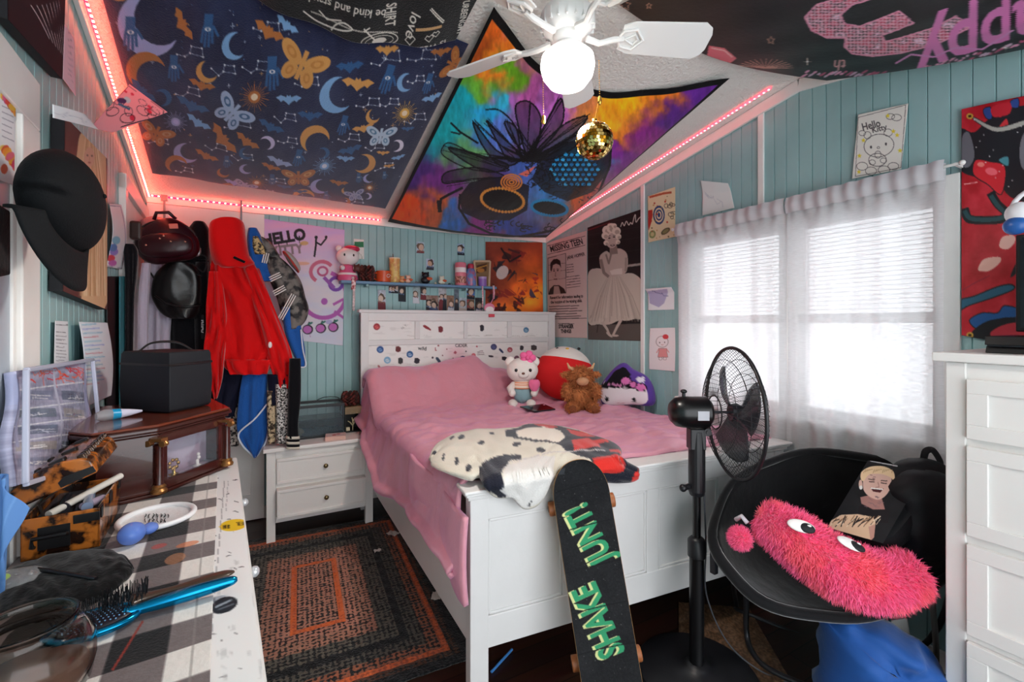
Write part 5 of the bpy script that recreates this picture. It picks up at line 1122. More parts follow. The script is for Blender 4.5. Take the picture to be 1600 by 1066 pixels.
for sx in (-1, 1):
    mb = MB(); furry(mb, (sx*.075, -.11, .035), (.042, .055, .04), 300, .02, T, 0, 3); mb.build('leg', BRN, t)
    mb = MB(T); mb.ell((sx*.078, -.163, .037), (.026, .008, .026), nu=16, nv=8); mb.build('sole', BRD, t, smooth='all')
    mb = MB(); furry(mb, (sx*.105, -.05, .14), (.035, .045, .06), 300, .025, T, 0, 4); mb.build('arm', BRN, t)
    mb = MB(T); mb.tube([(sx*.05, -.02, .30), (sx*.085, -.02, .315), (sx*.10, -.02, .35)], [.016, .012, .004], 10); mb.build('horn', mat('horn_felt', 'c8a078', .8), t, smooth='all')
    mb = MB(); furry(mb, (sx*.11, -.02, .265), (.035, .015, .02), 120, .02, T, 0, 6); mb.build('ear', BRN, t)
mb = MB(T); mb.ell((0, -.105, .225), (.045, .03, .032), nu=20, nv=12); mb.build('muzzle', mat('muzzle_plush', 'b98a66', .9, bump=.3, bs=200), t, smooth='all')
# purple-edged cushion
p0 = P(983, 634, Z=.862); d0 = sqrt((p0.x)**2+p0.y**2)
def c7(x, y): return (560+x/3.2, 480+y/3.2)
p0 = P(983, 634, d=3.40); CNX, CNY = .9, .436; plc = dict(pl=(CNX, CNY, 0, CNX*p0.x+CNY*p0.y))
out7 = [(1205,430),(1225,370),(1285,300),(1330,278),(1375,310),(1440,345),(1475,400),(1485,470),(1460,495),(1380,488),(1300,492),(1230,492)]
def puffy(name, outl, c, dep, mats, matfn, parent, n=14, conv=c7, pl=None, outd=None, sink=.5):
    pts = [P(*conv(p.x, p.y), **pl) for p in smoothpath([(x, y, 0) for x, y in outl], 5, True)]
    C0 = P(*conv(*c), **pl); od = Vector(outd) if outd is not None else Vector((-CNX, -CNY, 0)); mb = MB(); rs = []
    for k in range(-n, n+1):
        a = pi/2*k/n; s = max(.002, cos(a))**.55; rs.append([C0+(p-C0)*s+od*dep*sin(a) for p in pts])
    mb.rings(rs); return mb.build(name, mats, parent, smooth='all')
def cush_art(cv):
    cv.org(560, 480, 3.2); D = '14121a'
    cv.poly([(p.x, p.y) for p in smoothpath([(1222,440,0),(1215,395,0),(1260,370,0),(1400,380,0),(1450,410,0),(1455,470,0),(1400,488,0),(1280,490,0),(1230,470,0)], 5, True)], 'e8e4ea')
    cv.poly([(1222,385),(1260,365),(1290,320),(1330,298),(1345,300),(1370,330),(1380,370),(1400,405),(1340,400),(1230,402),(1215,395)], D); cv.line([(1262,380),(1320,388),(1352,380)], 10, 'd088b8')
    cv.poly([(1400,350),(1440,345),(1438,375),(1410,372)], 'dcd8e4')
    for x, y, a, b, t in ((1352,366,24,17,.2),(1425,398,24,17,.2)): cv.ell(x, y, a+5, b+5, D, rot=t); cv.ell(x, y, a, b, 'd878b8', rot=t)
    cv.ell(1388, 385, 20, c=D); cv.ell(1388, 385, 15, c='d878b8')
    for x, y in ((1255,455),(1392,461)): cv.ell(x, y, 10, 12, D)
    cv.ell(1325, 470, 20, 8, 'c89aa0', w=3, a0=.3, a1=2.8)
t = thing('novelty_cushion', 'purple-edged cushion with black witch hat and pink bow at the right of the toys', 'cushion', p0)
puffy('cushion_body', out7, (1350, 410), .06, [mat('purple_plush', '5a3f96', .9, bump=.3, bs=180, sheen=.4)], None, t, pl=plc)
pl8 = dict(pl=(S_, C_, 0, plc['pl'][3]-.072))
def cb8(u, v): return .004-.03*(np.abs(u*2-1)**3+np.abs(v*2-1)**3)
CK = pmat('plushprint', .85, .2, 200, .3, .2)
def front_print(quad, art, parent, w, h, bg, outl, c):
    pts = [PJ(P(*c7(p.x, p.y), **plc)) for p in smoothpath([(x, y, 0) for x, y in outl], 5, True)]
    C0 = PJ(P(*c7(*c), **plc)); mn = np.array(pts).min(0)-1; mx = np.array(pts).max(0)+1; K = 3; cw, ch = int((mx[0]-mn[0])*K), int((mx[1]-mn[1])*K)
    cv = Cv(cw, ch, bg, [(mn[0], mn[1]), (mx[0], mn[1]), (mx[0], mx[1]), (mn[0], mx[1])]); art(cv); C = cv.out(); n = 26; m = len(pts)
    co = np.zeros((n, m+1, 3)); col = np.zeros((n, m+1, 3))
    for k in range(n):
        a = pi/2*(1-.86*k/(n-1)) ; a = pi/2-(pi/2-.42)*k/(n-1); s = cos(a)**.55 if k else .001
        for i in range(m+1):
            q = pts[i % m]; x, y = C0[0]+(q[0]-C0[0])*s, C0[1]+(q[1]-C0[1])*s
            p = P(x, y, **plc); co[k, i] = p-Vector((CNX, CNY, 0))*(.06*sin(a)+.0025)
            col[k, i] = C[min(ch-1, max(0, int((y-mn[1])*K))), min(cw-1, max(0, int((x-mn[0])*K)))]
    return np_mesh('cushion_print', co, m+1, n, col, CK, parent)
front_print(None, cush_art, t, 0, 0, '5a3f96', out7, (1350, 410))
# tablet and dark remote lying on the bed
q = [P(x, y, Z=.872) for x, y in ((812, 637), (850, 633), (868, 641), (835, 645))]
mb = MB(); mb.add(q+[p+Vector((0, 0, .01)) for p in q], [(3, 2, 1, 0), (4, 5, 6, 7), (0, 1, 5, 4), (1, 2, 6, 5), (2, 3, 7, 6), (3, 0, 4, 7)])
mb.build('tablet', mat('dark_glass', '15161c', .1), label='dark tablet lying flat on the comforter before the red plush toy', cat='tablet', bevel=.003)
# ------------------------------------------------------------ skateboard against the footboard
a0, a1 = P(899, 716, d=1.80), P(966, 1130, Z=.035)
ax = (a0-a1); L = ax.length; ax.normalize(); nrm = Vector((-S_, -C_, .12)); nrm = (nrm-ax*nrm.dot(ax)).normalized(); sx_ = ax.cross(nrm).normalized()
if sx_.dot(Vector((C_, -S_, 0))) < 0: sx_ = -sx_
nrm = sx_.cross(ax).normalized()
if nrm.y > 0: nrm = -nrm
MT = Matrix(((sx_.x, ax.x, nrm.x, a1.x), (sx_.y, ax.y, nrm.y, a1.y), (sx_.z, ax.z, nrm.z, a1.z), (0, 0, 0, 1)))   # x across, y up the board, z out of the grip
sk = thing('skateboard', 'black grip-taped skateboard with green lettering leaning on the footboard', 'skateboard', (a1.x, a1.y, 0))
WD = .112; RN = .15
def hw(y):
    for e in (y, L-y):
        if e < RN: return WD*sqrt(max(0, 1-((RN-e)/RN)**2))**.9
    return WD
def kick(y):
    k = max(0, (.17-y)/.17, (y-(L-.17))/.17); return .045*k**1.5
def deck(u, v, off=0):
    y = L*(.5-.5*cos(pi*v)); w = hw(y); x = (u*2-1)*w
    return (x, y, kick(y)+.008*(u*2-1)**2+off)
n1, n2 = 12, 60
mb = MB(MT); top = [[deck(i/n1, j/n2, 0) for i in range(n1+1)] for j in range(n2+1)]
rings = [[*row, *[(p[0], p[1], p[2]-.011) for p in reversed(row)]] for row in top]; mb.rings(rings); mb.build('deck', mat('maple_ply', 'b88a50', .5, var=.2, stretch=(4, 1, 40)), sk)
cw, ch = 110, 440
def grip_art(cv):
    cv.org(820, 700, 2.914); X, Y = cv.pxgrid(); n = fbm(X/6, Y/6, 3, 2)[..., None]; m = fbm(X/90, Y/90, 6)[..., None]; cv.a[:] = np.array([.12, .122, .13])+(n-.5)*.05+m*.05
    r = random.Random(2)
    for k in range(260): cv.ell(r.uniform(100, 540), r.uniform(50, 1066), r.uniform(.7, 1.8), c=r.choice(['6a6c70', '8a8a88', '4a4c50']), n=6)
    for (s, x, y, sz, an) in (('SHAKE', 335, 785, 165, -1.98), ('JUNT!', 292, 390, 155, -2.04)):
        cv.text(s, x-5, y+3, sz, 'd8dc9a', ang=an, sx=.7, bold=.045); cv.text(s, x+5, y, sz, '3a9a6c', ang=an, sx=.7, bold=.03)
    for k in range(5):
        cv.line([(140, 200+k*190), (420+k*20, 120+k*190)], 5, '1d1e20', .9)
    cv.poly([(145,95),(180,85),(175,115),(150,118)], '3e4044')
q0 = [PJ(MT @ Vector(p)) for p in ((-WD, L, 0), (WD, L, 0), (WD, 0, 0), (-WD, 0, 0))]
cv = Cv(cw, ch, '202124', q0); grip_art(cv); CC = cv.out(); co = np.zeros((ch, cw, 3)); col = np.zeros((ch, cw, 3))
for j in range(ch):
    for i in range(cw):
        v = 1-j/(ch-1); y = L*v; w = max(.001, hw(y)-.001); x = (i/(cw-1)*2-1)*w
        co[j, i] = MT @ Vector((x, y, kick(y)+.008*((i/(cw-1))*2-1)**2+.0012)); col[j, i] = CC[j, min(cw-1, max(0, int((x/WD+1)/2*cw)))]
np_mesh('grip_tape', co, cw, ch, col, pmat('grip', .95, .4, 500, 0, .2), sk)
for yy in (.20*L, .80*L):
    mb = MB(MT); mb.box((-.03, yy-.04, -.022), (.03, yy+.04, -.011)); mb.ell((0, yy, -.035), (.022, .018, .022), nu=14, nv=8); mb.cyl((-.1, yy, -.05), (.1, yy, -.05), .006, n=10)
    tr = mb.build('truck', mat('cast_metal', '9a9a9c', .35, 1), sk, smooth=True)
    for s in (-1, 1):
        mb = MB(MT); mb.cyl((s*.098, yy, -.05), (s*.135, yy, -.05), .028, n=24); mb.build('wheel', mat('amber_wheel', '9a5c34', .45), sk, bevel=.004, smooth=True)
        mb = MB(MT); mb.cyl((s*.125, yy, -.05), (s*.137, yy, -.05), .012, n=16); mb.build('bearing', mat('bearing_dark', '2a2420', .4, .6), sk, smooth=True)
# ------------------------------------------------------------ pedestal fan
fx, fy = 1.60, 1.30; pf = thing('pedestal_fan', 'black pedestal fan with wire cage standing at the foot of the bed', 'fan', (fx, fy, 0)); FM = Matrix.Translation((fx, fy, 0))
BP = mat('gloss_black', '0e0e10', .28); BM = mat('satin_black', '16161a', .4)
mb = MB(FM); mb.lathe([(.245, 0), (.25, .008), (.24, .02), (.12, .034), (.06, .04), (.05, .05), (.036, .06)], n=56); mb.build('base', BM, pf, smooth=True)
def fz(y, d=1.92): return 1.5-(y-505)/700*d
mb = MB(FM); mb.cyl((0, 0, .05), (0, 0, fz(862)), .030, n=24); mb.build('lower_pole', BP, pf, smooth=True)
mb = MB(FM); mb.lathe([(.032, fz(868)), (.037, fz(866)), (.037, fz(842)), (.028, fz(838)), (.02, fz(836))], n=24); mb.build('collar', BM, pf, smooth=True)
mb = MB(FM); mb.cyl((0, 0, fz(845)), (0, 0, fz(760)), .0165, n=20); mb.build('upper_pole', BP, pf, smooth=True)
FV = FM @ Matrix.Rotation(-.53, 4, 'Z')          # x is the way the fan blows
mb = MB(FV); mb.lathe([(.028, fz(772)), (.034, fz(765)), (.034, fz(700)), (.03, fz(672))], n=20); mb.box((-.035, -.028, fz(700)), (.03, .028, fz(668))); mb.build('neck', BM, pf, bevel=.004)
mb = MB(FV); mb.cyl((-.03, 0, fz(758)), (-.058, -.02, fz(758)), .012, n=16); mb.ell((-.066, -.024, fz(758)), (.016, .016, .016), nu=14, nv=8); mb.build('height_knob', BM, pf, smooth=True)
zm = fz(643); MH = FV @ Matrix.Translation((0, 0, zm)) @ Matrix.Rotation(pi/2, 4, 'Y')   # local z = blow direction
mb = MB(MH); mb.lathe([(.004, -.115), (.04, -.11), (.06, -.09), (.066, -.06), (.066, .04), (.05, .055), (.03, .06)], n=32, T=Matrix.Rotation(0, 4, 'Z')); mo = mb.build('motor_housing', BP, pf, smooth=True)
for k in range(12):
    pass
q = P(1082, 652, d=1.80); 
mb = MB(FV); mb.box((-.02, -.0685, zm-.022), (.026, -.0655, zm+.016)); mb.build('rating_label', mat('label_silver', 'b8b8c0', .4), mo)
mb = MB(FV); mb.cyl((-.055, 0, zm+.06), (-.055, 0, zm+.082), .007, n=12); mb.ell((-.055, 0, zm+.088), (.014, .014, .009), nu=14, nv=8); mb.build('oscillation_knob', BM, pf, smooth=True)
mb = MB(FV); mb.cyl((.035, -.03, zm-.08), (.035, .03, zm-.08), .016, n=16); mb.cyl((.035, -.034, zm-.08), (.035, -.03, zm-.08), .008, n=12); mb.build('tilt_joint', BM, pf, smooth=True)
RG = .272; zo = .15                                                # cage centre along the blow direction
CG = MH @ Matrix.Translation((0, 0, zo))
def cage(sgn, name, dep, r0, nw):
    mb = MB(CG)
    for k in range(nw):
        a = 2*pi*k/nw; pts = []
        for i in range(9):
            t = i/8; r = r0+(RG-r0)*t; z = sgn*dep*(1-t**2.6)
            aa = a+.35*(1-t)*sgn*.5; pts.append((r*cos(aa), r*sin(aa), z))
        mb.tube(pts, .0011, 4, cap=False)
    for r, z, w in ((RG, 0, .0035), (RG*.82, dep*(1-.82**2.6), .0014), (RG*.6, dep*(1-.6**2.6), .0014), (r0, dep, .003)):
        mb.tube([(r*cos(2*pi*k/48), r*sin(2*pi*k/48), sgn*z) for k in range(48)], w, 5, closed=True)
    return mb.build(name, BM, pf, smooth='all')
cage(-1, 'rear_guard', .075, .07, 72); fg = cage(1, 'front_guard', .075, .06, 72)
mb = MB(CG); mb.tube([(RG*1.004*cos(2*pi*k/64), RG*1.004*sin(2*pi*k/64), 0) for k in range(64)], .0075, 8, closed=True); mb.build('guard_rim', BM, pf, smooth='all')
mb = MB(CG); mb.lathe([(.06, .072), (.055, .082), (.03, .086), (.001, .087)], n=32); mb.build('centre_badge', BM, fg, smooth=True)
mb = MB(CG); mb.lathe([(.001, -.01), (.034, -.01), (.04, .015), (.03, .035), (.001, .042)], n=24); mb.cyl((0, 0, -.12), (0, 0, 0), .006, n=12); hub = mb.build('hub', mat('smoke_plastic', '2a2c34', .2), pf, smooth=True)
for k in range(3):
    def bl(u, v, k=k):
        a = 2*pi*k/3+(u-.5)*(1.5-.35*v)+.25*v; r = .03+.185*v*(1-.12*(2*u-1)**2); return (r*cos(a), r*sin(a), .012+(u-.5)*-.05)
    mb = MB(CG); mb.grid(bl, 14, 10); mb.build('blade', mat('smoke_blade', '34363e', .15, alpha=.75), pf, smooth='all', solid=.002)
mb = MB(); c0 = Vector((fx+.03, fy, .6)); pts = smoothpath([(fx+.02, fy-.02, .80), (fx+.045, fy-.01, .55), (fx+.1, fy+.03, .3), (fx+.17, fy-.02, .1), (fx+.25, fy-.12, .01), (fx+.32, fy-.3, .006), (fx+.2, fy-.5, .006)], 8)
mb.tube(pts, .0035, 6); mb.build('power_cord', mat('grey_cord', '4a4c52', .5), pf, smooth='all')
# ------------------------------------------------------------ saucer chair
CA = Vector((C_, -S_, 0)); pb, pt = P(1335, 962, d=1.62), P(1305, 706, d=2.10); CB = (pt-pb); hb = CB.length/2; CB.normalize()
cc = (pb+pt)/2+Vector((-.05, .01, 0)); CNn = CA.cross(CB).normalized()
if CNn.dot(Vector((-S_, -C_, .3))) < 0: CNn = -CNn
SC = Matrix(((CA.x, CB.x, CNn.x, cc.x), (CA.y, CB.y, CNn.y, cc.y), (CA.z, CB.z, CNn.z, cc.z), (0, 0, 0, 1))); ra = .50
ch_ = thing('saucer_chair', 'black velvet saucer chair with folding metal legs below the window', 'chair', (cc.x, cc.y, 0))
VEL = mat('black_velvet', '0b0b0e', .8, bump=.35, bs=14, sheen=.5, spec=.25)
def rimxy(a): s = 1+.012*sin(a*8); return ra*cos(a)*s, hb*sin(a)*s*(1-.05*cos(a))
def saucer(u, v):
    a = 2*pi*u; x, y = rimxy(a); d = -.19*(1-v**2.2); w = .008*sin(a*8)*v
    return (x*v, y*v, d+w)
mb = MB(SC); mb.grid(saucer, 72, 20); cov = mb.build('seat_shell', VEL, ch_, smooth='all', solid=.03)
mb = MB(SC); mb.tube([(*rimxy(2*pi*k/72), .004) for k in range(72)], .02, 10, closed=True); mb.build('padded_rim', VEL, ch_, smooth='all')
LEGM = mat('leg_tube', '3c3c40', .35, .6)
def fl(x, y, Z=.012): return P(x, y, Z=Z)
leg1 = [SC @ Vector((-ra*.93, -.04, -.02)), P(1163, 900, d=2.04), P(1166, 985, d=2.1)*1.0, fl(1176, 1020), fl(1205, 1048), P(1290, 1085, Z=.012)]
mb = MB(); mb.tube(smoothpath(leg1, 6), .0125, 10); mb.build('leg', LEGM, ch_, smooth='all')
leg2 = [SC @ Vector((ra*.78, -.1, -.05)), P(1462, 1000, d=1.8), P(1461, 1080, d=1.85), fl(1455, 1180), fl(1400, 1190)]
mb = MB(); mb.tube(smoothpath(leg2, 6), .010, 10); mb.build('leg', mat('leg_grey', 'a8a49e', .4, .5), ch_, smooth='all')
leg3 = [SC @ Vector((-ra*.9, .1, -.04)), P(1150, 940, d=2.35), Vector((2.15, 1.45, .012)), Vector((2.4, .95, .012)), Vector((2.42, .75, .4)), SC @ Vector((ra*.8, .2, -.06))]
mb = MB(); mb.tube(smoothpath(leg3, 6), .011, 10); mb.build('leg', LEGM, ch_, smooth='all')
mb = MB(); a = SC @ Vector((-ra*.97, -.02, -.03)); mb.box(a-Vector((.012, .012, .17)), a+Vector((.012, .012, .0))); mb.build('hinge_bracket', LEGM, ch_, bevel=.003)
# fuzzy cushion
def c8(x, y): return (1090+x/2.761, 680+y/2.761)
sp = [((300, 370), 82, 1.66), ((400, 430), 108, 1.63), ((520, 520), 118, 1.60), ((660, 600), 122, 1.57), ((800, 630), 110, 1.57), ((920, 600), 88, 1.57)]
SPc = smoothpath([P(*c8(*p), d=d) for p, r, d in sp], 6); SRr = [q.x for q in smoothpath([(r/2.761*1.6/700, 0, 0) for p, r, d in sp], 6)]
SPc = [SPc[0]+(SPc[0]-SPc[1])*k for k in (3.6, 3, 2, 1)]+SPc+[SPc[-1]+(SPc[-1]-SPc[-2])*k for k in (1, 2, 2.8)]; SRr = [SRr[0]*k for k in (.25, .55, .8, .93)]+SRr+[SRr[-1]*k for k in (.9, .68, .3)]
fc = thing('fuzzy_cushion', 'shaggy pink cushion with cartoon eyes and a pompom lying in the saucer chair', 'cushion', min(SPc, key=lambda p: p.z)-Vector((0, 0, .1)))
def furcol(key, c, c2): return mat(key, c, .95, c2=c2, vs_=7, sheen=.4)
F1 = furcol('pink_fur', 'f0487c', 'f0506c'); F2 = furcol('pink_fur_tips', 'ff6a9c', 'ff6c84')
mb = MB(); mb.tube(SPc, [r*.92 for r in SRr], 24, flat=1.0)
mb.v = [v for v in mb.v]
def spf(g):
    i = min(len(SPc)-2, int(g.random()*(len(SPc)-1))); f = g.random(); c = SPc[i].lerp(SPc[i+1], f); r = SRr[i]*(1-f)+SRr[i+1]*f; d = (SPc[i+1]-SPc[i]).normalized()
    a = g.uniform(0, 2*pi); u = d.orthogonal().normalized(); w = d.cross(u); nn = u*cos(a)+w*sin(a); return c+nn*r*.9, nn
fur(mb, spf, 15000, .030, .0028, 1, 5, .55, .35); mb.build('fuzzy_body', [F1, F2], fc)
def on_sp(x, y):                                                    # point of the cushion's face under that pixel
    u = ray(x, y).normalized(); o = Vector((0, 0, EYE)); best = None
    for c, r in zip(SPc, SRr):
        t = (c-o).dot(u); dd = (c-(o+u*t)).length
        if dd < r and (best is None or t-sqrt(r*r-dd*dd) < best[0]): best = (t-sqrt(r*r-dd*dd), c, r)
    p = o+u*best[0]; return p, (p-best[1]).normalized()
for (x, y, s) in ((440, 398, 1.0), (648, 480, 1.12)):
    p, nn = on_sp(*c8(x, y)); T = Matrix.Translation(p+nn*.014) @ frame_from(nn, CA-Vector((0, 0, .38)))
    mb = MB(T); mb.ell((0, 0, 0), (.044*s, .022*s, .008), nu=28, nv=8); e = mb.build('eye_patch', mat('white_felt', 'ece8e6', .7), fc, smooth='all')
    mb = MB(T); mb.ell((.017*s, -.004*s, .004), (.025*s, .017*s, .008), nu=24, nv=8); mb.build('pupil', mat('black_felt', '131318', .7), e, smooth='all')
    mb = MB(T); mb.ell((.022*s, .003*s, .010), (.007*s, .004*s, .004), nu=12, nv=6); mb.build('glint', mat('white_felt', 'ece8e6'), e, smooth='all')
pp = P(*c8(183, 445), d=1.66)
def pomf(g):
    z = g.uniform(-1, 1); a = g.uniform(0, 2*pi); s = sqrt(1-z*z); nn = Vector((s*cos(a), s*sin(a), z)); return pp+nn*.032, nn
mb = MB(); mb.ell(pp, .034, nu=16, nv=10); fur(mb, pomf, 1600, .018, .0022, 1, 8); mb.build('pompom', [F1, F2], fc)
mb = MB(); mb.tube([P(*c8(165, 365), d=1.7), P(*c8(190, 350), d=1.68), P(*c8(215, 380), d=1.66)], .008, 8); mb.build('ribbon', mat('grey_ribbon', 'c8c4cc', .5), fc, smooth='all')
# backpack with portrait print
bkq = [P(*c8(735, 112), d=1.84), P(*c8(985, 150), d=1.72), P(*c8(800, 470), d=1.62), P(*c8(560, 400), d=1.74)]
bk = thing('backpack', 'black backpack printed with a smiling tattooed person, leaning in the saucer chair', 'backpack', (bkq[2]+bkq[3])/2)
def bag_art(cv):
    cv.org(1090, 680, 2.761); X, Y = cv.pxgrid(); cv.a[:] = np.array([.075, .073, .085])+fbm(X/50, Y/50, 2)[..., None]*.05; K = '1a1418'; S1, S2 = 'd9b0a2', 'a87870'
    cv.poly([(700,270),(735,262),(790,270),(805,322),(750,322),(705,300)], S2); cv.poly([(690,325),(706,298),(760,325),(805,322),(830,330),(820,380),(700,370)], K)
    cv.poly([(p.x, p.y) for p in smoothpath([(712,200,0),(715,170,0),(760,155,0),(825,165,0),(832,215,0),(815,255,0),(780,280,0),(740,268,0),(715,240,0)], 5, True)], S1)
    cv.ell(702, 215, 8, 20, S1); cv.ell(828, 225, 8, 18, S1); cv.ell(703, 228, 7, 9, 'e8e4e0')
    cv.poly([(p.x, p.y) for p in smoothpath([(703,190,0),(708,160,0),(745,138,0),(800,136,0),(843,160,0),(845,205,0),(830,185,0),(790,170,0),(740,172,0),(715,200,0)], 5, True)], 'e8c8a0')
    for k in range(16): cv.line([(715+k*8, 165-(k % 5)*4), (725+k*7.5, 150)], 2.5, 'b08a64')
    cv.line([(735,192),(760,196)], 3.5, K); cv.line([(788,198),(815,200)], 3.5, K); cv.line([(738,203),(760,204)], 4, '2a1c1c'); cv.line([(788,208),(812,211)], 4, '2a1c1c')
    cv.line([(775,205),(780,225),(765,228)], 3, S2); cv.poly([(742,228),(775,235),(800,232),(785,250),(755,246)], '4a1c20'); cv.line([(745,231),(795,236)], 5, 'f4f0ec')
    r = random.Random(3)
    for k in range(12): x, y = r.uniform(715, 790), r.uniform(262, 315); cv.scribble(x, y, x+18, y+8, 5, 1.8, '7a6068', k)
    for k in range(4): x, y = r.uniform(735, 760), r.uniform(172, 190); cv.scribble(x, y, x+12, y+5, 4, 2, '6a4a50', k)
    cv.poly([(565,400),(575,370),(620,345),(690,342),(755,355),(768,385),(740,400),(745,450),(700,440),(600,415)], 'dcb898')
    for k in range(34): x = 570+k*6; cv.line([(x, 395-(k % 4)*8), (x+r.uniform(10, 40), 352+r.uniform(-5, 15))], r.uniform(2, 5), r.choice([K, 'f0d8bc', '9a7458', K]))
    cv.poly([(735,395),(765,385),(760,440),(745,455)], 'c09080'); cv.lines(745, 112, 860, 1, 10, 5, 'c8c4c8', 2, .2)
mb = MB(); nb = (bkq[1]-bkq[0]).cross(bkq[3]-bkq[0]).normalized()
if nb.dot(bkq[0]-Vector((0, 0, EYE))) < 0: nb = -nb
def bagbody(u, v):                                                   # rounded slab behind the print, bulging to the right
    pass
Q = [np.array(q) for q in bkq]; back = Vector(nb)
rs = []
for k, (o, g) in enumerate(((.0, .97), (.012, 1.0), (.05, 1.04), (.10, 1.05), (.13, .98), (.14, .8))):
    ring = []; cx = sum(bkq, Vector())/4
    for i in range(4):
        a, b = bkq[i], bkq[(i+1) % 4]
        for j in range(10):
            t = j/10; e = 1-.04*(abs(2*t-1))**6; p = a.lerp(b, t); p = cx+(p-cx)*g*(1.02-.03*abs(2*t-1)**4); p = p+back*o
            if i in (1,) : p = p+CA*.10*sin(pi*min(1, o/.14+.15))*sin(pi*(t*.8+.1))
            ring.append(p)
    rs.append(ring)
mb.rings(rs); body = mb.build('bag_body', mat('black_nylon', '101014', .6, bump=.3, bs=20, spec=.3), bk, smooth=True)
sheet('printed_panel', [q-nb*.004 for q in bkq], 130, 150, '17161b', bag_art, parent=bk, thick=0, mt=pmat('nylon', .6, .1, 60, 0, .3))
mb = MB(); h = P(*c8(975, 95), d=1.78); mb.tube(smoothpath([P(*c8(975, 105), d=1.80), P(*c8(985, 70), d=1.79), P(*c8(1015, 66), d=1.78), P(*c8(1045, 110), d=1.78), P(*c8(1050, 135), d=1.78)], 5), .012, 8, flat=.35); mb.build('grab_handle', mat('webbing', '17171b', .8), bk, smooth='all')
def bag2(T=None): return None
c9 = P(*c8(960, 330), d=1.70); mb = MB(Matrix.Translation(c9) @ VT); mb.ell((.03, 0.02, -.02), (.125, .09, .17), p=.75, nu=28, nv=18, fn=lambda w, q: w+Vector((.012*sin(q.z*9), 0, 0)))
mb.T = None; mb.T = Matrix.Translation(P(*c8(985, 235), d=1.76)) @ VT; mb.ell((0, .02, 0), (.12, .07, .115), p=.8, nu=28, nv=18); mb.build('side_pocket', mat('black_nylon', '101014'), bk, smooth='all')
# blue jacket and tag below the chair
mb = MB(); c10 = [(1297, 1000), (1305, 978), (1330, 968), (1375, 975), (1420, 990), (1450, 1020), (1462, 1066), (1465, 1140), (1300, 1150)]
rs = []; pts = smoothpath([P(x, y, d=1.62) for x, y in c10], 5, True); c0 = sum(pts, Vector())/len(pts)
for k in range(-8, 9):
    a = pi/2*k/8; s = max(.02, cos(a))**.5; rs.append([c0+(p-c0)*s+Vector((-S_, -C_, 0))*.13*sin(a)+Vector((0, 0, .006*sin(i*.9+k))) for i, p in enumerate(pts)])
mb.rings(rs)
mb.v = [v+Vector((-S_, -C_, 0))*(.022*sin(v.x*38+v.z*30)+.014*sin(v.z*55-v.x*20)) for v in mb.v]
mb.v = [Vector((v.x, v.y, max(v.z, .004))) for v in mb.v]
o = mb.build('blue_bag', mat('royal_blue_cloth', '12509c', .7, bump=.3, bs=18, sheen=.3), smooth='all', label='royal blue fabric bag slumped on the floor under the saucer chair', cat='bag')
jq = [P(*c8(835, 800), d=1.72), P(*c8(905, 790), d=1.72), P(*c8(920, 880), d=1.70), P(*c8(840, 865), d=1.70)]
sheet('cloth_tag', jq, 10, 14, 'c8c6c2', None, 'white fabric care tag hanging under the saucer chair seat', 'tag', thick=.001)
# speckled board, black bags below the bed
def osb(cv):
    u, v = cv.uvgrid(); n = vnoise(u*70, v*70, 2)[..., None]; m = fbm(u*20, v*20, 4)[..., None]; cv.a[:] = np.array([.46, .34, .25])*(.55+.6*n)+(m-.5)*.2
sheet('chipboard_offcut', [P(1060, 940, Z=.006), P(1170, 950, Z=.006), P(1235, 1062, Z=.006), P(1060, 1090, Z=.006)], 110, 110, '7a5a40', osb, 'speckled tan chipboard square on the floor beneath the fan base', 'board', thick=.004)
mb = MB(); p = P(1040, 960, Z=0); mb.ell(p+Vector((.1, .42, .07)), (.38, .2, .07), p=.6, nu=36, nv=16, fn=lambda w, q: w+Vector((0, 0, .008*sin(q.x*12)*(q.z > 0))))
mb.build('storage_bag', mat('black_vinyl', '0b0b0d', .25, bump=.5, bs=12), smooth='all', label='flat shiny black bag lying on the floor under the bed', cat='bag')
# ------------------------------------------------------------ tall white chest on the right
cx0 = 2.0; cy1 = .627; cy0 = -.35
chest = thing('chest_of_drawers', 'tall white chest of drawers at the right edge under the red flag', 'chest', (2.26, .14, 0))
WC = mat('chest_white', 'eceae7', .4, bump=.05, bs=30)
mb = MB(); mb.box((cx0, cy0, .05), (2.53, cy1, 1.37)); mb.build('carcass', WC, chest, bevel=.003)
mb = MB(); mb.box((cx0-.025, cy0-.02, 1.372), (2.535, cy1+.03, 1.402)); mb.build('top_board', WC, chest, bevel=.004)
for yy in (cy0, cy1-.05): mb = MB(); mb.box((cx0-.006, yy, 0), (cx0+.03, yy+.05, 1.37)); mb.build('corner_stile', WC, chest, bevel=.003)
for z0, z1 in ((1.127, 1.318), (.814, 1.102), (.495, .785), (.19, .470)):
    mb = MB(); a, b = cy0+.055, cy1-.055
    mb.box((cx0-.012, a, z0), (cx0, b, z1))
    for c, d in (((a, z0), (b, z0+.045)), ((a, z1-.045), (b, z1)), ((a, z0+.045), (a+.05, z1-.045)), ((b-.05, z0+.045), (b, z1-.045))): mb.box((cx0-.02, c[0], c[1]), (cx0-.012, d[0], d[1]))
    df = mb.build('drawer', WC, chest, bevel=.002)
    mb = MB(); mb.cyl((cx0-.012, .14, (z0+z1)/2), (cx0-.035, .14, (z0+z1)/2), .007); mb.ell((cx0-.04, .14, (z0+z1)/2), (.01, .014, .014), nu=14, nv=8); mb.build('drawer_knob', mat('nickel', '9a9a9c', .3, 1), df, smooth=True)
def boxT(c, size, rz): return Matrix.Translation(c) @ Matrix.Rotation(rz, 4, 'Z')
gc = thing('game_console', 'flat black game console lying on top of the tall white chest', 'console', (2.2, .40, 1.403))
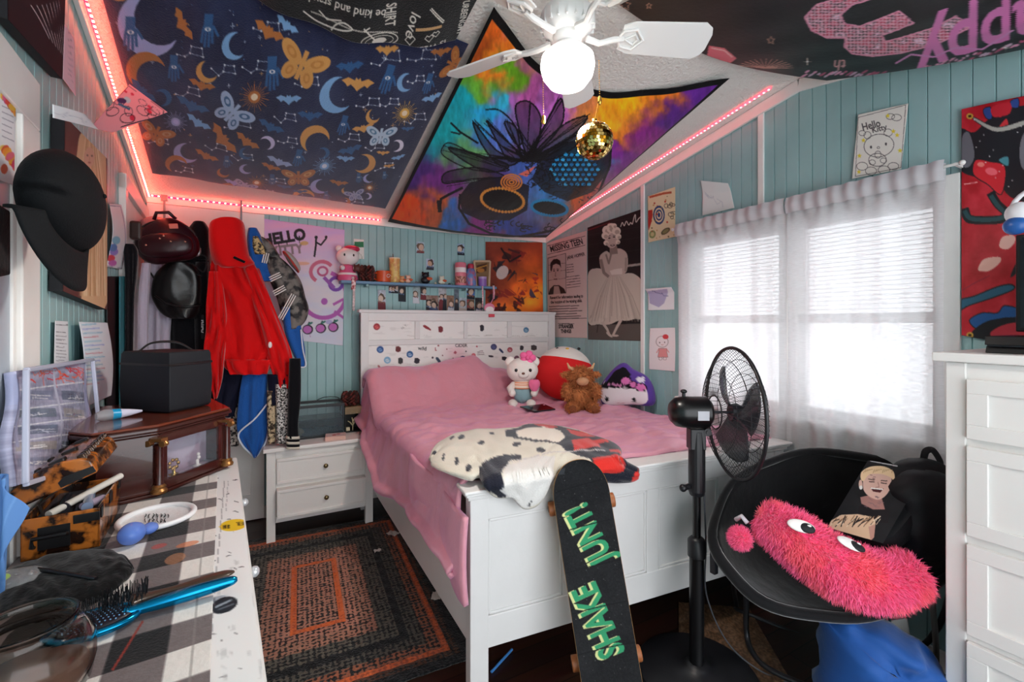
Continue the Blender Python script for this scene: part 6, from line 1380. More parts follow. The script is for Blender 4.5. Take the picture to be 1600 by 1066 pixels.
mb = MB(Matrix.Translation((2.2, .42, 1.403)))
for z0, z1, o in ((0, .022, 0), (.026, .055, .006)): mb.add([(-.14-o, -.13, z0), (.14, -.13, z0), (.14, .13, z0), (-.14-o, .13, z0), (-.14+.01-o, -.13, z1), (.14, -.13, z1), (.14, .13, z1), (-.13-o, .13, z1)], [(3, 2, 1, 0), (4, 5, 6, 7), (0, 1, 5, 4), (1, 2, 6, 5), (2, 3, 7, 6), (3, 0, 4, 7)])
mb.build('console_shell', mat('console_black', '0f0f12', .25), gc, bevel=.002)
mb = MB(Matrix.Translation((2.2, .42, 1.403))); mb.box((-.13, -.128, .021), (.138, .128, .027)); mb.build('light_seam', mat('seam_grey', '2a2c34', .3), gc)
mb = MB(); mb.tube(smoothpath([(2.06, .40, 1.461), (2.05, .41, 1.475), (2.03, .45, 1.47), (2.025, .42, 1.42), (2.03, .32, 1.408), (2.1, .2, 1.408)], 6), .003, 6); mb.build('console_cable', mat('cable_black', '0c0c0e', .4), gc, smooth='all')
tv = thing('television', 'black flat television standing on the white chest, only its edge in view', 'television', (2.32, -.05, 1.403))
TT = Matrix.Translation((2.32, .0, 1.403)) @ Matrix.Rotation(R(0), 4, 'Z'); ye = P(1589, 450, X=2.32).y
mb = MB(); mb.box((2.305, ye-.72, 1.47), (2.345, ye, P(1590, 368, X=2.32).z)); mb.build('screen_casing', BP, tv, bevel=.004)
mb = MB(); mb.box((2.302, ye-.71, 1.485), (2.306, ye-.012, P(1590, 368, X=2.32).z-.012)); mb.build('screen', mat('dark_glass', '15161c', .1), tv)
mb = MB(); mb.box((2.25, ye-.5, 1.403), (2.40, ye-.22, 1.415)); mb.box((2.315, ye-.4, 1.41), (2.335, ye-.32, 1.48)); mb.build('tv_stand', BP, tv, bevel=.003)
pz = P(1592, 345, X=2.32); hsz = thing('headset', 'white and blue padded gaming headset perched on the television corner', 'headset', (pz.x, pz.y, pz.z-.04))
mb = MB(Matrix.Translation(pz+Vector((0, 0, .006)))); mb.ell((0, 0, .02), (.03, .036, .04), nu=20, nv=12); mb.build('ear_shell', mat('headset_white', 'e8e8ec', .35), hsz, smooth='all')
mb = MB(Matrix.Translation(pz+Vector((-.012, .0, -.01)))); mb.ell((0, .004, -.008), (.028, .034, .032), nu=20, nv=12); mb.build('ear_pad', mat('headset_blue', '2a5fa8', .3), hsz, smooth='all')
mb = MB(Matrix.Translation(pz+Vector((.0, -.06, .03)))); mb.tube([(0, .08*cos(pi*k/12), .08*sin(pi*k/12)) for k in range(13)], .008, 8); mb.build('headband', mat('headset_white', 'e8e8ec'), hsz, smooth='all')
# ------------------------------------------------------------ rug
def rug_art(cv):
    u, v = cv.uvgrid(); x = (u-.5)*1.24; y = (v-.5)*1.66
    r = np.minimum(.62-np.abs(x), .83-np.abs(y)); cell = .008
    p1 = vnoise(x/cell, y/cell, 3); br = np.sin((x+y)/.0075)*np.sin((x-y)/.0075)
    bands = [(0, '151618', '2a2a2c', .2), (.05, '1c1c1c', '5a3828', .5), (.085, 'd0653a', '9a4a30', .3), (.115, '1d1d1e', 'a86448', .5), (.17, '17181a', '605a50', .45), (.235, '141517', '1d1e20', .1), (.275, '1a1b1c', '6a6458', .5), (.36, '2a2320', 'c08870', .6), (.44, '2a2020', 'd09078', .6), (.495, 'e2703a', 'c85a30', .2), (.525, '2c2422', 'cc9078', .55), (.62, '2c2422', 'cc9078', .55)]
    out = np.zeros(x.shape+(3,))
    for i, (b0, ca, cb, k) in enumerate(bands):
        A = np.array([int(ca[j:j+2], 16)/255 for j in (0, 2, 4)]); B = np.array([int(cb[j:j+2], 16)/255 for j in (0, 2, 4)])
        msk = r >= b0; t = ((br*.6+(p1-.5)*1.2) > (.45-k)).astype(float)[..., None]*.9
        out = np.where(msk[..., None], A*(1-t)+B*t, out)
    cv.a[:] = out
RT = Matrix.Translation((.23, 2.70, 0)) @ Matrix.Rotation(R(-3), 4, 'Z')
sheet('braided_rug', [RT @ Vector(p) for p in ((-.62, .83, .014), (.62, .83, .014), (.62, -.83, .014), (-.62, -.83, .014))], 500, 600, '202020', rug_art,
      'braided rectangular rug of black and orange bands on the dark floor', 'rug', thick=.010, mt=pmat('braid', .95, .8, 110, .2, .2), bow=lambda u, v: .002*np.sin(u*90)*np.sin(v*110)+.004*np.exp(-((v-.44+.05*u)/.012)**2)*(u > .5))
# ------------------------------------------------------------ nightstand and what stands on it
nx0, nx1, ny0, nz = -.015, .685, 3.44, .655
ns = thing('nightstand', 'white two-drawer nightstand with brass knobs between coats and bed', 'nightstand', ((nx0+nx1)/2, 3.66, 0)); WN = mat('nightstand_white', 'eeebe7', .4, bump=.06, bs=25)
mb = MB(); mb.box((nx0-.02, ny0-.03, nz-.028), (nx1+.02, 3.9, nz)); mb.build('top_board', WN, ns, bevel=.006)
mb = MB(); mb.box((nx0+.01, ny0+.012, .14), (nx1-.01, 3.89, nz-.028)); mb.build('carcass', WN, ns)
mb = MB(); mb.box((nx0+.055, ny0, .14), (nx1-.055, ny0+.02, .185)); mb.build('bottom_rail', WN, ns, bevel=.002)
mb = MB(); mb.box((nx0+.055, ny0, nz-.07), (nx1-.055, ny0+.02, nz-.028)); mb.build('top_rail', WN, ns, bevel=.002)
for x in (nx0, nx1-.055):
    for y in (ny0, 3.84): mb = MB(); mb.box((x, y, 0), (x+.055, y+.05, nz-.028)); mb.build('leg', WN, ns, bevel=.004)
for z0, z1, o in ((.405, .575, .008), (.185, .375, .05)):
    mb = MB(); a, b = nx0+.062, nx1-.062; y = ny0-o; mb.box((a, y, z0), (b, ny0+.05, z1))
    for c, d in (((a, z0), (b, z0+.02)), ((a, z1-.02), (b, z1)), ((a, z0+.02), (a+.02, z1-.02)), ((b-.02, z0+.02), (b, z1-.02))): mb.box((c[0], y-.008, c[1]), (d[0], y, d[1]))
    df = mb.build('drawer', WN, ns, bevel=.003)
    mb = MB(); xm = (a+b)/2+.02; mb.cyl((xm, y, (z0+z1)/2), (xm, y-.015, (z0+z1)/2), .006); mb.ell((xm, y-.02, (z0+z1)/2), (.016, .01, .016), nu=16, nv=10); mb.build('drawer_knob', mat('aged_brass', '8a7a58', .3, 1), df, smooth=True)
# fish tank
def tx(x): return P(440+x/9.69, 650, Y=3.62).x
tk = thing('fish_tank', 'small glass fish tank with blue gravel and white ornament on the nightstand', 'aquarium', (.28, 3.68, nz)); x0, x1, y0, y1, z1 = .06, .50, 3.58, 3.80, .655+.235
G = mat('tank_glass', '8898a0', .03, alpha=.10); RM = mat('tank_rim', '14161a', .4)
for a, b in (((x0, y0, nz+.01), (x1, y0+.004, z1)), ((x0, y1-.004, nz+.01), (x1, y1, z1)), ((x0, y0, nz+.01), (x0+.004, y1, z1)), ((x1-.004, y0, nz+.01), (x1, y1, z1))): mb = MB(); mb.box(a, b); mb.build('glass_pane', G, tk)
mb = MB(); mb.box((x0-.004, y0-.004, z1-.012), (x1+.004, y0+.008, z1+.008)); mb.box((x0-.004, y1-.008, z1-.012), (x1+.004, y1+.004, z1+.008)); mb.box((x0-.004, y0, z1-.012), (x0+.008, y1, z1+.008)); mb.box((x1-.008, y0, z1-.012), (x1+.004, y1, z1+.008)); mb.build('rim', RM, tk, bevel=.002)
mb = MB(); mb.box((x0-.004, y0-.004, nz), (x1+.004, y1+.004, nz+.012)); mb.build('base_frame', RM, tk)
mb = MB(); mb.box((x0+.005, y0+.005, nz+.012), (x1-.005, y1-.005, z1-.10)); mb.build('water', mat('dark_water', '06202a', .05, alpha=.75), tk)
mb = MB(); r = random.Random(2)
for k in range(700): mb.ell((r.uniform(x0+.012, x1-.012), r.uniform(y0+.012, y1-.012), nz+.015+r.uniform(0, .022)), r.uniform(.005, .008), r.randint(0, 1), nu=6, nv=4)
tag(mb.build('gravel', [mat('gravel_blue', '1878a8', .4), mat('gravel_teal', '2a98b0', .4)], tk), kind='stuff')
mb = MB(); mb.ell((x0+.10, y0+.07, nz+.085), (.035, .03, .06), nu=20, nv=14, fn=lambda w, q: w*(1+.25*mnoise.noise(q*3))); mb.ell((x0+.13, y0+.06, nz+.04), (.04, .03, .03), nu=14, nv=10); mb.build('ornament', mat('reef_white', 'd8d4b8', .8), tk, smooth='all')
mb = MB(); mb.tube(smoothpath([(.33, 3.79, z1+.01), (.38, 3.78, z1+.03), (.45, 3.78, z1+.028), (.50, 3.82, z1+.0), (.51, 3.86, z1-.1)], 6), .003, 6); mb.build('air_hose', RM, tk, smooth='all')
def cone_shape(name, c, r, h, label, cat, parent=None):
    mb = MB(); mb.ell(c+Vector((0, 0, h*.48)), (r*.85, r*.85, h*.46), nu=20, nv=14)
    for j in range(9):
        z = h*(.06+.1*j); rr = r*sqrt(max(.05, 1-(z/h-.35)**2*1.9))
        n = max(5, int(13*rr/r))
        for i in range(n):
            a = 2*pi*(i+.5*(j % 2))/n; d = Vector((cos(a), sin(a), 0)); p = c+d*rr*.85+Vector((0, 0, z)); T = Matrix.Translation(p) @ frame_from((d+Vector((0, 0, .8))).normalized())
            mb.ell((0, 0, .008), (r*.2, r*.1, r*.28), 1 if i % 2 else 0, T=T, nu=8, nv=6)
    return mb.build(name, [mat('cone_brown', '3a1c18', .6), mat('cone_red', '6a2c26', .55)], parent, smooth='all', label=label, cat=cat)
# black shadow-box with sand and coral twig, cone on top
bxs = thing('display_box', 'black open box with coral twig and tiny dish beside the fish tank', 'box', (.585, 3.72, nz)); a, b, c, d = .515, .645, 3.64, 3.80; h = .195
KB = mat('box_black', '101010', .5)
mb = MB(); mb.box((a, d-.008, nz), (b, d, nz+h)); mb.box((a, c, nz), (a+.006, d, nz+h)); mb.box((b-.006, c, nz), (b, d, nz+h)); mb.box((a, c, nz), (b, d, nz+.008)); mb.build('box_shell', KB, bxs)
mb = MB(); mb.box((a, c, nz+h-.005), (b, d, nz+h)); mb.box((a, c-.002, nz+h-.055), (b, c+.006, nz+h-.002)); mb.build('wooden_lid', mat('lid_wood', '8a7454', .5, var=.2), bxs, bevel=.002)
mb = MB(Matrix.Translation(((a+b)/2, c+.04, nz+.135))); mb.lathe([(.001, .0), (.03, .002), (.05, .012), (.052, .014), (.03, .008), (.001, .006)], n=24); mb.build('dish', mat('dish_cream', 'd8ceb8', .5), bxs, smooth=True)
mb = MB(Matrix.Translation((a+.06, c+.03, nz+.008)))
for p in ([(0, 0, 0), (.004, 0, .05), (-.004, 0, .1)], [(.003, 0, .045), (.02, 0, .07), (.024, 0, .10)], [(.0, 0, .04), (-.02, 0, .065), (-.035, 0, .075)], [(.0, 0, .06), (.01, -.005, .09)]): mb.tube(p, [.006]+[.0035]*(len(p)-1), 6)
mb.build('coral_twig', mat('twig', 'c8b894', .8), bxs, smooth='all')
mb = MB(); mb.box((a+.012, c+.02, nz+.008), (a+.04, c+.045, nz+.035)); mb.build('wax_cube', mat('wax', 'd8c8a8', .6), bxs, bevel=.003)
cone_shape('pine_cone', Vector((.565, 3.72, nz+h)), .06, .11, 'dark reddish pine cone on top of the black box by the headboard', 'pine cone')
bk2 = thing('small_box', 'small pale box with red print lying in front of the fish tank', 'box', (.44, 3.50, nz)); T = Matrix.Translation((.43, 3.50, nz)) @ Matrix.Rotation(R(-8), 4, 'Z')
mb = MB(T); mb.box((-.07, -.055, 0), (.07, .055, .028)); mb.build('box_body', mat('card_pink', 'dcb4a4', .6), bk2, bevel=.003)
def bart(cv): u, v = cv.uvgrid(); cv.a[:] = [.88, .80, .78]; [cv.ell(.5+.13*cos(k*2.1), .5+.2*sin(k*1.7), .10, .12, 'c86a68', al=.7) for k in range(6)]
sheet('box_lid', [T @ Vector(p) for p in ((-.068, .053, .0285), (.068, .053, .0285), (.068, -.053, .0285), (-.068, -.053, .0285))], 30, 24, 'e0ccc8', lambda cv: (setattr(cv, 'M', np.eye(3)), bart(cv)), parent=bk2, thick=0)
# ------------------------------------------------------------ wall shelf
def sx3(x): return P(400+x/5.33, 435, Y=3.87).x
sz = 1.845; shx0, shx1 = sx3(700), 1.90
sh = thing('wall_shelf', 'long slate-blue wall shelf above the headboard', 'shelf', ((shx0+shx1)/2, 3.88, sz-.03))
mb = MB(); mb.box((shx0, 3.80, sz-.022), (shx1, BY-.004, sz)); mb.build('shelf_board', mat('slate_blue', '5f86a8', .4), sh, bevel=.003)
for x in (shx0+.2, shx1-.3): mb = MB(); mb.box((x, 3.84, sz-.04), (x+.02, BY-.002, sz-.02)); mb.build('bracket', TEAL(), sh)
def at4(x, y, Y=3.87): return P(600+x/5.33, 360+y/5.33, Y=Y)
def at3(x, y, Y=3.87): return P(400+x/5.33, 330+y/5.33, Y=Y)
# figurine: generic white bear in pink dress with brown bow tie
c = at3(765, 550); c.z = sz; fg_ = thing('figurine', 'white figurine with red cap and pink dress at the left end of the shelf', 'figurine', c)
mb = MB(); mb.lathe([(.075, 0), (.08, .02), (.07, .05), (.055, .09), (.05, .12), (.03, .135)], c, 24); mb.build('dress', mat('glaze_pink', 'e0608c', .3), fg_, smooth=True)
mb = MB(); mb.lathe([(.0765, .045), (.075, .062), (.068, .064)], c, 24); mb.build('hem_band', mat('glaze_white', 'ece4e2', .25), fg_, smooth=True)
mb = MB(); mb.ell(c+Vector((0, 0, .20)), (.09, .07, .075), nu=28, nv=16)
for s in (-1, 1): mb.ell(c+Vector((s*.07, 0, .262)), (.025, .018, .025), nu=14, nv=8); mb.ell(c+Vector((s*.05, -.06, .10)), (.02, .025, .02), nu=12, nv=8)
mb.build('head', mat('glaze_white', 'ece4e2', .25), fg_, smooth='all')
for s in (-1, 1): mb = MB(); mb.ell(c+Vector((s*.035, -.066, .205)), (.007, .004, .011), nu=10, nv=6); mb.build('eye', BLK, fg_, smooth='all')
mb = MB(); mb.ell(c+Vector((.03, .0, .265)), (.065, .05, .03), nu=20, nv=10); mb.build('cap', mat('glaze_red', 'c82850', .3), fg_, smooth='all')
mb = MB(); mb.ell(c+Vector((.065, -.07, .10)), (.04, .022, .032), nu=16, nv=10, fn=lambda w, q: w*(1+.25*sin(q.x*8))); mb.build('brown_bundle', mat('glaze_brown', '5a2c24', .5), fg_, smooth='all')
c = at3(925, 555); cone_shape('pine_cone', Vector((c.x, 3.875, sz)), .058, .14, 'large dark pine cone on the shelf beside the white figurine', 'pine cone')
c = at3(1060, 555); c.z = sz; mg = thing('mug', 'orange mug with pale swirl on the shelf', 'mug', c)
mb = MB(); mb.lathe([(.05, 0), (.058, .005), (.06, .095), (.055, .097), (.053, .01), (.001, .008)], c, 28, cap=False); mb.build('mug_body', mat('orange_glaze', 'd8562c', .3), mg, smooth=True)
mb = MB(); mb.tube([c+Vector((-.055, -.01, .02)), c+Vector((-.085, -.01, .03)), c+Vector((-.085, -.01, .07)), c+Vector((-.055, -.01, .08))], .007, 8); mb.build('handle', mat('orange_glaze', 'd8562c'), mg, smooth='all')
mb = MB(); mb.tube([c+Vector((.03+.02*cos(t)*(1-t/9), -.0575, .05+.02*sin(t)*(1-t/9))) for t in np.linspace(0, 7, 22)], .0025, 5); mb.build('swirl_mark', mat('glaze_white', 'ece4e2'), mg, smooth='all')
c = at3(1155, 560); c.z = sz; tb = thing('tumbler', 'tall yellow patterned tumbler with dark straw on the shelf', 'tumbler', c)
mb = MB(); mb.lathe([(.036, 0), (.042, .01), (.045, .19), (.047, .205), (.001, .207)], c, 28); mb.build('cup', mat('yellow_print', 'e8c878', .4, c2='d8a060', vs_=40), tb, smooth=True)
mb = MB(); mb.lathe([(.048, .205), (.048, .216), (.001, .218)], c, 28); mb.build('lid', mat('lid_clear', 'e4dcc0', .3), tb, smooth=True); mb = MB(); mb.cyl(c+Vector((-.012, 0, .215)), c+Vector((-.016, 0, .25)), .004, n=10); mb.build('straw', mat('straw_dark', '5a4438', .5), tb)
FIG = [(150, 400, 'e0a070', .035, 'small orange figurine on the shelf right of the yellow tumbler'), (200, 400, 'e8b8a0', .04, 'small peach figurine on the shelf beside the orange one'), (270, 408, '7a7a80', .02, 'tiny grey trinket on the shelf in front of the black one'),
       (345, 415, '1c1c22', .06, 'dark round figurine with orange patch in the middle of the shelf'), (430, 418, 'c8c0b0', .018, 'tiny pale trinket on the shelf right of the dark round figurine'), (480, 425, 'd8dcc8', .045, 'clear and white little figurine before the tall pink can'), (545, 428, '3a4a48', .018, 'tiny dark green trinket on the shelf'), (580, 430, '6a8a80', .02, 'tiny teal trinket beside the tall pink can')]
for i, (x, y, col, s, lb) in enumerate(FIG):
    c = at4(x, y, 3.85); c.z = sz; k = thing('shelf_trinket' if s < .03 else 'toy_figurine', lb, 'figurine', c)
    mb = MB(); mb.ell(c+Vector((0, 0, s*.55)), (s*.7, s*.5, s*.55), nu=16, nv=10); mb.build('body', mat('trinket_%s' % col, col, .4), k, smooth='all')
    if s > .03:
        mb = MB(); mb.ell(c+Vector((0, -.005, s*1.3)), (s*.55, s*.45, s*.45), nu=16, nv=10); mb.ell(c+Vector((s*.4, 0, s*1.65)), s*.18, nu=8, nv=6); mb.ell(c+Vector((-s*.4, 0, s*1.65)), s*.18, nu=8, nv=6); mb.build('head', mat('trinket_%s' % col, col), k, smooth='all')
        mb = MB(); mb.ell(c+Vector((s*.5, -s*.35, s*.8)), (s*.5, s*.2, s*.25), nu=10, nv=6); mb.build('patch', mat('trinket_orange', 'd0603a', .5), k, smooth='all')
c = at4(638, 435, 3.86); c.z = sz; cn = thing('pink_can', 'tall pink cylindrical can on the shelf', 'can', c); cn['label'] = 'tall pink cylindrical can with white band on the shelf'
mb = MB(); mb.lathe([(.05, 0), (.052, .005), (.052, .20), (.046, .212), (.001, .214)], c, 28); mb.build('can_body', mat('can_pink', 'e08090', .35), cn, smooth=True)
mb = MB(); mb.lathe([(.0528, .12), (.0528, .165), (.05, .165), (.05, .12)], c, 28, cap=False); mb.build('white_band', mat('glaze_white', 'ece4e2'), cn, smooth=True); mb = MB(); mb.lathe([(.0528, .02), (.0528, .085), (.05, .085), (.05, .02)], c, 28, cap=False); mb.build('brown_band', mat('can_brown', '8a4a44', .4, c2='d8a090', vs_=60), cn, smooth=True)
c = at4(722, 440, 3.85); c.z = sz; bt = thing('drink_bottle', 'translucent pink and blue drink bottle with red cap on the shelf', 'bottle', c)
mb = MB(); mb.lathe([(.045, 0), (.05, .01), (.05, .12), (.035, .155), (.025, .165)], c, 24); mb.build('bottle_body', mat('bottle_pinkblue', 'b06a88', .2, c2='6888c0', vs_=22), bt, smooth=True); mb = MB(); mb.lathe([(.03, .163), (.032, .19), (.026, .205), (.001, .208)], c, 20); mb.build('bottle_cap', mat('cap_red', 'b8364c', .35), bt, smooth=True)
c = at4(820, 443, 3.84); c.z = sz; cd = thing('candle_jar', 'small purple candle jar in front of the framed picture on the shelf', 'candle', c)
mb = MB(); mb.lathe([(.038, 0), (.04, .005), (.04, .07), (.001, .071)], c, 24); mb.build('jar', mat('candle_purple', '9068b8', .3), cd, smooth=True); mb = MB(); mb.lathe([(.041, .07), (.041, .09), (.037, .09)], c, 24); mb.build('rim', mat('rim_lilac', 'b8a0d0', .2), cd, smooth=True)
fq = [at4(748, 258, 3.90), at4(880, 258, 3.90), at4(872, 448, 3.88), at4(765, 446, 3.88)]; fq[2].z = fq[3].z = sz+.003
fr = thing('picture_frame', 'pale wooden picture frame leaning at the right end of the shelf', 'picture frame', (fq[2]+fq[3])/2)
mb = MB(); 
for i in range(4): bar(mb, fq[i], fq[(i+1) % 4], .018, .012, (0, -1, 0))
mb.build('frame_moulding', mat('frame_oak', 'c8ac8c', .5), fr); sheet('framed_picture', fq, 30, 36, '8a6a48', lambda cv: (cv.org(600, 360, 5.33), cv.poly([(775,300),(855,280),(850,350),(770,370)], '4a2c1c'), cv.line([(770,330),(855,300)], 8, 'e0a040'), cv.ell(805, 345, 30, 18, 'b87838')), parent=fr, thick=.002)
# things hanging from the shelf
def lanyard(x, y, w, h, col, label, cat, conv, charm=None):
    c = conv(x, y, 3.795); b = conv(x, y+h, 3.795); k = thing('lanyard', label, cat, b); ww = (conv(x+w, y, 3.795)-c).x/2
    mb = MB(); mb.tube([c+Vector((0, 0, .0)), c.lerp(b, .5)+Vector((.004, 0, 0)), b], ww*.5, 8, flat=.3, up=(0, 1, 0)); mb.build('strap', mat('strap_'+col, col, .6, c2='f0d8d8', vs_=50), k, smooth='all')
    if charm: mb = MB(); mb.box(b+Vector((-charm[0], -.004, -charm[1])), b+Vector((charm[0], .004, .0))); mb.build('charm', mat('charm_'+charm[2], charm[2], .4, c2='f4e4e4', vs_=60), k, bevel=.003)
lanyard(812, 560, 40, 270, 'c8b8b8', 'white and red patterned strap hanging below the figurine', 'lanyard', at3)
lanyard(810, 545, 75, 110, 'b04048', 'short wide red tag strap hanging from the left shelf end', 'lanyard', at3)
lanyard(820, 465, 24, 180, 'e08898', 'thin pink lanyard hanging near the right end of the shelf', 'lanyard', at4)
lanyard(912, 460, 34, 110, 'e8a0b0', 'pink lanyard with white and red charm tag hanging at the right shelf end', 'lanyard', at4)
kc = at4(880, 660, 3.73); kh = thing('keychain_charm', 'pink and white round charm with red tag hanging over the headboard', 'charm', kc-Vector((0, 0, .06)))
mb = MB(Matrix.Translation(kc)); mb.ell((0, 0, 0), (.045, .012, .035), nu=20, nv=10); mb.build('charm_face', mat('glaze_white', 'ece4e2'), kh, smooth='all'); mb = MB(Matrix.Translation(kc)); mb.ell((0, .004, .015), (.055, .012, .045), nu=20, nv=10); mb.build('charm_hood', mat('hood_pink', 'e88aa8', .5), kh, smooth='all')
mb = MB(Matrix.Translation(kc)); mb.box((-.01, -.006, -.07), (.05, .006, -.035)); mb.build('charm_tag', mat('tag_red', 'd84858', .5), kh, bevel=.004); mb = MB(); mb.tube([kc+Vector((0, 0, .04)), at4(915, 560, 3.78), at4(912, 465, 3.80)], .004, 6); mb.build('charm_loop', mat('hood_pink', 'e88aa8'), kh, smooth='all')
# ------------------------------------------------------------ clothes and bags on the white door
def ck(x, y): return 180+x/5.33, 320+y/5.33
rack = thing('over_door_rack', 'grey metal over-door hook rack on the white corner door', 'hook rack', P(318, 400, Y=3.88))
GR = mat('grey_metal', '8c8c90', .35, .8)
mb = MB(); mb.box(P(235, 385, Y=3.88)-Vector((0, .01, .012)), P(405, 396, Y=3.88)+Vector((0, .004, .012))); mb.build('rail', GR, rack, bevel=.002)
for x in (257, 377):
    mb = MB(); a = P(x, 312, Y=3.895); b = P(x, 390, Y=3.895); mb.box((a.x-.006, 3.885, b.z), (a.x+.006, 3.895, a.z)); mb.box((a.x-.018, 3.88, a.z-.01), (a.x+.018, 3.9, a.z+.03)); mb.build('over_door_strap', GR, rack, bevel=.001)
for x in (262, 310, 352, 395): mb = MB(); a = P(x, 392, Y=3.86); mb.tube([a+Vector((0, .02, 0)), a+Vector((0, -.05, -.03)), a+Vector((0, -.07, 0))], .005, 8); mb.build('hook', GR, rack, smooth='all')
BLKC = mat('black_fleece', '0d0d12', .9, bump=.3, bs=60, sheen=.3, spec=.2)
def garment(name, label, cat, parts, mt):
    mb = MB()
    if len(parts) == 1: rows, Y, kw = parts[0]; drape(mb, rows, dict(Y=Y), **kw); return mb.build(name, mt, smooth='all', label=label, cat=cat)
    t = None
    for i, (nm, rows, Y, kw, *m2) in enumerate(parts):
        mb = MB(); drape(mb, rows, dict(Y=Y), **kw)
        if t is None: lo = min(v.z for v in mb.v); c = mb.v[0]; t = thing(name, label, cat, (c.x, c.y, lo))
        mb.build(nm, m2[0] if m2 else mt, t, smooth='all')
    return t
garment('fleece_jacket', 'pale lilac-grey fleece jacket hanging behind the maroon and black bags', 'jacket', [('torso', [(228, 262, 405), (225, 268, 430), (223, 272, 470), (223, 268, 520), (223, 268, 560), (223, 268, 640)], 3.68, dict(depth=.09, folds=2, amp=.018, seed=1)),
        ('sleeve', [(222, 236, 412), (218, 234, 450), (216, 232, 490), (216, 232, 545)], 3.42, dict(depth=.04, folds=1, amp=.006, seed=2))], mat('lilac_fleece', 'bdb6c8', .9, bump=.4, bs=70, sheen=.4))
garment('black_hoodie', 'black hooded sweatshirt hanging between the maroon bag and the red hoodie', 'hoodie', [('torso', [(290, 326, 390), (262, 330, 430), (258, 332, 500), (262, 335, 560), (262, 345, 640)], 3.72, dict(depth=.10, folds=3, amp=.012, seed=3)),
        ('hood', [(303, 322, 350), (294, 328, 362), (290, 329, 385), (296, 328, 408)], 3.70, dict(depth=.11, folds=1, amp=.006, seed=2)), ('sleeve', [(306, 326, 410), (304, 325, 470), (305, 325, 540), (308, 326, 590)], 3.62, dict(depth=.045, folds=1, amp=.005, seed=5))], BLKC)
def hoodie_txt(cv): cv.org(0, 0, 1); cv.text('nirv', 315.5, 510, 13, 'dcdce0', ang=pi/2, bold=.03)
sheet('sleeve_lettering', [P(312, 492, Y=3.572), P(319, 492, Y=3.572), P(319, 530, Y=3.572), P(312, 530, Y=3.572)], 14, 60, '0d0d12', hoodie_txt, parent=bpy.data.objects['black_hoodie'], thick=0)
RED = mat('red_fleece', 'd80f12', .85, bump=.25, bs=60, sheen=.35, spec=.2)
rh = garment('red_hoodie', 'bright red hooded sweatshirt hanging in front of the coats', 'hoodie', [
    ('torso', [(333, 392, 402), (328, 404, 425), (328, 418, 460), (330, 432, 500), (336, 440, 540), (350, 425, 572), (358, 420, 580)], 3.58, dict(depth=.10, folds=3, amp=.036, seed=1, drift=3)),
    ('hood', [(340, 376, 346), (329, 382, 352), (327, 385, 375), (330, 390, 400), (335, 398, 413), (345, 385, 420)], 3.56, dict(depth=.15, folds=1, amp=.008, seed=.5)),
    ('sleeve', [(327, 346, 425), (323, 352, 470), (322, 356, 510), (319, 352, 550), (326, 348, 590), (334, 340, 622)], 3.50, dict(depth=.055, folds=2, amp=.024, seed=4, drift=4)),
    ('sleeve', [(380, 405, 420), (392, 420, 460), (405, 440, 510), (414, 455, 550), (426, 460, 585), (431, 461, 605)], 3.50, dict(depth=.06, folds=2, amp=.024, seed=2, drift=4)),
    ('hem_band', [(352, 424, 562), (355, 421, 574), (359, 418, 584)], 3.50, dict(depth=.075, folds=3, amp=.02, seed=1, drift=2))], RED)
mb = MB(); a = P(374, 406, Y=3.40); T = Matrix.Translation(a) @ Matrix.Rotation(R(25), 4, 'Y'); mb.box((-.035, -.004, -.008), (.035, .004, .008), T=T); mb.build('brand_tab', BLKC, rh, bevel=.002)
mb = MB(); a = P(422, 539, Y=3.405); mb.ell(a, (.012, .006, .022), nu=10, nv=6); mb.build('white_emblem', mat('glaze_white', 'ece4e2'), rh, smooth='all')
garment('navy_trousers', 'dark navy trousers hanging below the red hoodie', 'trousers', [('trouser_leg', [(338, 385, 560), (336, 392, 590), (336, 372, 628), (338, 366, 650)], 3.62, dict(depth=.06, folds=2, amp=.01)), ('trouser_leg', [(418, 452, 585), (419, 455, 610), (424, 448, 632)], 3.50, dict(depth=.05, folds=2, amp=.01, seed=2))], mat('navy_twill', '14162a', .8, bump=.2, bs=90, spec=.2))
BLUE = mat('blue_towelling', '1458a8', .85, bump=.5, bs=120, sheen=.3)
bt_ = garment('hooded_towel', 'bright blue towel with white piping hanging to a point below the red hoodie', 'towel', [('towel', [(384, 420, 560), (376, 418, 600), (371, 418, 640), (370, 419, 670), (378, 414, 690), (388, 407, 704), (396, 400, 713)], 3.56, dict(depth=.05, folds=2, amp=.012, seed=2)),
     ('shoulder', [(388, 402, 358), (386, 410, 375), (390, 418, 410), (398, 428, 440)], 3.62, dict(depth=.06, folds=1, amp=.008)), ('towel_corner', [(440, 466, 480), (445, 472, 520), (456, 477, 550), (466, 476, 572)], 3.60, dict(depth=.05, folds=1, amp=.006))], BLUE)
mb = MB(); mb.tube(smoothpath([P(x, y, Y=Y) for x, y, Y in ((417, 632, 3.50), (398, 655, 3.495), (374, 676, 3.515), (376, 692, 3.52), (390, 708, 3.53), (399, 714, 3.53), (410, 701, 3.52), (418, 682, 3.52), (419, 655, 3.52))], 5), .006, 8); mb.build('piping', mat('piping_white', 'dce4f0', .7), bt_, smooth='all')
mb = MB(); mb.tube(smoothpath([P(x, y, Y=3.55) for x, y in ((470, 515), (473, 545), (478, 570), (471, 574), (464, 568))], 5), .005, 8); mb.build('piping', mat('piping_white', 'dce4f0'), bt_, smooth='all')
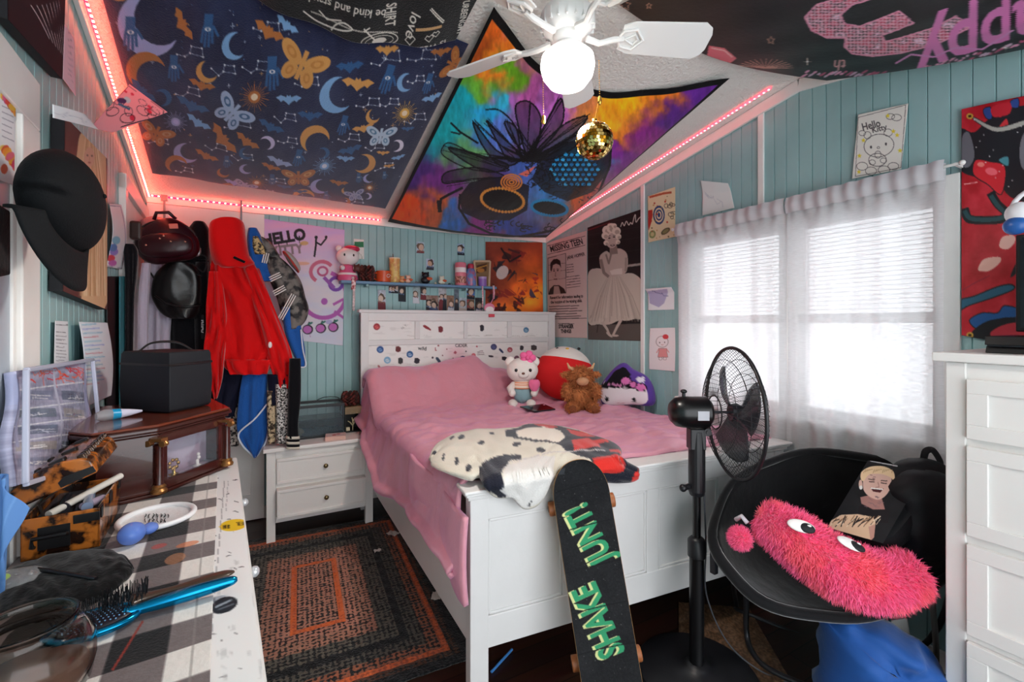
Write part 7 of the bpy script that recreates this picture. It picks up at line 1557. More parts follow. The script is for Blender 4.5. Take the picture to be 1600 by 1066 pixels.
# stretchy printed leggings and striped sock
def striped(name, rows, Y, label, pat, depth=.04, cat='leggings'):
    mb = MB(); drape(mb, rows, dict(Y=Y), depth=depth, folds=1, amp=.006); o = mb.build(name, pat, smooth='all', label=label, cat=cat); return o
def pat_mat(key, ca, cb, sc_, stripe=None):
    m = mat(key, ca, .85, c2=cb, vs_=sc_); return m
striped('patterned_leggings', [(430, 455, 600), (431, 455, 640), (432, 454, 692)], 3.47, 'white leggings with fine black doodles between towel and striped sock', pat_mat('doodle_knit', 'e0dcd8', '2a2828', 90))
striped('patterned_leggings', [(417, 432, 610), (417, 431, 650), (418, 430, 692)], 3.50, 'beige leggings with dark dots beside the blue towel', pat_mat('dotted_knit', 'cdb896', '3a2c24', 45))
striped('patterned_scarf', [(350, 374, 600), (352, 373, 650), (354, 373, 696)], 3.66, 'black and cream patterned scarf behind the jewellery cabinet corner', pat_mat('zigzag_knit', 'd8d0c4', '1c1a1c', 60), cat='scarf')
ks = thing('knee_sock', 'long black knee sock with cream striped cuff hanging over the nightstand edge', 'sock', P(458, 700, Y=3.395)); mb = MB(); drape(mb, [(452, 470, 560), (450, 470, 620), (449, 466, 660), (448, 467, 684)], dict(Y=3.395), depth=.035, folds=1, amp=.003); mb.build('sock_leg', BLKC, ks, smooth='all')
for i in range(5): mb = MB(); y = 681+i*4; drape(mb, [(447, 468, y), (447, 468.5, y+4)], dict(Y=3.394), depth=.037, folds=1, amp=.001, k=1); mb.build('cuff_band', mat('cream_knit', 'dcd4c4', .9) if i % 2 == 0 else BLKC, ks, smooth='all')
# maroon mini backpack
c = P(262, 376, Y=3.45); mp_ = thing('mini_backpack', 'shiny maroon mini backpack with gold charm hanging highest on the door', 'backpack', c-Vector((0, 0, .14))); MR = mat('maroon_leather', '2e0a14', .3, bump=.15, bs=30, var=.2)
T = Matrix.Translation(c) @ Matrix.Rotation(R(-8), 4, 'Y'); mb = MB(T); mb.ell((0, 0, -.01), (.160, .085, .135), p=.8, nu=36, nv=22, fn=lambda w, q: Vector((w.x*(1-.12*max(0, q.z)), w.y, w.z+.012*sin(q.x*3+1)))); mb.build('bag_body', MR, mp_, smooth='all')
mb = MB(T); mb.ell((-.0, -.07, -.04), (.135, .045, .075), p=.75, nu=28, nv=16); mb.build('front_pocket', MR, mp_, smooth='all')
mb = MB(T); mb.tube([(.15*cos(t), -.045+.02*cos(t)**2, .115*sin(t)) for t in np.linspace(.1, pi-.1, 24)], .005, 8); mb.build('zip', mat('zip_black', '1a1214', .4), mp_, smooth='all')
mb = MB(T); mb.tube([(-.05, 0, .13), (-.03, -.01, .17), (.03, -.01, .17), (.06, 0, .13)], .01, 8); mb.build('top_loop', MR, mp_, smooth='all')
mb = MB(T); mb.box((.03, -.092, .055), (.075, -.082, .085)); mb.build('leather_patch', mat('patch_coral', 'd87868', .5), mp_, bevel=.003)
mb = MB(T)
for x, z in ((-.02, -.005), (.03, -.025), (.0, .01), (-.09, -.04), (.1, -.03)): mb.ell((x, -.112, z), .007, nu=10, nv=6)
mb.build('rivet', mat('rivet_rose', 'd8a890', .2, 1), mp_, smooth='all')
mb = MB(); a = P(222, 366, Y=3.42)
for k in range(5): mb.ell(a+Vector((.006*(-1)**k, 0, -.022*k+.03)), (.014, .01, .014), nu=12, nv=8)
mb.build('gold_charm', BR_, mp_, smooth='all')
c = P(276, 455, Y=3.56); hb_ = thing('handbag', 'soft black leather handbag hanging below the maroon mini backpack', 'handbag', c-Vector((0, 0, .14))); LB = mat('black_leather', '0c0c0e', .3, bump=.2, bs=20)
mb = MB(); drape(mb, [(262, 300, 412), (248, 312, 424), (240, 316, 440), (238, 316, 462), (246, 315, 480), (256, 312, 492), (268, 308, 498)], dict(Y=3.60), depth=.11, folds=1, amp=.012, seed=2); mb.build('bag_body', LB, hb_, smooth='all')
mb = MB(); mb.tube([P(x, y, Y=3.475) for x, y in ((242, 462), (258, 474), (285, 480), (314, 477))], .006, 8); mb.build('lower_seam', LB, hb_, smooth='all')
mb = MB(); mb.tube(smoothpath([P(x, y, Y=3.55) for x, y in ((244, 440), (234, 425), (226, 415), (221, 440), (220, 470), (224, 475))], 5), .005, 6); mb.build('shoulder_strap', LB, hb_, smooth='all')
mb = MB(); mb.tube(smoothpath([P(x, y, Y=3.52) for x, y in ((296, 372), (303, 395), (322, 402), (318, 425), (300, 412), (292, 420), (315, 432))], 5), .009, 8, flat=.5); mb.build('webbing_strap', mat('webbing', '17171b'), hb_, smooth='all')
mb = MB(); mb.ell(P(306, 392, Y=3.50), (.03, .012, .04), nu=14, nv=8); mb.build('silver_keyring', mat('keyring', 'a8a8ac', .25, .8), hb_, smooth='all')
mb = MB(); mb.ell(P(243, 362, Y=3.70), (.10, .06, .10), nu=20, nv=12); mb.build('knit_hat', mat('dusty_pink_knit', 'c89898', .9, bump=.6, bs=80), smooth='all', label='dusty pink knitted hat hung behind the maroon mini backpack', cat='hat')
mb = MB(); a = P(212, 360, Y=3.05); mb.cbox(a, (.05, .03, .10)); mb.build('leather_purse', mat('brown_leather', '2e1c18', .4), bevel=.012, label='small dark brown purse hanging at the door edge beside the corner', cat='purse')
garment('black_scarf', 'black scarf hanging at the left door edge behind the white jacket', 'scarf', [([(196, 210, 382), (194, 216, 395), (196, 214, 430), (196, 210, 470), (196, 208, 560)], 2.98, dict(depth=.025, folds=1, amp=.01))], BLKC)
# camouflage backpack and cap on the right of the coats
cb_ = thing('sports_backpack', 'grey and black camouflage sports backpack with white stripes hanging at the right of the coats', 'backpack', P(448, 515, Y=3.62)); CM = mat('camo_nylon', '17171a', .6, c2='75706a', vs_=16)
mb = MB(); drape(mb, [(418, 440, 405), (414, 456, 420), (422, 470, 440), (432, 477, 465), (437, 482, 482), (440, 478, 500), (446, 466, 514)], dict(Y=3.66), depth=.11, folds=1, amp=.008, seed=3); mb.build('main_compartment', CM, cb_, smooth='all')
mb = MB(); drape(mb, [(396, 412, 372), (396, 424, 380), (402, 434, 395), (410, 440, 410), (420, 436, 418)], dict(Y=3.64), depth=.07, folds=1, amp=.006); mb.build('top_pocket', CM, cb_, smooth='all')
for a, b, yy in (((423, 440), (440, 432), 3.545), ((429, 462), (447, 452), 3.535), ((441, 500), (462, 462), 3.53), ((416, 412), (420, 396), 3.56)):
    mb = MB()
    for k in range(3): o = (a[0]-b[0], a[1]-b[1]); L_ = math.hypot(*o); dx, dy = -o[1]/L_*3.4*k, o[0]/L_*3.4*k; mb.tube([P(a[0]+dx, a[1]+dy, Y=yy), P(b[0]+dx, b[1]+dy, Y=yy)], .0042, 6)
    mb.build('stripe_set', mat('stripe_white', 'e4e2de', .6), cb_)
for y in (366,): mb = MB(); drape(mb, [(395, 403, 370), (394, 412, 385), (398, 416, 398)], dict(Y=3.58), depth=.03, folds=1, amp=.003); mb.build('mesh_pocket', mat('net_pattern', '2a2418', .6, c2='c8b078', vs_=70), cb_, smooth='all')
c = P(457, 408, Y=3.62); gcp = thing('flat_cap', 'grey cap with thin red rim hanging by the camouflage backpack', 'cap', c-Vector((0, 0, .07))); T = Matrix.Translation(c) @ Matrix.Rotation(R(-35), 4, 'Y')
mb = MB(T); mb.ell((0, 0, 0), (.028, .07, .085), nu=24, nv=14); mb.build('crown', mat('cap_grey', 'a8a4a0', .8, bump=.2, bs=120), gcp, smooth='all'); mb = MB(T); mb.tube([(-.012, .072*cos(t), .087*sin(t)) for t in np.linspace(0, 2*pi, 28)[:-1]], .006, 6, closed=True); mb.build('rim_band', mat('rim_red', 'b83a34', .6), gcp, smooth='all')
# boards leaning against the left wall
for q, z0, off, nm, c, lb in (((168, 188), .0, .012, 'folded_screen', '0e0f13', 'tall black folded panel leaning on the left wall by the coats'), ((188, 199), .0, .03, 'teal_panel', '2a7a86', 'teal board standing on edge between black panel and coats')):
    a = P(q[0], 432, pl=WL(off)); b = P(q[1], 432, pl=WL(off)); mb = MB(); mb.add([(a.x, a.y, z0), (b.x, b.y, z0), (b.x-.006, b.y, z0), (a.x-.006, a.y, z0), (a.x, a.y, a.z), (b.x, b.y, b.z), (b.x-.006, b.y, b.z), (a.x-.006, a.y, a.z)], [(3, 2, 1, 0), (4, 5, 6, 7), (0, 1, 5, 4), (1, 2, 6, 5), (2, 3, 7, 6), (3, 0, 4, 7)])
    mb.build(nm, mat(nm+'_paint', c, .5), label=lb, cat='panel', bevel=.004)
sheet('pink_sheet', c1_([(402,150),(465,235),(472,600),(392,490)]), 14, 50, 'e8c4d0', lambda cv: (cv.org(0, 0, 3.9925), [cv.scribble(425, 200+k*35, 455, 215+k*35, 6, 2.5, '8a7088', k) for k in range(9)]), 'tall narrow pinkish sheet with faint marks beside the maroon canvas', 'paper', on=LW(.012), thick=.0006)
# ------------------------------------------------------------ left dresser
ZD = .92; DT = LT(1.3); dt_ = lambda b, a, z=ZD: DT @ Vector((b, a-1.3, z))
ds = thing('dresser', 'low white dresser with black pen marks along the left wall', 'dresser', (wlx(1.3, .25), 1.3, 0))
WD_ = mat('dresser_white', 'e2e1de', .35, bump=.05, bs=30)
mb = MB(DT); mb.box((.03, -.95, .06), (.485, .915, ZD-.03)); mb.build('carcass', WD_, ds, bevel=.003)
mb = MB(DT); mb.box((.02, -.97, ZD-.03), (.50, .93, ZD)); mb.build('top_board', WD_, ds, bevel=.006)
for a0_, a1_ in ((-.93, -.31), (-.30, .31), (.32, .90)):
    for z0, z1 in ((.63, .87), (.36, .61), (.10, .34)):
        mb = MB(DT); mb.box((.485, a0_, z0), (.497, a1_, z1)); df = mb.build('drawer', WD_, ds, bevel=.003)
        mb = MB(DT); am = (a0_+a1_)/2+.17; mb.cyl((.497, am, (z0+z1)/2+.02), (.512, am, (z0+z1)/2+.02), .006); mb.ell((.522, am, (z0+z1)/2+.02), (.014, .016, .016), nu=12, nv=8); mb.build('drawer_knob', mat('crystal', 'd8dce0', .05, .4), df, smooth=True)
def dtop(cv):
    cv.org(0, 0, 1); r = random.Random(9); X, Y = cv.pxgrid(); cv.a[:] = .92; cv.a[:] -= (fbm(X/9, Y/20, 4)[..., None] > .74)*.10
    cv.ell(364, 821, 22, 9, 'e8c028', rot=-.15); cv.text('LIVE BY', 353, 824, 8, '3a3010', ang=-.1, sx=.45, bold=.03); cv.text('THE SUN', 375, 819, 8, '3a3010', ang=-.1, sx=.45, bold=.03)
    cv.ell(349, 946, 22, 12, '22262c', rot=-.35); cv.line([(336,949),(360,938)], 3, '9aa0a8'); cv.line([(340,953),(364,944)], 2, '6a7078')
    for k in range(26): x, y = r.uniform(325, 392), r.uniform(745, 1060); cv.scribble(x, y, x+r.uniform(3, 12), y+r.uniform(-4, 4), 4, 1, '3a3a40', k)
    cv.line([(350,752),(346,800),(328,1000)], .8, '6a6a70'); cv.line([(356,752),(352,800)], .6, '8a8a90')
sheet('marked_surface', [dt_(.021, 2.225, ZD+.001), dt_(.495, 2.225, ZD+.001), dt_(.495, .5, ZD+.001), dt_(.021, .5, ZD+.001)], 160, 560, 'ececea', dtop, parent=ds, thick=0)
def ging(cv):
    u, v = cv.uvgrid(); s = .088; x = (u*.42/s).astype(int) % 2; y = (v*1.5/s).astype(int) % 2; k = x+y; n = fbm(u*60, v*200, 3)*.06
    A = np.array([[.86, .84, .82], [.42, .38, .38], [.07, .065, .07]]); cv.a[:] = A[k]+n[..., None]
    for (a, b, q, w, c) in ((.8, .45, .05, .02, 'd08858'), (.85, .4, .06, .012, 'e0703a'), (.75, .9, .09, .03, 'b87848'), (.7, .38, .04, .01, 'c84038')): cv.ell(a, b, q, w, c, al=.6)
    cv.line([(.93, 0), (.93, 1)], .006, '8a8480'); cv.line([(.72, .62), (.66, .7)], .008, '8c2c20')
rn = sheet('gingham_runner', [dt_(.02, 2.0, ZD+.004), dt_(.43, 2.0, ZD+.004), dt_(.42, .5, ZD+.004), dt_(.02, .5, ZD+.004)], 200, 520, 'd8d4d0', lambda cv: (setattr(cv, 'M', np.eye(3)), ging(cv)),
      'black and white gingham table runner spread along the dresser top', 'table runner', thick=.0025, mt=pmat('linen', .85, .2, 200, .2, .2), bow=lambda u, v: .0015*np.sin(v*40+u*3))
# jewellery cabinet
cz = ZD+.004; CW = mat('cherry_wood', '3c1712', .22, var=.25, vs_=3, stretch=(1, 1, 6), coat=.4); CWT = mat('cherry_top', '6a3220', .2, var=.3, vs_=5, coat=.5); GB = mat('antique_gold', 'a87848', .35, .8)
pl7 = [Vector((*q, 0)) for q in ((-.467, 1.819), (-.326, 1.877), (-.152, 2.109), (-.24, 2.40), (-.60, 2.36), (-.585, 1.93))]; cen7 = sum(pl7, Vector())/6
jc = thing('jewellery_cabinet', 'cherry wood jewellery cabinet with glass front and gold columns on the dresser', 'jewellery cabinet', (cen7.x, cen7.y, cz))
def ply(mb, g, z0, z1, pts=pl7, m=0): pp = [cen7+(p-cen7)*g for p in pts]; mb.rings([[p+Vector((0, 0, z0)) for p in pp], [p+Vector((0, 0, z1)) for p in pp]], m)
mb = MB(); ply(mb, 1.04, cz, cz+.012); ply(mb, 1.01, cz+.012, cz+.024); mb.build('plinth', CW, jc, bevel=.003)
B7, C7 = pl7[1], pl7[2]; e7 = (C7-B7).normalized(); n7 = Vector((e7.y, -e7.x, 0)); L7 = (C7-B7).length
inn = [pl7[0], B7+Vector((0, 0, 0))-n7*.08+e7*.0, C7-n7*.08, pl7[3], pl7[4], pl7[5]]
mb = MB(); mb.rings([[p+Vector((0, 0, cz+.02)) for p in inn], [p+Vector((0, 0, cz+.20)) for p in inn]]); mb.build('body', CW, jc)
J = Matrix(((e7.x, n7.x, 0, B7.x), (e7.y, n7.y, 0, B7.y), (0, 0, 1, cz), (0, 0, 0, 1)))                    # x along the glazed face, y outwards
mb = MB(J); mb.box((0, -.08, .02), (.012, 0, .2)); mb.box((L7-.012, -.08, .02), (L7, 0, .2)); mb.box((0, -.08, .02), (L7, 0, .03)); mb.box((0, -.08, .19), (L7, 0, .2))
mb.box((.0, -.012, .02), (.035, .002, .2)); mb.box((L7-.035, -.012, .02), (L7, .002, .2)); mb.box((.03, -.012, .02), (L7-.03, .002, .045)); mb.box((.03, -.012, .172), (L7-.03, .002, .2)); mb.build('glazed_frame', CW, jc, bevel=.002)
a7 = pl7[0]; mb = MB(); mb.rings([[p+Vector((0, 0, z)) for p in (a7, B7, B7-n7*.08, a7-n7*.02)] for z in (cz+.02, cz+.2)]); mb.build('side_panel', CW, jc)
mb = MB(J); mb.box((.012, -.079, .03), (L7-.012, -.075, .19)); mb.box((.012, -.078, .03), (L7-.012, -.004, .034)); mb.build('lining', mat('lilac_satin', 'c0b4c8', .3, c2='a890a4', vs_=12), jc)
mb = MB(J); mb.box((.03, -.008, .044), (L7-.03, -.006, .174)); mb.build('glass_pane', mat('tank_glass', '8898a0'), jc)
GD = mat('gold_figure', 'c89a58', .25, 1); r = random.Random(4)
for i, (x, s) in enumerate(((.10, .055), (.20, .045))):
    mb = MB(J); mb.lathe([(.014, 0), (.016, .004), (.005, .01), (.006, s*.5), (.002, s*.6)], (x, -.04, .034), 14)
    for k in range(7 if i == 0 else 2): a = k*.9; mb.ell((x+.018*cos(a)*(1-i*.6), -.04, .034+s*.7+.016*sin(a)), (.007, .005, .007), nu=8, nv=6)
    mb.build('figurine_charm', GD if i == 0 else mat('glaze_white', 'ece4e2'), jc, smooth='all')
mb = MB(J); mb.tube([(.085+.022*cos(t), -.05, .105+.026*sin(t)) for t in np.linspace(1.2, 5.2, 16)], [.0015+.004*sin(pi*k/15) for k in range(16)], 6); mb.build('crescent', mat('crescent_pink', 'c8a0b8', .3), jc, smooth='all')
for i, q in enumerate((B7*.97+a7*.03+n7*.012, C7+n7*.006)):
    mb = MB(); mb.lathe([(.016, .03), (.013, .04), (.012, .16), (.013, .17)], (q.x, q.y, cz), 18); mb.build('column_shaft', CW, jc, smooth=True)
    mb = MB(); mb.lathe([(.022, .012), (.024, .02), (.018, .028), (.02, .034), (.014, .04)], (q.x, q.y, cz), 18); mb.build('column_base', GB, jc, smooth=True)
    mb = MB(Matrix.Translation((q.x, q.y, cz+.178)) @ Matrix.Rotation(-TH, 4, 'Z')); mb.box((-.02, -.016, .006), (.02, .012, .016))
    for s in (-1, 1): mb.tube([(s*(.024+(.011-.0015*k)*cos(k*.8)), -.012, (.011-.0015*k)*sin(k*.8)) for k in range(7)], .004, 8); mb.cyl((s*.024, -.02, 0), (s*.024, .0, 0), .010, n=14)
    mb.build('column_capital', GB, jc, bevel=.001, smooth=True)
mb = MB(); ply(mb, 1.0, cz+.196, cz+.206); ply(mb, 1.05, cz+.206, cz+.216); ply(mb, 1.09, cz+.216, cz+.230); mb.build('cornice', CW, jc, bevel=.004)
mb = MB(); ply(mb, 1.07, cz+.230, cz+.240); mb.build('lid', CWT, jc, bevel=.006); ztp = cz+.24
# insulated bag on the cabinet
N_, R_, L_ = P(265, 647, Z=ztp), P(330, 633, Z=ztp), P(188, 641, Z=ztp); N_.z = R_.z = L_.z = ztp+.002
ex, ey = (R_-N_), (L_-N_); hB = .225; cl = thing('cooler_bag', 'black soft-sided cooler bag with top handle on the jewellery cabinet', 'bag', N_+(ex+ey)/2)
def bagf(g, z): return [N_+ex*(.5+(a-.5)*g)+ey*(.5+(b-.5)*g)+Vector((0, 0, z)) for a, b in ((0, 0), (.5, -.02), (1, 0), (1.02, .5), (1, 1), (.5, 1.02), (0, 1), (-.02, .5))]
CBM = mat('cooler_nylon', '1d1f24', .6, bump=.15, bs=12, spec=.3)
mb = MB(); mb.rings([bagf(g, z) for g, z in ((.94, 0), (1, .01), (1.03, .1), (1, .19), (.985, hB-.01), (.95, hB))]); mb.build('bag_body', CBM, cl, smooth=True, bevel=.003)
mb = MB(); mb.rings([bagf(g, z) for g, z in ((1.025, hB-.052), (1.03, hB-.05), (1.03, hB-.045), (1.02, hB-.043))], cap=False); mb.build('zip_seam', mat('zip_black', '1a1214'), cl)
mb = MB(); a, b = N_+ex*.25+ey*.3+Vector((0, 0, hB)), N_+ex*.75+ey*.75+Vector((0, 0, hB)); mb.tube(smoothpath([N_+ex*.1+ey*.75+Vector((0, 0, hB-.01)), N_+ex*.3+ey*.65+Vector((0, 0, hB+.03)), N_+ex*.6+ey*.4+Vector((0, 0, hB+.032)), N_+ex*.9+ey*.3+Vector((0, 0, hB-.004))], 6), .014, 8, flat=.25, up=(0, 0, 1)); mb.build('handle', mat('strap_black', '1c1c1f', .8), cl, smooth='all')
a, b = P(222, 642, Z=ztp+.016), P(150, 651, Z=ztp+.018); tt = thing('plastic_tube', 'clear plastic pouch with cyan band lying on the cabinet beside the cooler bag', 'tube', (a+b)/2-Vector((0, 0, .016)))
mb = MB(); mb.tube([a, a.lerp(b, .3), a.lerp(b, .55)], [.004, .013, .018], 14); mb.build('nozzle', mat('pearl_white', 'd4d4e8', .2), tt, smooth=True); mb = MB(); mb.tube([a.lerp(b, .5), a.lerp(b, .68)], [.0175, .0195], 14); mb.build('cyan_band', mat('cyan_print', '1898c8', .3), tt, smooth=True)
mb = MB(); mb.tube([a.lerp(b, .66), a.lerp(b, .85), b], [.019, .021, .012], 14); mb.build('clear_end', mat('clear_plastic', 'b8b8bc', .08, alpha=.55), tt, smooth=True)
mb = MB(); q = P(148, 620, pl=WL(.14)); mb.cbox(q, (.012, .05, .12)); mb.build('copper_tag', mat('copper_pad', '9a5a48', .4), bevel=.005, label='small copper-coloured pad standing behind the clear organiser', cat='pad') if False else None
# clear craft organiser leaning on the casing
oq = [P(24, 580, pl=WL(.034)), P(134, 563, pl=WL(.034)), P(150, 720, pl=WL(.055)), P(22, 760, pl=WL(.055))]; og = thing('craft_organiser', 'clear plastic organiser of red threads leaning on the left wall behind the train case', 'organiser', (oq[2]+oq[3])/2-Vector((0, 0, .1)))
def org_art(cv):
    cv.org(0, 533, 3.9925); X, Y = cv.pxgrid(); cv.a[:] = np.array([.66, .66, .76])+(fbm(X/40, Y/25, 3)[..., None]-.5)*.3; r = random.Random(5)
    for j in range(5):
        y = 290+j*105-20
        for (x0, x1) in ((110, 300), (340, 520)):
            cv.rect(x0, y+30, x1, y+85, ['4a5468', 'b8b0a0', '7a84a0', '5c6c78'][(j+x0) % 4], .55)
            for k in range(7): cv.scribble(r.uniform(x0, x1-50), y+50+r.uniform(0, 30), r.uniform(x0+50, x1), y+50+r.uniform(0, 30), 7, r.uniform(2, 6), r.choice(['e8e8f0', 'c8cce0', '8088a0', 'ffffff']), k)
    for k in range(26): x = r.uniform(110, 480); cv.scribble(x, r.uniform(160, 240), x+r.uniform(20, 120), r.uniform(170, 300), 6, r.uniform(3, 8), r.choice(['e84a40', 'f07058', 'd83040']), k+40)
    for y in (300, 415, 515, 610): cv.line([(100, y), (525, y-60)], 8, 'e4e6f0')
    cv.line([(310, 180), (330, 620)], 12, 'c4c6dc'); cv.line([(520, 130), (560, 620)], 22, 'b8bce0'); cv.line([(90, 190), (120, 640)], 16, 'b0b4d4')
sheet('thread_tray', oq, 110, 150, 'b8bac8', org_art, parent=og, thick=.02, mt=pmat('glossplastic', .15, .3, 30, 0, .6), bow=lambda u, v: .006*np.sin(u*9+v*7)*(1-abs(v-.5)))
mb = MB(); no = (oq[1]-oq[0]).cross(oq[3]-oq[0]).normalized(); no = no if no.x > 0 else -no
for i in range(4): bar(mb, oq[i]+no*.012, oq[(i+1) % 4]+no*.012, .012, .012, no)
mb.build('clear_frame', mat('frosted_rim', 'ccd0e4', .15, alpha=.8), og, bevel=.003)
# tortoiseshell train case, lid raised
TC = mat('tortoiseshell', 'b86a28', .2, c2='23120b', vs_=26, coat=.5, bump=.05, bs=12); TI = mat('case_black', '131214', .35)
b0_, b1_, A0, A1 = .035, .178, 1.505, 1.785; z0 = ZD+.005; hC = .10
tc_ = thing('train_case', 'open tortoiseshell make-up case with black fittings on the dresser', 'make-up case', dt_((b0_+b1_)/2, (A0+A1)/2, z0))
mb = MB(DT); f = lambda a: a-1.3
mb.box((b0_, f(A0), z0), (b1_, f(A1), z0+.006)); mb.box((b0_, f(A0), z0), (b0_+.006, f(A1), z0+hC)); mb.box((b1_-.006, f(A0), z0), (b1_, f(A1), z0+hC)); mb.box((b0_, f(A0), z0), (b1_, f(A0)+.006, z0+hC)); mb.box((b0_, f(A1)-.006, z0), (b1_, f(A1), z0+hC)); mb.build('case_body', TC, tc_, bevel=.002)
mb = MB(DT); mb.box((b0_+.01, f(A0)+.01, z0+hC-.03), (b1_-.01, f(A1)-.01, z0+hC-.022)); mb.build('tray', mat('tray_clear', '4a4a50', .1, alpha=.7), tc_)
mb = MB(DT); mb.tube([(b1_-.12, f(A0)-.002, z0+.03), (b1_-.12, f(A0)-.014, z0+.035), (b1_-.12, f(A0)-.016, z0+.055), (b1_-.06, f(A0)-.016, z0+.055), (b1_-.06, f(A0)-.002, z0+.05)], .005, 8); mb.box((b0_+.03, f(A0)-.003, z0+.02), (b1_-.055, f(A0), z0+.075)); mb.build('carry_handle', TI, tc_, bevel=.002)
for a, b in (((b1_-.05, f(A0)-.003, z0+hC-.03), (b1_+.001, f(A0), z0+hC-.008)), ((b1_, f(A0)+.01, z0+hC-.03), (b1_+.003, f(A0)+.03, z0+hC-.002)), ((b1_, f(A0)+.12, z0+hC-.03), (b1_+.003, f(A0)+.15, z0+hC-.002)), ((b1_, f(A1)-.03, z0+hC-.03), (b1_+.003, f(A1)-.005, z0+hC-.002))): mb = MB(DT); mb.box(a, b); mb.build('corner_fitting', TI, tc_, bevel=.002)
r = random.Random(7)
for k, (x, y, dx, dy, c, rr) in enumerate(((.15, .24, -.11, -.2, 'd8d4cc', .009), (.09, .2, .02, -.15, '8a9ab8', .012), (.05, .17, .01, -.1, '2a2a30', .014), (.13, .12, -.03, -.06, 'a89ab0', .01))):
    mb = MB(DT); mb.cyl((b0_+x, f(A0)+y, z0+hC+.012 if k == 0 else z0+hC-.012), (b0_+x+dx, f(A0)+y+dy, z0+hC-.008), rr, n=14)
    mb.build('makeup_tube', mat('tube_'+c, c, .2), smooth=True, label=['long cream brush tube sticking out of the make-up case', 'bluish bottle lying in the make-up case tray', 'black round tube lying in the make-up case tray', 'mauve stub lying in the make-up case tray'][k], cat='tube')
LH = DT @ Matrix.Translation((b0_, 0, z0+hC+.03)) @ Matrix.Rotation(R(-24), 4, 'Y')
def lidring(a, g=1.0):
    pts = [(0, 0), (.152, 0), (.152, .035), (.138, .05), (.105, .062), (.07, .066), (.035, .06), (.0, .045)]; return [(x*g, f(a), z*g) for x, z in pts]
mb = MB(LH); mb.rings([lidring(A0), lidring(A1)]); ld = mb.build('lid', TC, tc_, bevel=.004)
for aa in (A0+.02, A0+.13, A0+.25):
    for (x, z) in ((.045, .066), (.095, .067)): mb = MB(LH); mb.box((x-.016, f(aa)-.012, z-.008), (x+.016, f(aa)+.012, z+.002)); mb.build('lid_fitting', TI, ld, bevel=.003)
for k in range(8): mb = MB(LH); mb.box((.130, f(A0+.012+.035*k), .043), (.146, f(A0+.03+.035*k), .058)); mb.build('lid_rivet', mat('dark_chrome', '4a3a30', .15, .8), ld, bevel=.003)
mb = MB(LH); mb.prism([(.08, .004), (.151, .004), (.151, .02), (.095, .026), (.08, .018)], .003, T=Matrix.Translation((0, f(A0)-.0, 0)) @ Matrix.Rotation(pi/2, 4, 'X')); mb.build('lid_clasp', TI, ld)
for a in (A0+.01, A1-.01): mb = MB(DT); mb.tube([(b0_+.04, f(a), z0+hC-.01), (b0_+.03, f(a), z0+hC+.03), (b0_+.06, f(a), z0+hC+.058)], .003, 6); mb.build('lid_stay', mat('bearing_dark', '2a2420'), tc_)
# denim, bead pouch, black cloth and pen
sheet('denim_cloth', [P(-30, 735, d=.93), P(8, 748, d=.93), P(37, 797, d=.94), P(-18, 960, d=.90)], 40, 60, '5c8ac8', lambda cv: (cv.org(0, 0, 1), [cv.line([(-20+k*7, 740), (-26+k*7, 940)], 1.6, ['7aa6dc', '4a74b0'][k % 2], .5) for k in range(10)]), 'light blue denim cloth poking in at the left edge beside the make-up case', 'cloth', thick=.006, bow=lambda u, v: .012*np.sin(u*7+v*4))
bp_ = P(20, 925, Z=ZD+.005); bb_ = thing('bead_pouch', 'clear pouch of silver beads with neon corner lying at the left edge', 'pouch', bp_); r = random.Random(3)
CH = mat('silver_bead', 'c8c8cc', .08, 1)
mb = MB()
for k in range(60): mb.ell(bp_+Vector((r.uniform(-.03, .03), r.uniform(-.03, .03), r.uniform(.004, .026))), r.uniform(.003, .007), nu=8, nv=6)
tag(mb.build('silver_beads', CH, bb_, smooth='all'), kind='stuff')
mb = MB(); mb.ell(bp_+Vector((0, 0, .02)), (.045, .04, .02), p=.6, nu=20, nv=10); mb.build('pouch_film', mat('pouch_clear', 'd0d0d4', .1, alpha=.3), bb_, smooth='all')
mb = MB(); mb.ell(bp_+Vector((-.025, .01, .03)), (.018, .014, .008), nu=12, nv=6); mb.build('neon_corner', mat('neon_green', 'a8d818', .4), bb_, smooth='all')
def on_dr(x, y): return P(x, y, Z=ZD+.008), Vector((0, 0, 1))
pxcloth('black_cloth', [(-10, 905), (40, 882), (90, 868), (150, 860), (190, 872), (208, 890)], [(-10, 985), (50, 962), (100, 955), (150, 940), (185, 918), (206, 896)], on_dr, lambda cv: (setattr(cv, 'a', cv.a*1.0), None), (0, 0, 1), 90, 24, '0b0b0d',
        'crumpled black cloth lying on the runner in front of the make-up case', 'cloth', bump=.022, thick=.004, mt=pmat('blackcotton', .85, .2, 100, .2, .2), wr=.0028)
mb = MB(); mb.cyl(P(55, 889, Z=ZD+.038), P(150, 905, Z=ZD+.03), .0045, n=12); mb.build('pencil', mat('black_pencil', '15161a', .35), smooth=True, label='slim black pencil lying across the crumpled black cloth', cat='pencil')
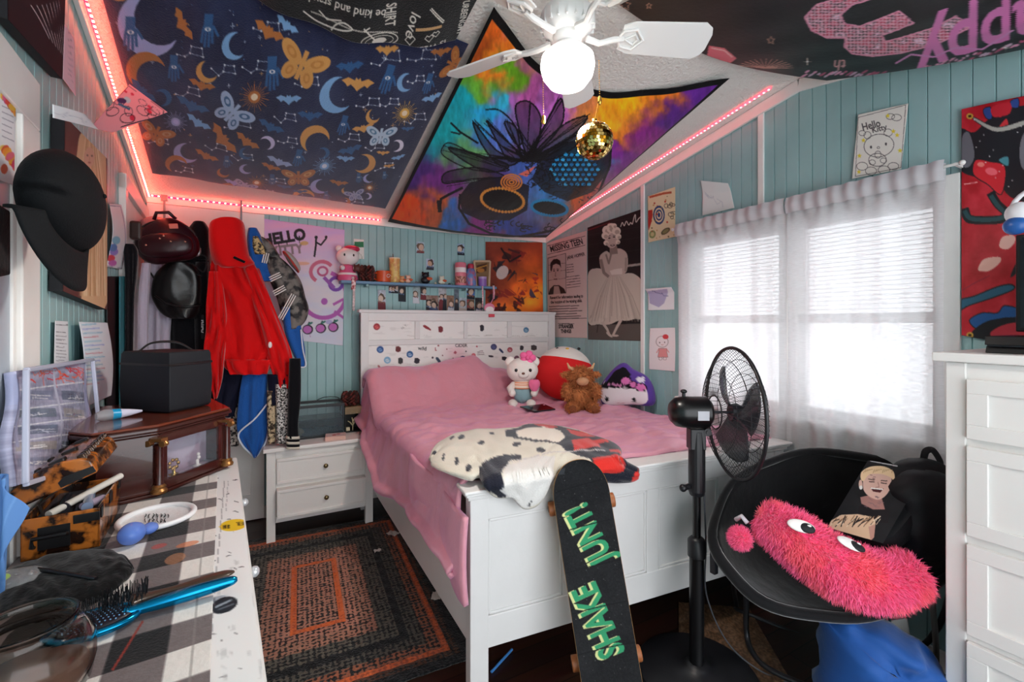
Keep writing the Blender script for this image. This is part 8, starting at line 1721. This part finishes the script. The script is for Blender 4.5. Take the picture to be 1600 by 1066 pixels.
# embroidered white round cloth, blue bubble
pc = P(246, 812, Z=ZD+.006); hp = thing('embroidery_hoop', 'white hoop with black script stitching lying on the runner', 'hoop', pc)
mb = MB(); mb.lathe([(.001, .004), (.078, .004), (.083, .006), (.083, .0), (.001, 0)], pc, 40); mb.build('cloth_disc', mat('white_cotton', 'e4e4e6', .8, bump=.2, bs=120), hp, smooth=True)
mb = MB(); mb.tube([pc+Vector((.088*cos(2*pi*k/48), .088*sin(2*pi*k/48), .009)) for k in range(48)], .0075, 10, closed=True); mb.build('hoop_ring', mat('hoop_white', 'f0f0f2', .4), hp, smooth='all')
mb = MB(); r = random.Random(12)
for row, (y0, n) in enumerate(((806, 7), (813, 6))):
    for k in range(n): x = 228+k*6; mb.tube(smoothpath([P(x+r.uniform(-2, 2), y0+dy+r.uniform(-1, 1), Z=ZD+.013) for dy in (-3, 0, 3, 0, -2)], 3), .0009, 5)
mb.build('script_stitching', mat('thread_black', '1c1a1e', .7), hp)
mb = MB(); q = P(206, 850, Z=ZD+.005); mb.ell(q+Vector((0, 0, .027)), (.03, .036, .027), nu=24, nv=16); mb.ell(q+Vector((.03, .035, .02)), (.02, .025, .014), nu=14, nv=8); mb.build('silicone_blob', mat('blue_gel', '6a90e8', .08, alpha=.72), smooth='all', label='translucent periwinkle blue rubber sponge on the runner beside the white hoop', cat='sponge')
# brushes
h0, h1 = P(371, 905, Z=ZD+.03), P(214, 953, Z=ZD+.022); hd_ = (h1-h0).normalized(); pcn = h1+hd_*.062; pcn.z = ZD+.014
hbz = thing('hairbrush', 'metallic blue paddle hairbrush with black bristles on the runner', 'hairbrush', (pcn.x, pcn.y, ZD+.004)); CY = mat('metallic_cyan', '0c86b8', .18, .85)
mb = MB(); mb.tube(smoothpath([h0, h0.lerp(h1, .08), h0.lerp(h1, .4), h0.lerp(h1, .75), h1, h1+hd_*.02], 5), [q.x for q in smoothpath([(.004, 0, 0), (.010, 0, 0), (.0135, 0, 0), (.0125, 0, 0), (.010, 0, 0), (.012, 0, 0)], 5)], 18); mb.build('handle', CY, hbz, smooth='all')
hf = Vector((hd_.x, hd_.y, 0)).normalized(); HT = Matrix(((hf.x, -hf.y, 0, pcn.x), (hf.y, hf.x, 0, pcn.y), (0, 0, 1, pcn.z), (0, 0, 0, 1)))
mb = MB(HT); mb.ell((0, 0, 0), (.068, .044, .010), nu=36, nv=12); mb.tube([(.066*cos(t), .043*sin(t), .006) for t in np.linspace(0, 2*pi, 40)[:-1]], .006, 8, closed=True); mb.build('paddle', CY, hbz, smooth='all')
mb = MB(HT); mb.ell((0, 0, .009), (.058, .035, .009), nu=32, nv=12); mb.build('cushion_pad', mat('pad_dark', '1c1824', .4), hbz, smooth='all')
mb = MB(HT); m2 = MB(HT); r = random.Random(2)
for i in range(-7, 8):
    for j in range(-4, 5):
        x, y = i*.0076+(j % 2)*.0038, j*.0076
        if (x/.054)**2+(y/.032)**2 < 1:
            z = .012+.005*(1-(x/.058)**2-(y/.035)**2); tp = (x*1.16, y*1.16, z+.024); mb.cyl((x, y, z), tp, .0006, n=5); m2.ell((x, y, z+.001), .0015, nu=6, nv=4); mb.ell(tp, .0011, nu=6, nv=4)
tag(mb.build('bristles', mat('bristle_black', '141418', .4), hbz), kind='stuff'); tag(m2.build('bristle_sockets', mat('socket_blue', '7ab0d8', .2), hbz), kind='stuff')
g0, g1 = P(366, 893, Z=ZD+.02), P(205, 938, Z=ZD+.03); gd = (g1-g0); pd = thing('wooden_brush', 'brown flat-handled brush lying behind the blue hairbrush', 'hairbrush', (g0+g1)/2-Vector((0, 0, .02)))
mb = MB(); mb.tube(smoothpath([g0, g0.lerp(g1, .1), g0.lerp(g1, .3), g0.lerp(g1, .6), g0.lerp(g1, .85), g1], 5), [q.x for q in smoothpath([(.005, 0, 0), (.015, 0, 0), (.016, 0, 0), (.009, 0, 0), (.014, 0, 0), (.026, 0, 0)], 5)], 16, flat=.35); mb.build('handle', mat('brown_lacquer', '4a3a30', .3), pd, smooth='all')
mb = MB()
for k in range(90):
    t = r.uniform(.86, 1.25); s = r.uniform(-1, 1)*.022; p = g0+gd*t+Vector((-hd_.y, hd_.x, 0))*s; mb.cyl(p, p+Vector((r.uniform(-.004, .004), r.uniform(-.004, .004), .03)), .0007, n=4)
tag(mb.build('bristles', mat('bristle_black', '141418'), pd), kind='stuff')
# glass jar close to the camera
jp = P(38, 1100, d=.68); jp.z = ZD+.006; jr = thing('glass_jar', 'empty round smoked glass jar at the bottom left corner', 'jar', jp)
jg = mat('smoke_glass', 'dcd0c8', .03, trans=1, ior=1.35)
mb = MB(); mb.lathe([(.001, .006), (.06, .006), (.072, .015), (.078, .045), (.076, .075), (.064, .095), (.056, .100), (.056, .118), (.060, .122), (.0625, .120), (.0595, .116), (.0595, .104), (.067, .098), (.080, .077), (.082, .045), (.076, .012), (.064, .001), (.001, 0)], jp, 64, cap=False); mb.build('jar_body', jg, jr, smooth='all')
mb = MB(); mb.lathe([(.001, .007), (.058, .007), (.07, .016), (.074, .035), (.001, .036)], jp, 40); mb.build('candle_stub', mat('stub_wax', '8c7468', .4), jr, smooth='all')
# scraps on the floor
for i, (x, y, lb) in enumerate(((590, 862, 'tiny white paper scrap on the rug near the nightstand'), (682, 933, 'larger cream paper scrap on the floor beside the bed rail'), (614, 835, 'crumpled white paper scrap between the rug and bed'))):
    p = P(x, y, Z=.02); mb = MB(Matrix.Translation(p) @ Matrix.Rotation(i*1.1, 4, 'Z')); s = .022+.014*i if i < 2 else .04
    mb.grid(lambda u, v: ((u-.5)*s*2, (v-.5)*s*1.4, .003+.008*abs(sin(u*5+v*4+i))), 6, 5); mb.build('paper_scrap', mat('scrap_white', 'd8d4cc', .8), label=lb, cat='paper', solid=.001)
mb = MB(); mb.cyl(P(768, 1050, Z=.008), P(800, 1015, Z=.010), .006, n=10); mb.build('drinking_straw', mat('straw_blue', '4a8ad0', .3), label='blue plastic straw on the dark floor by the bed post', cat='straw', smooth=True)
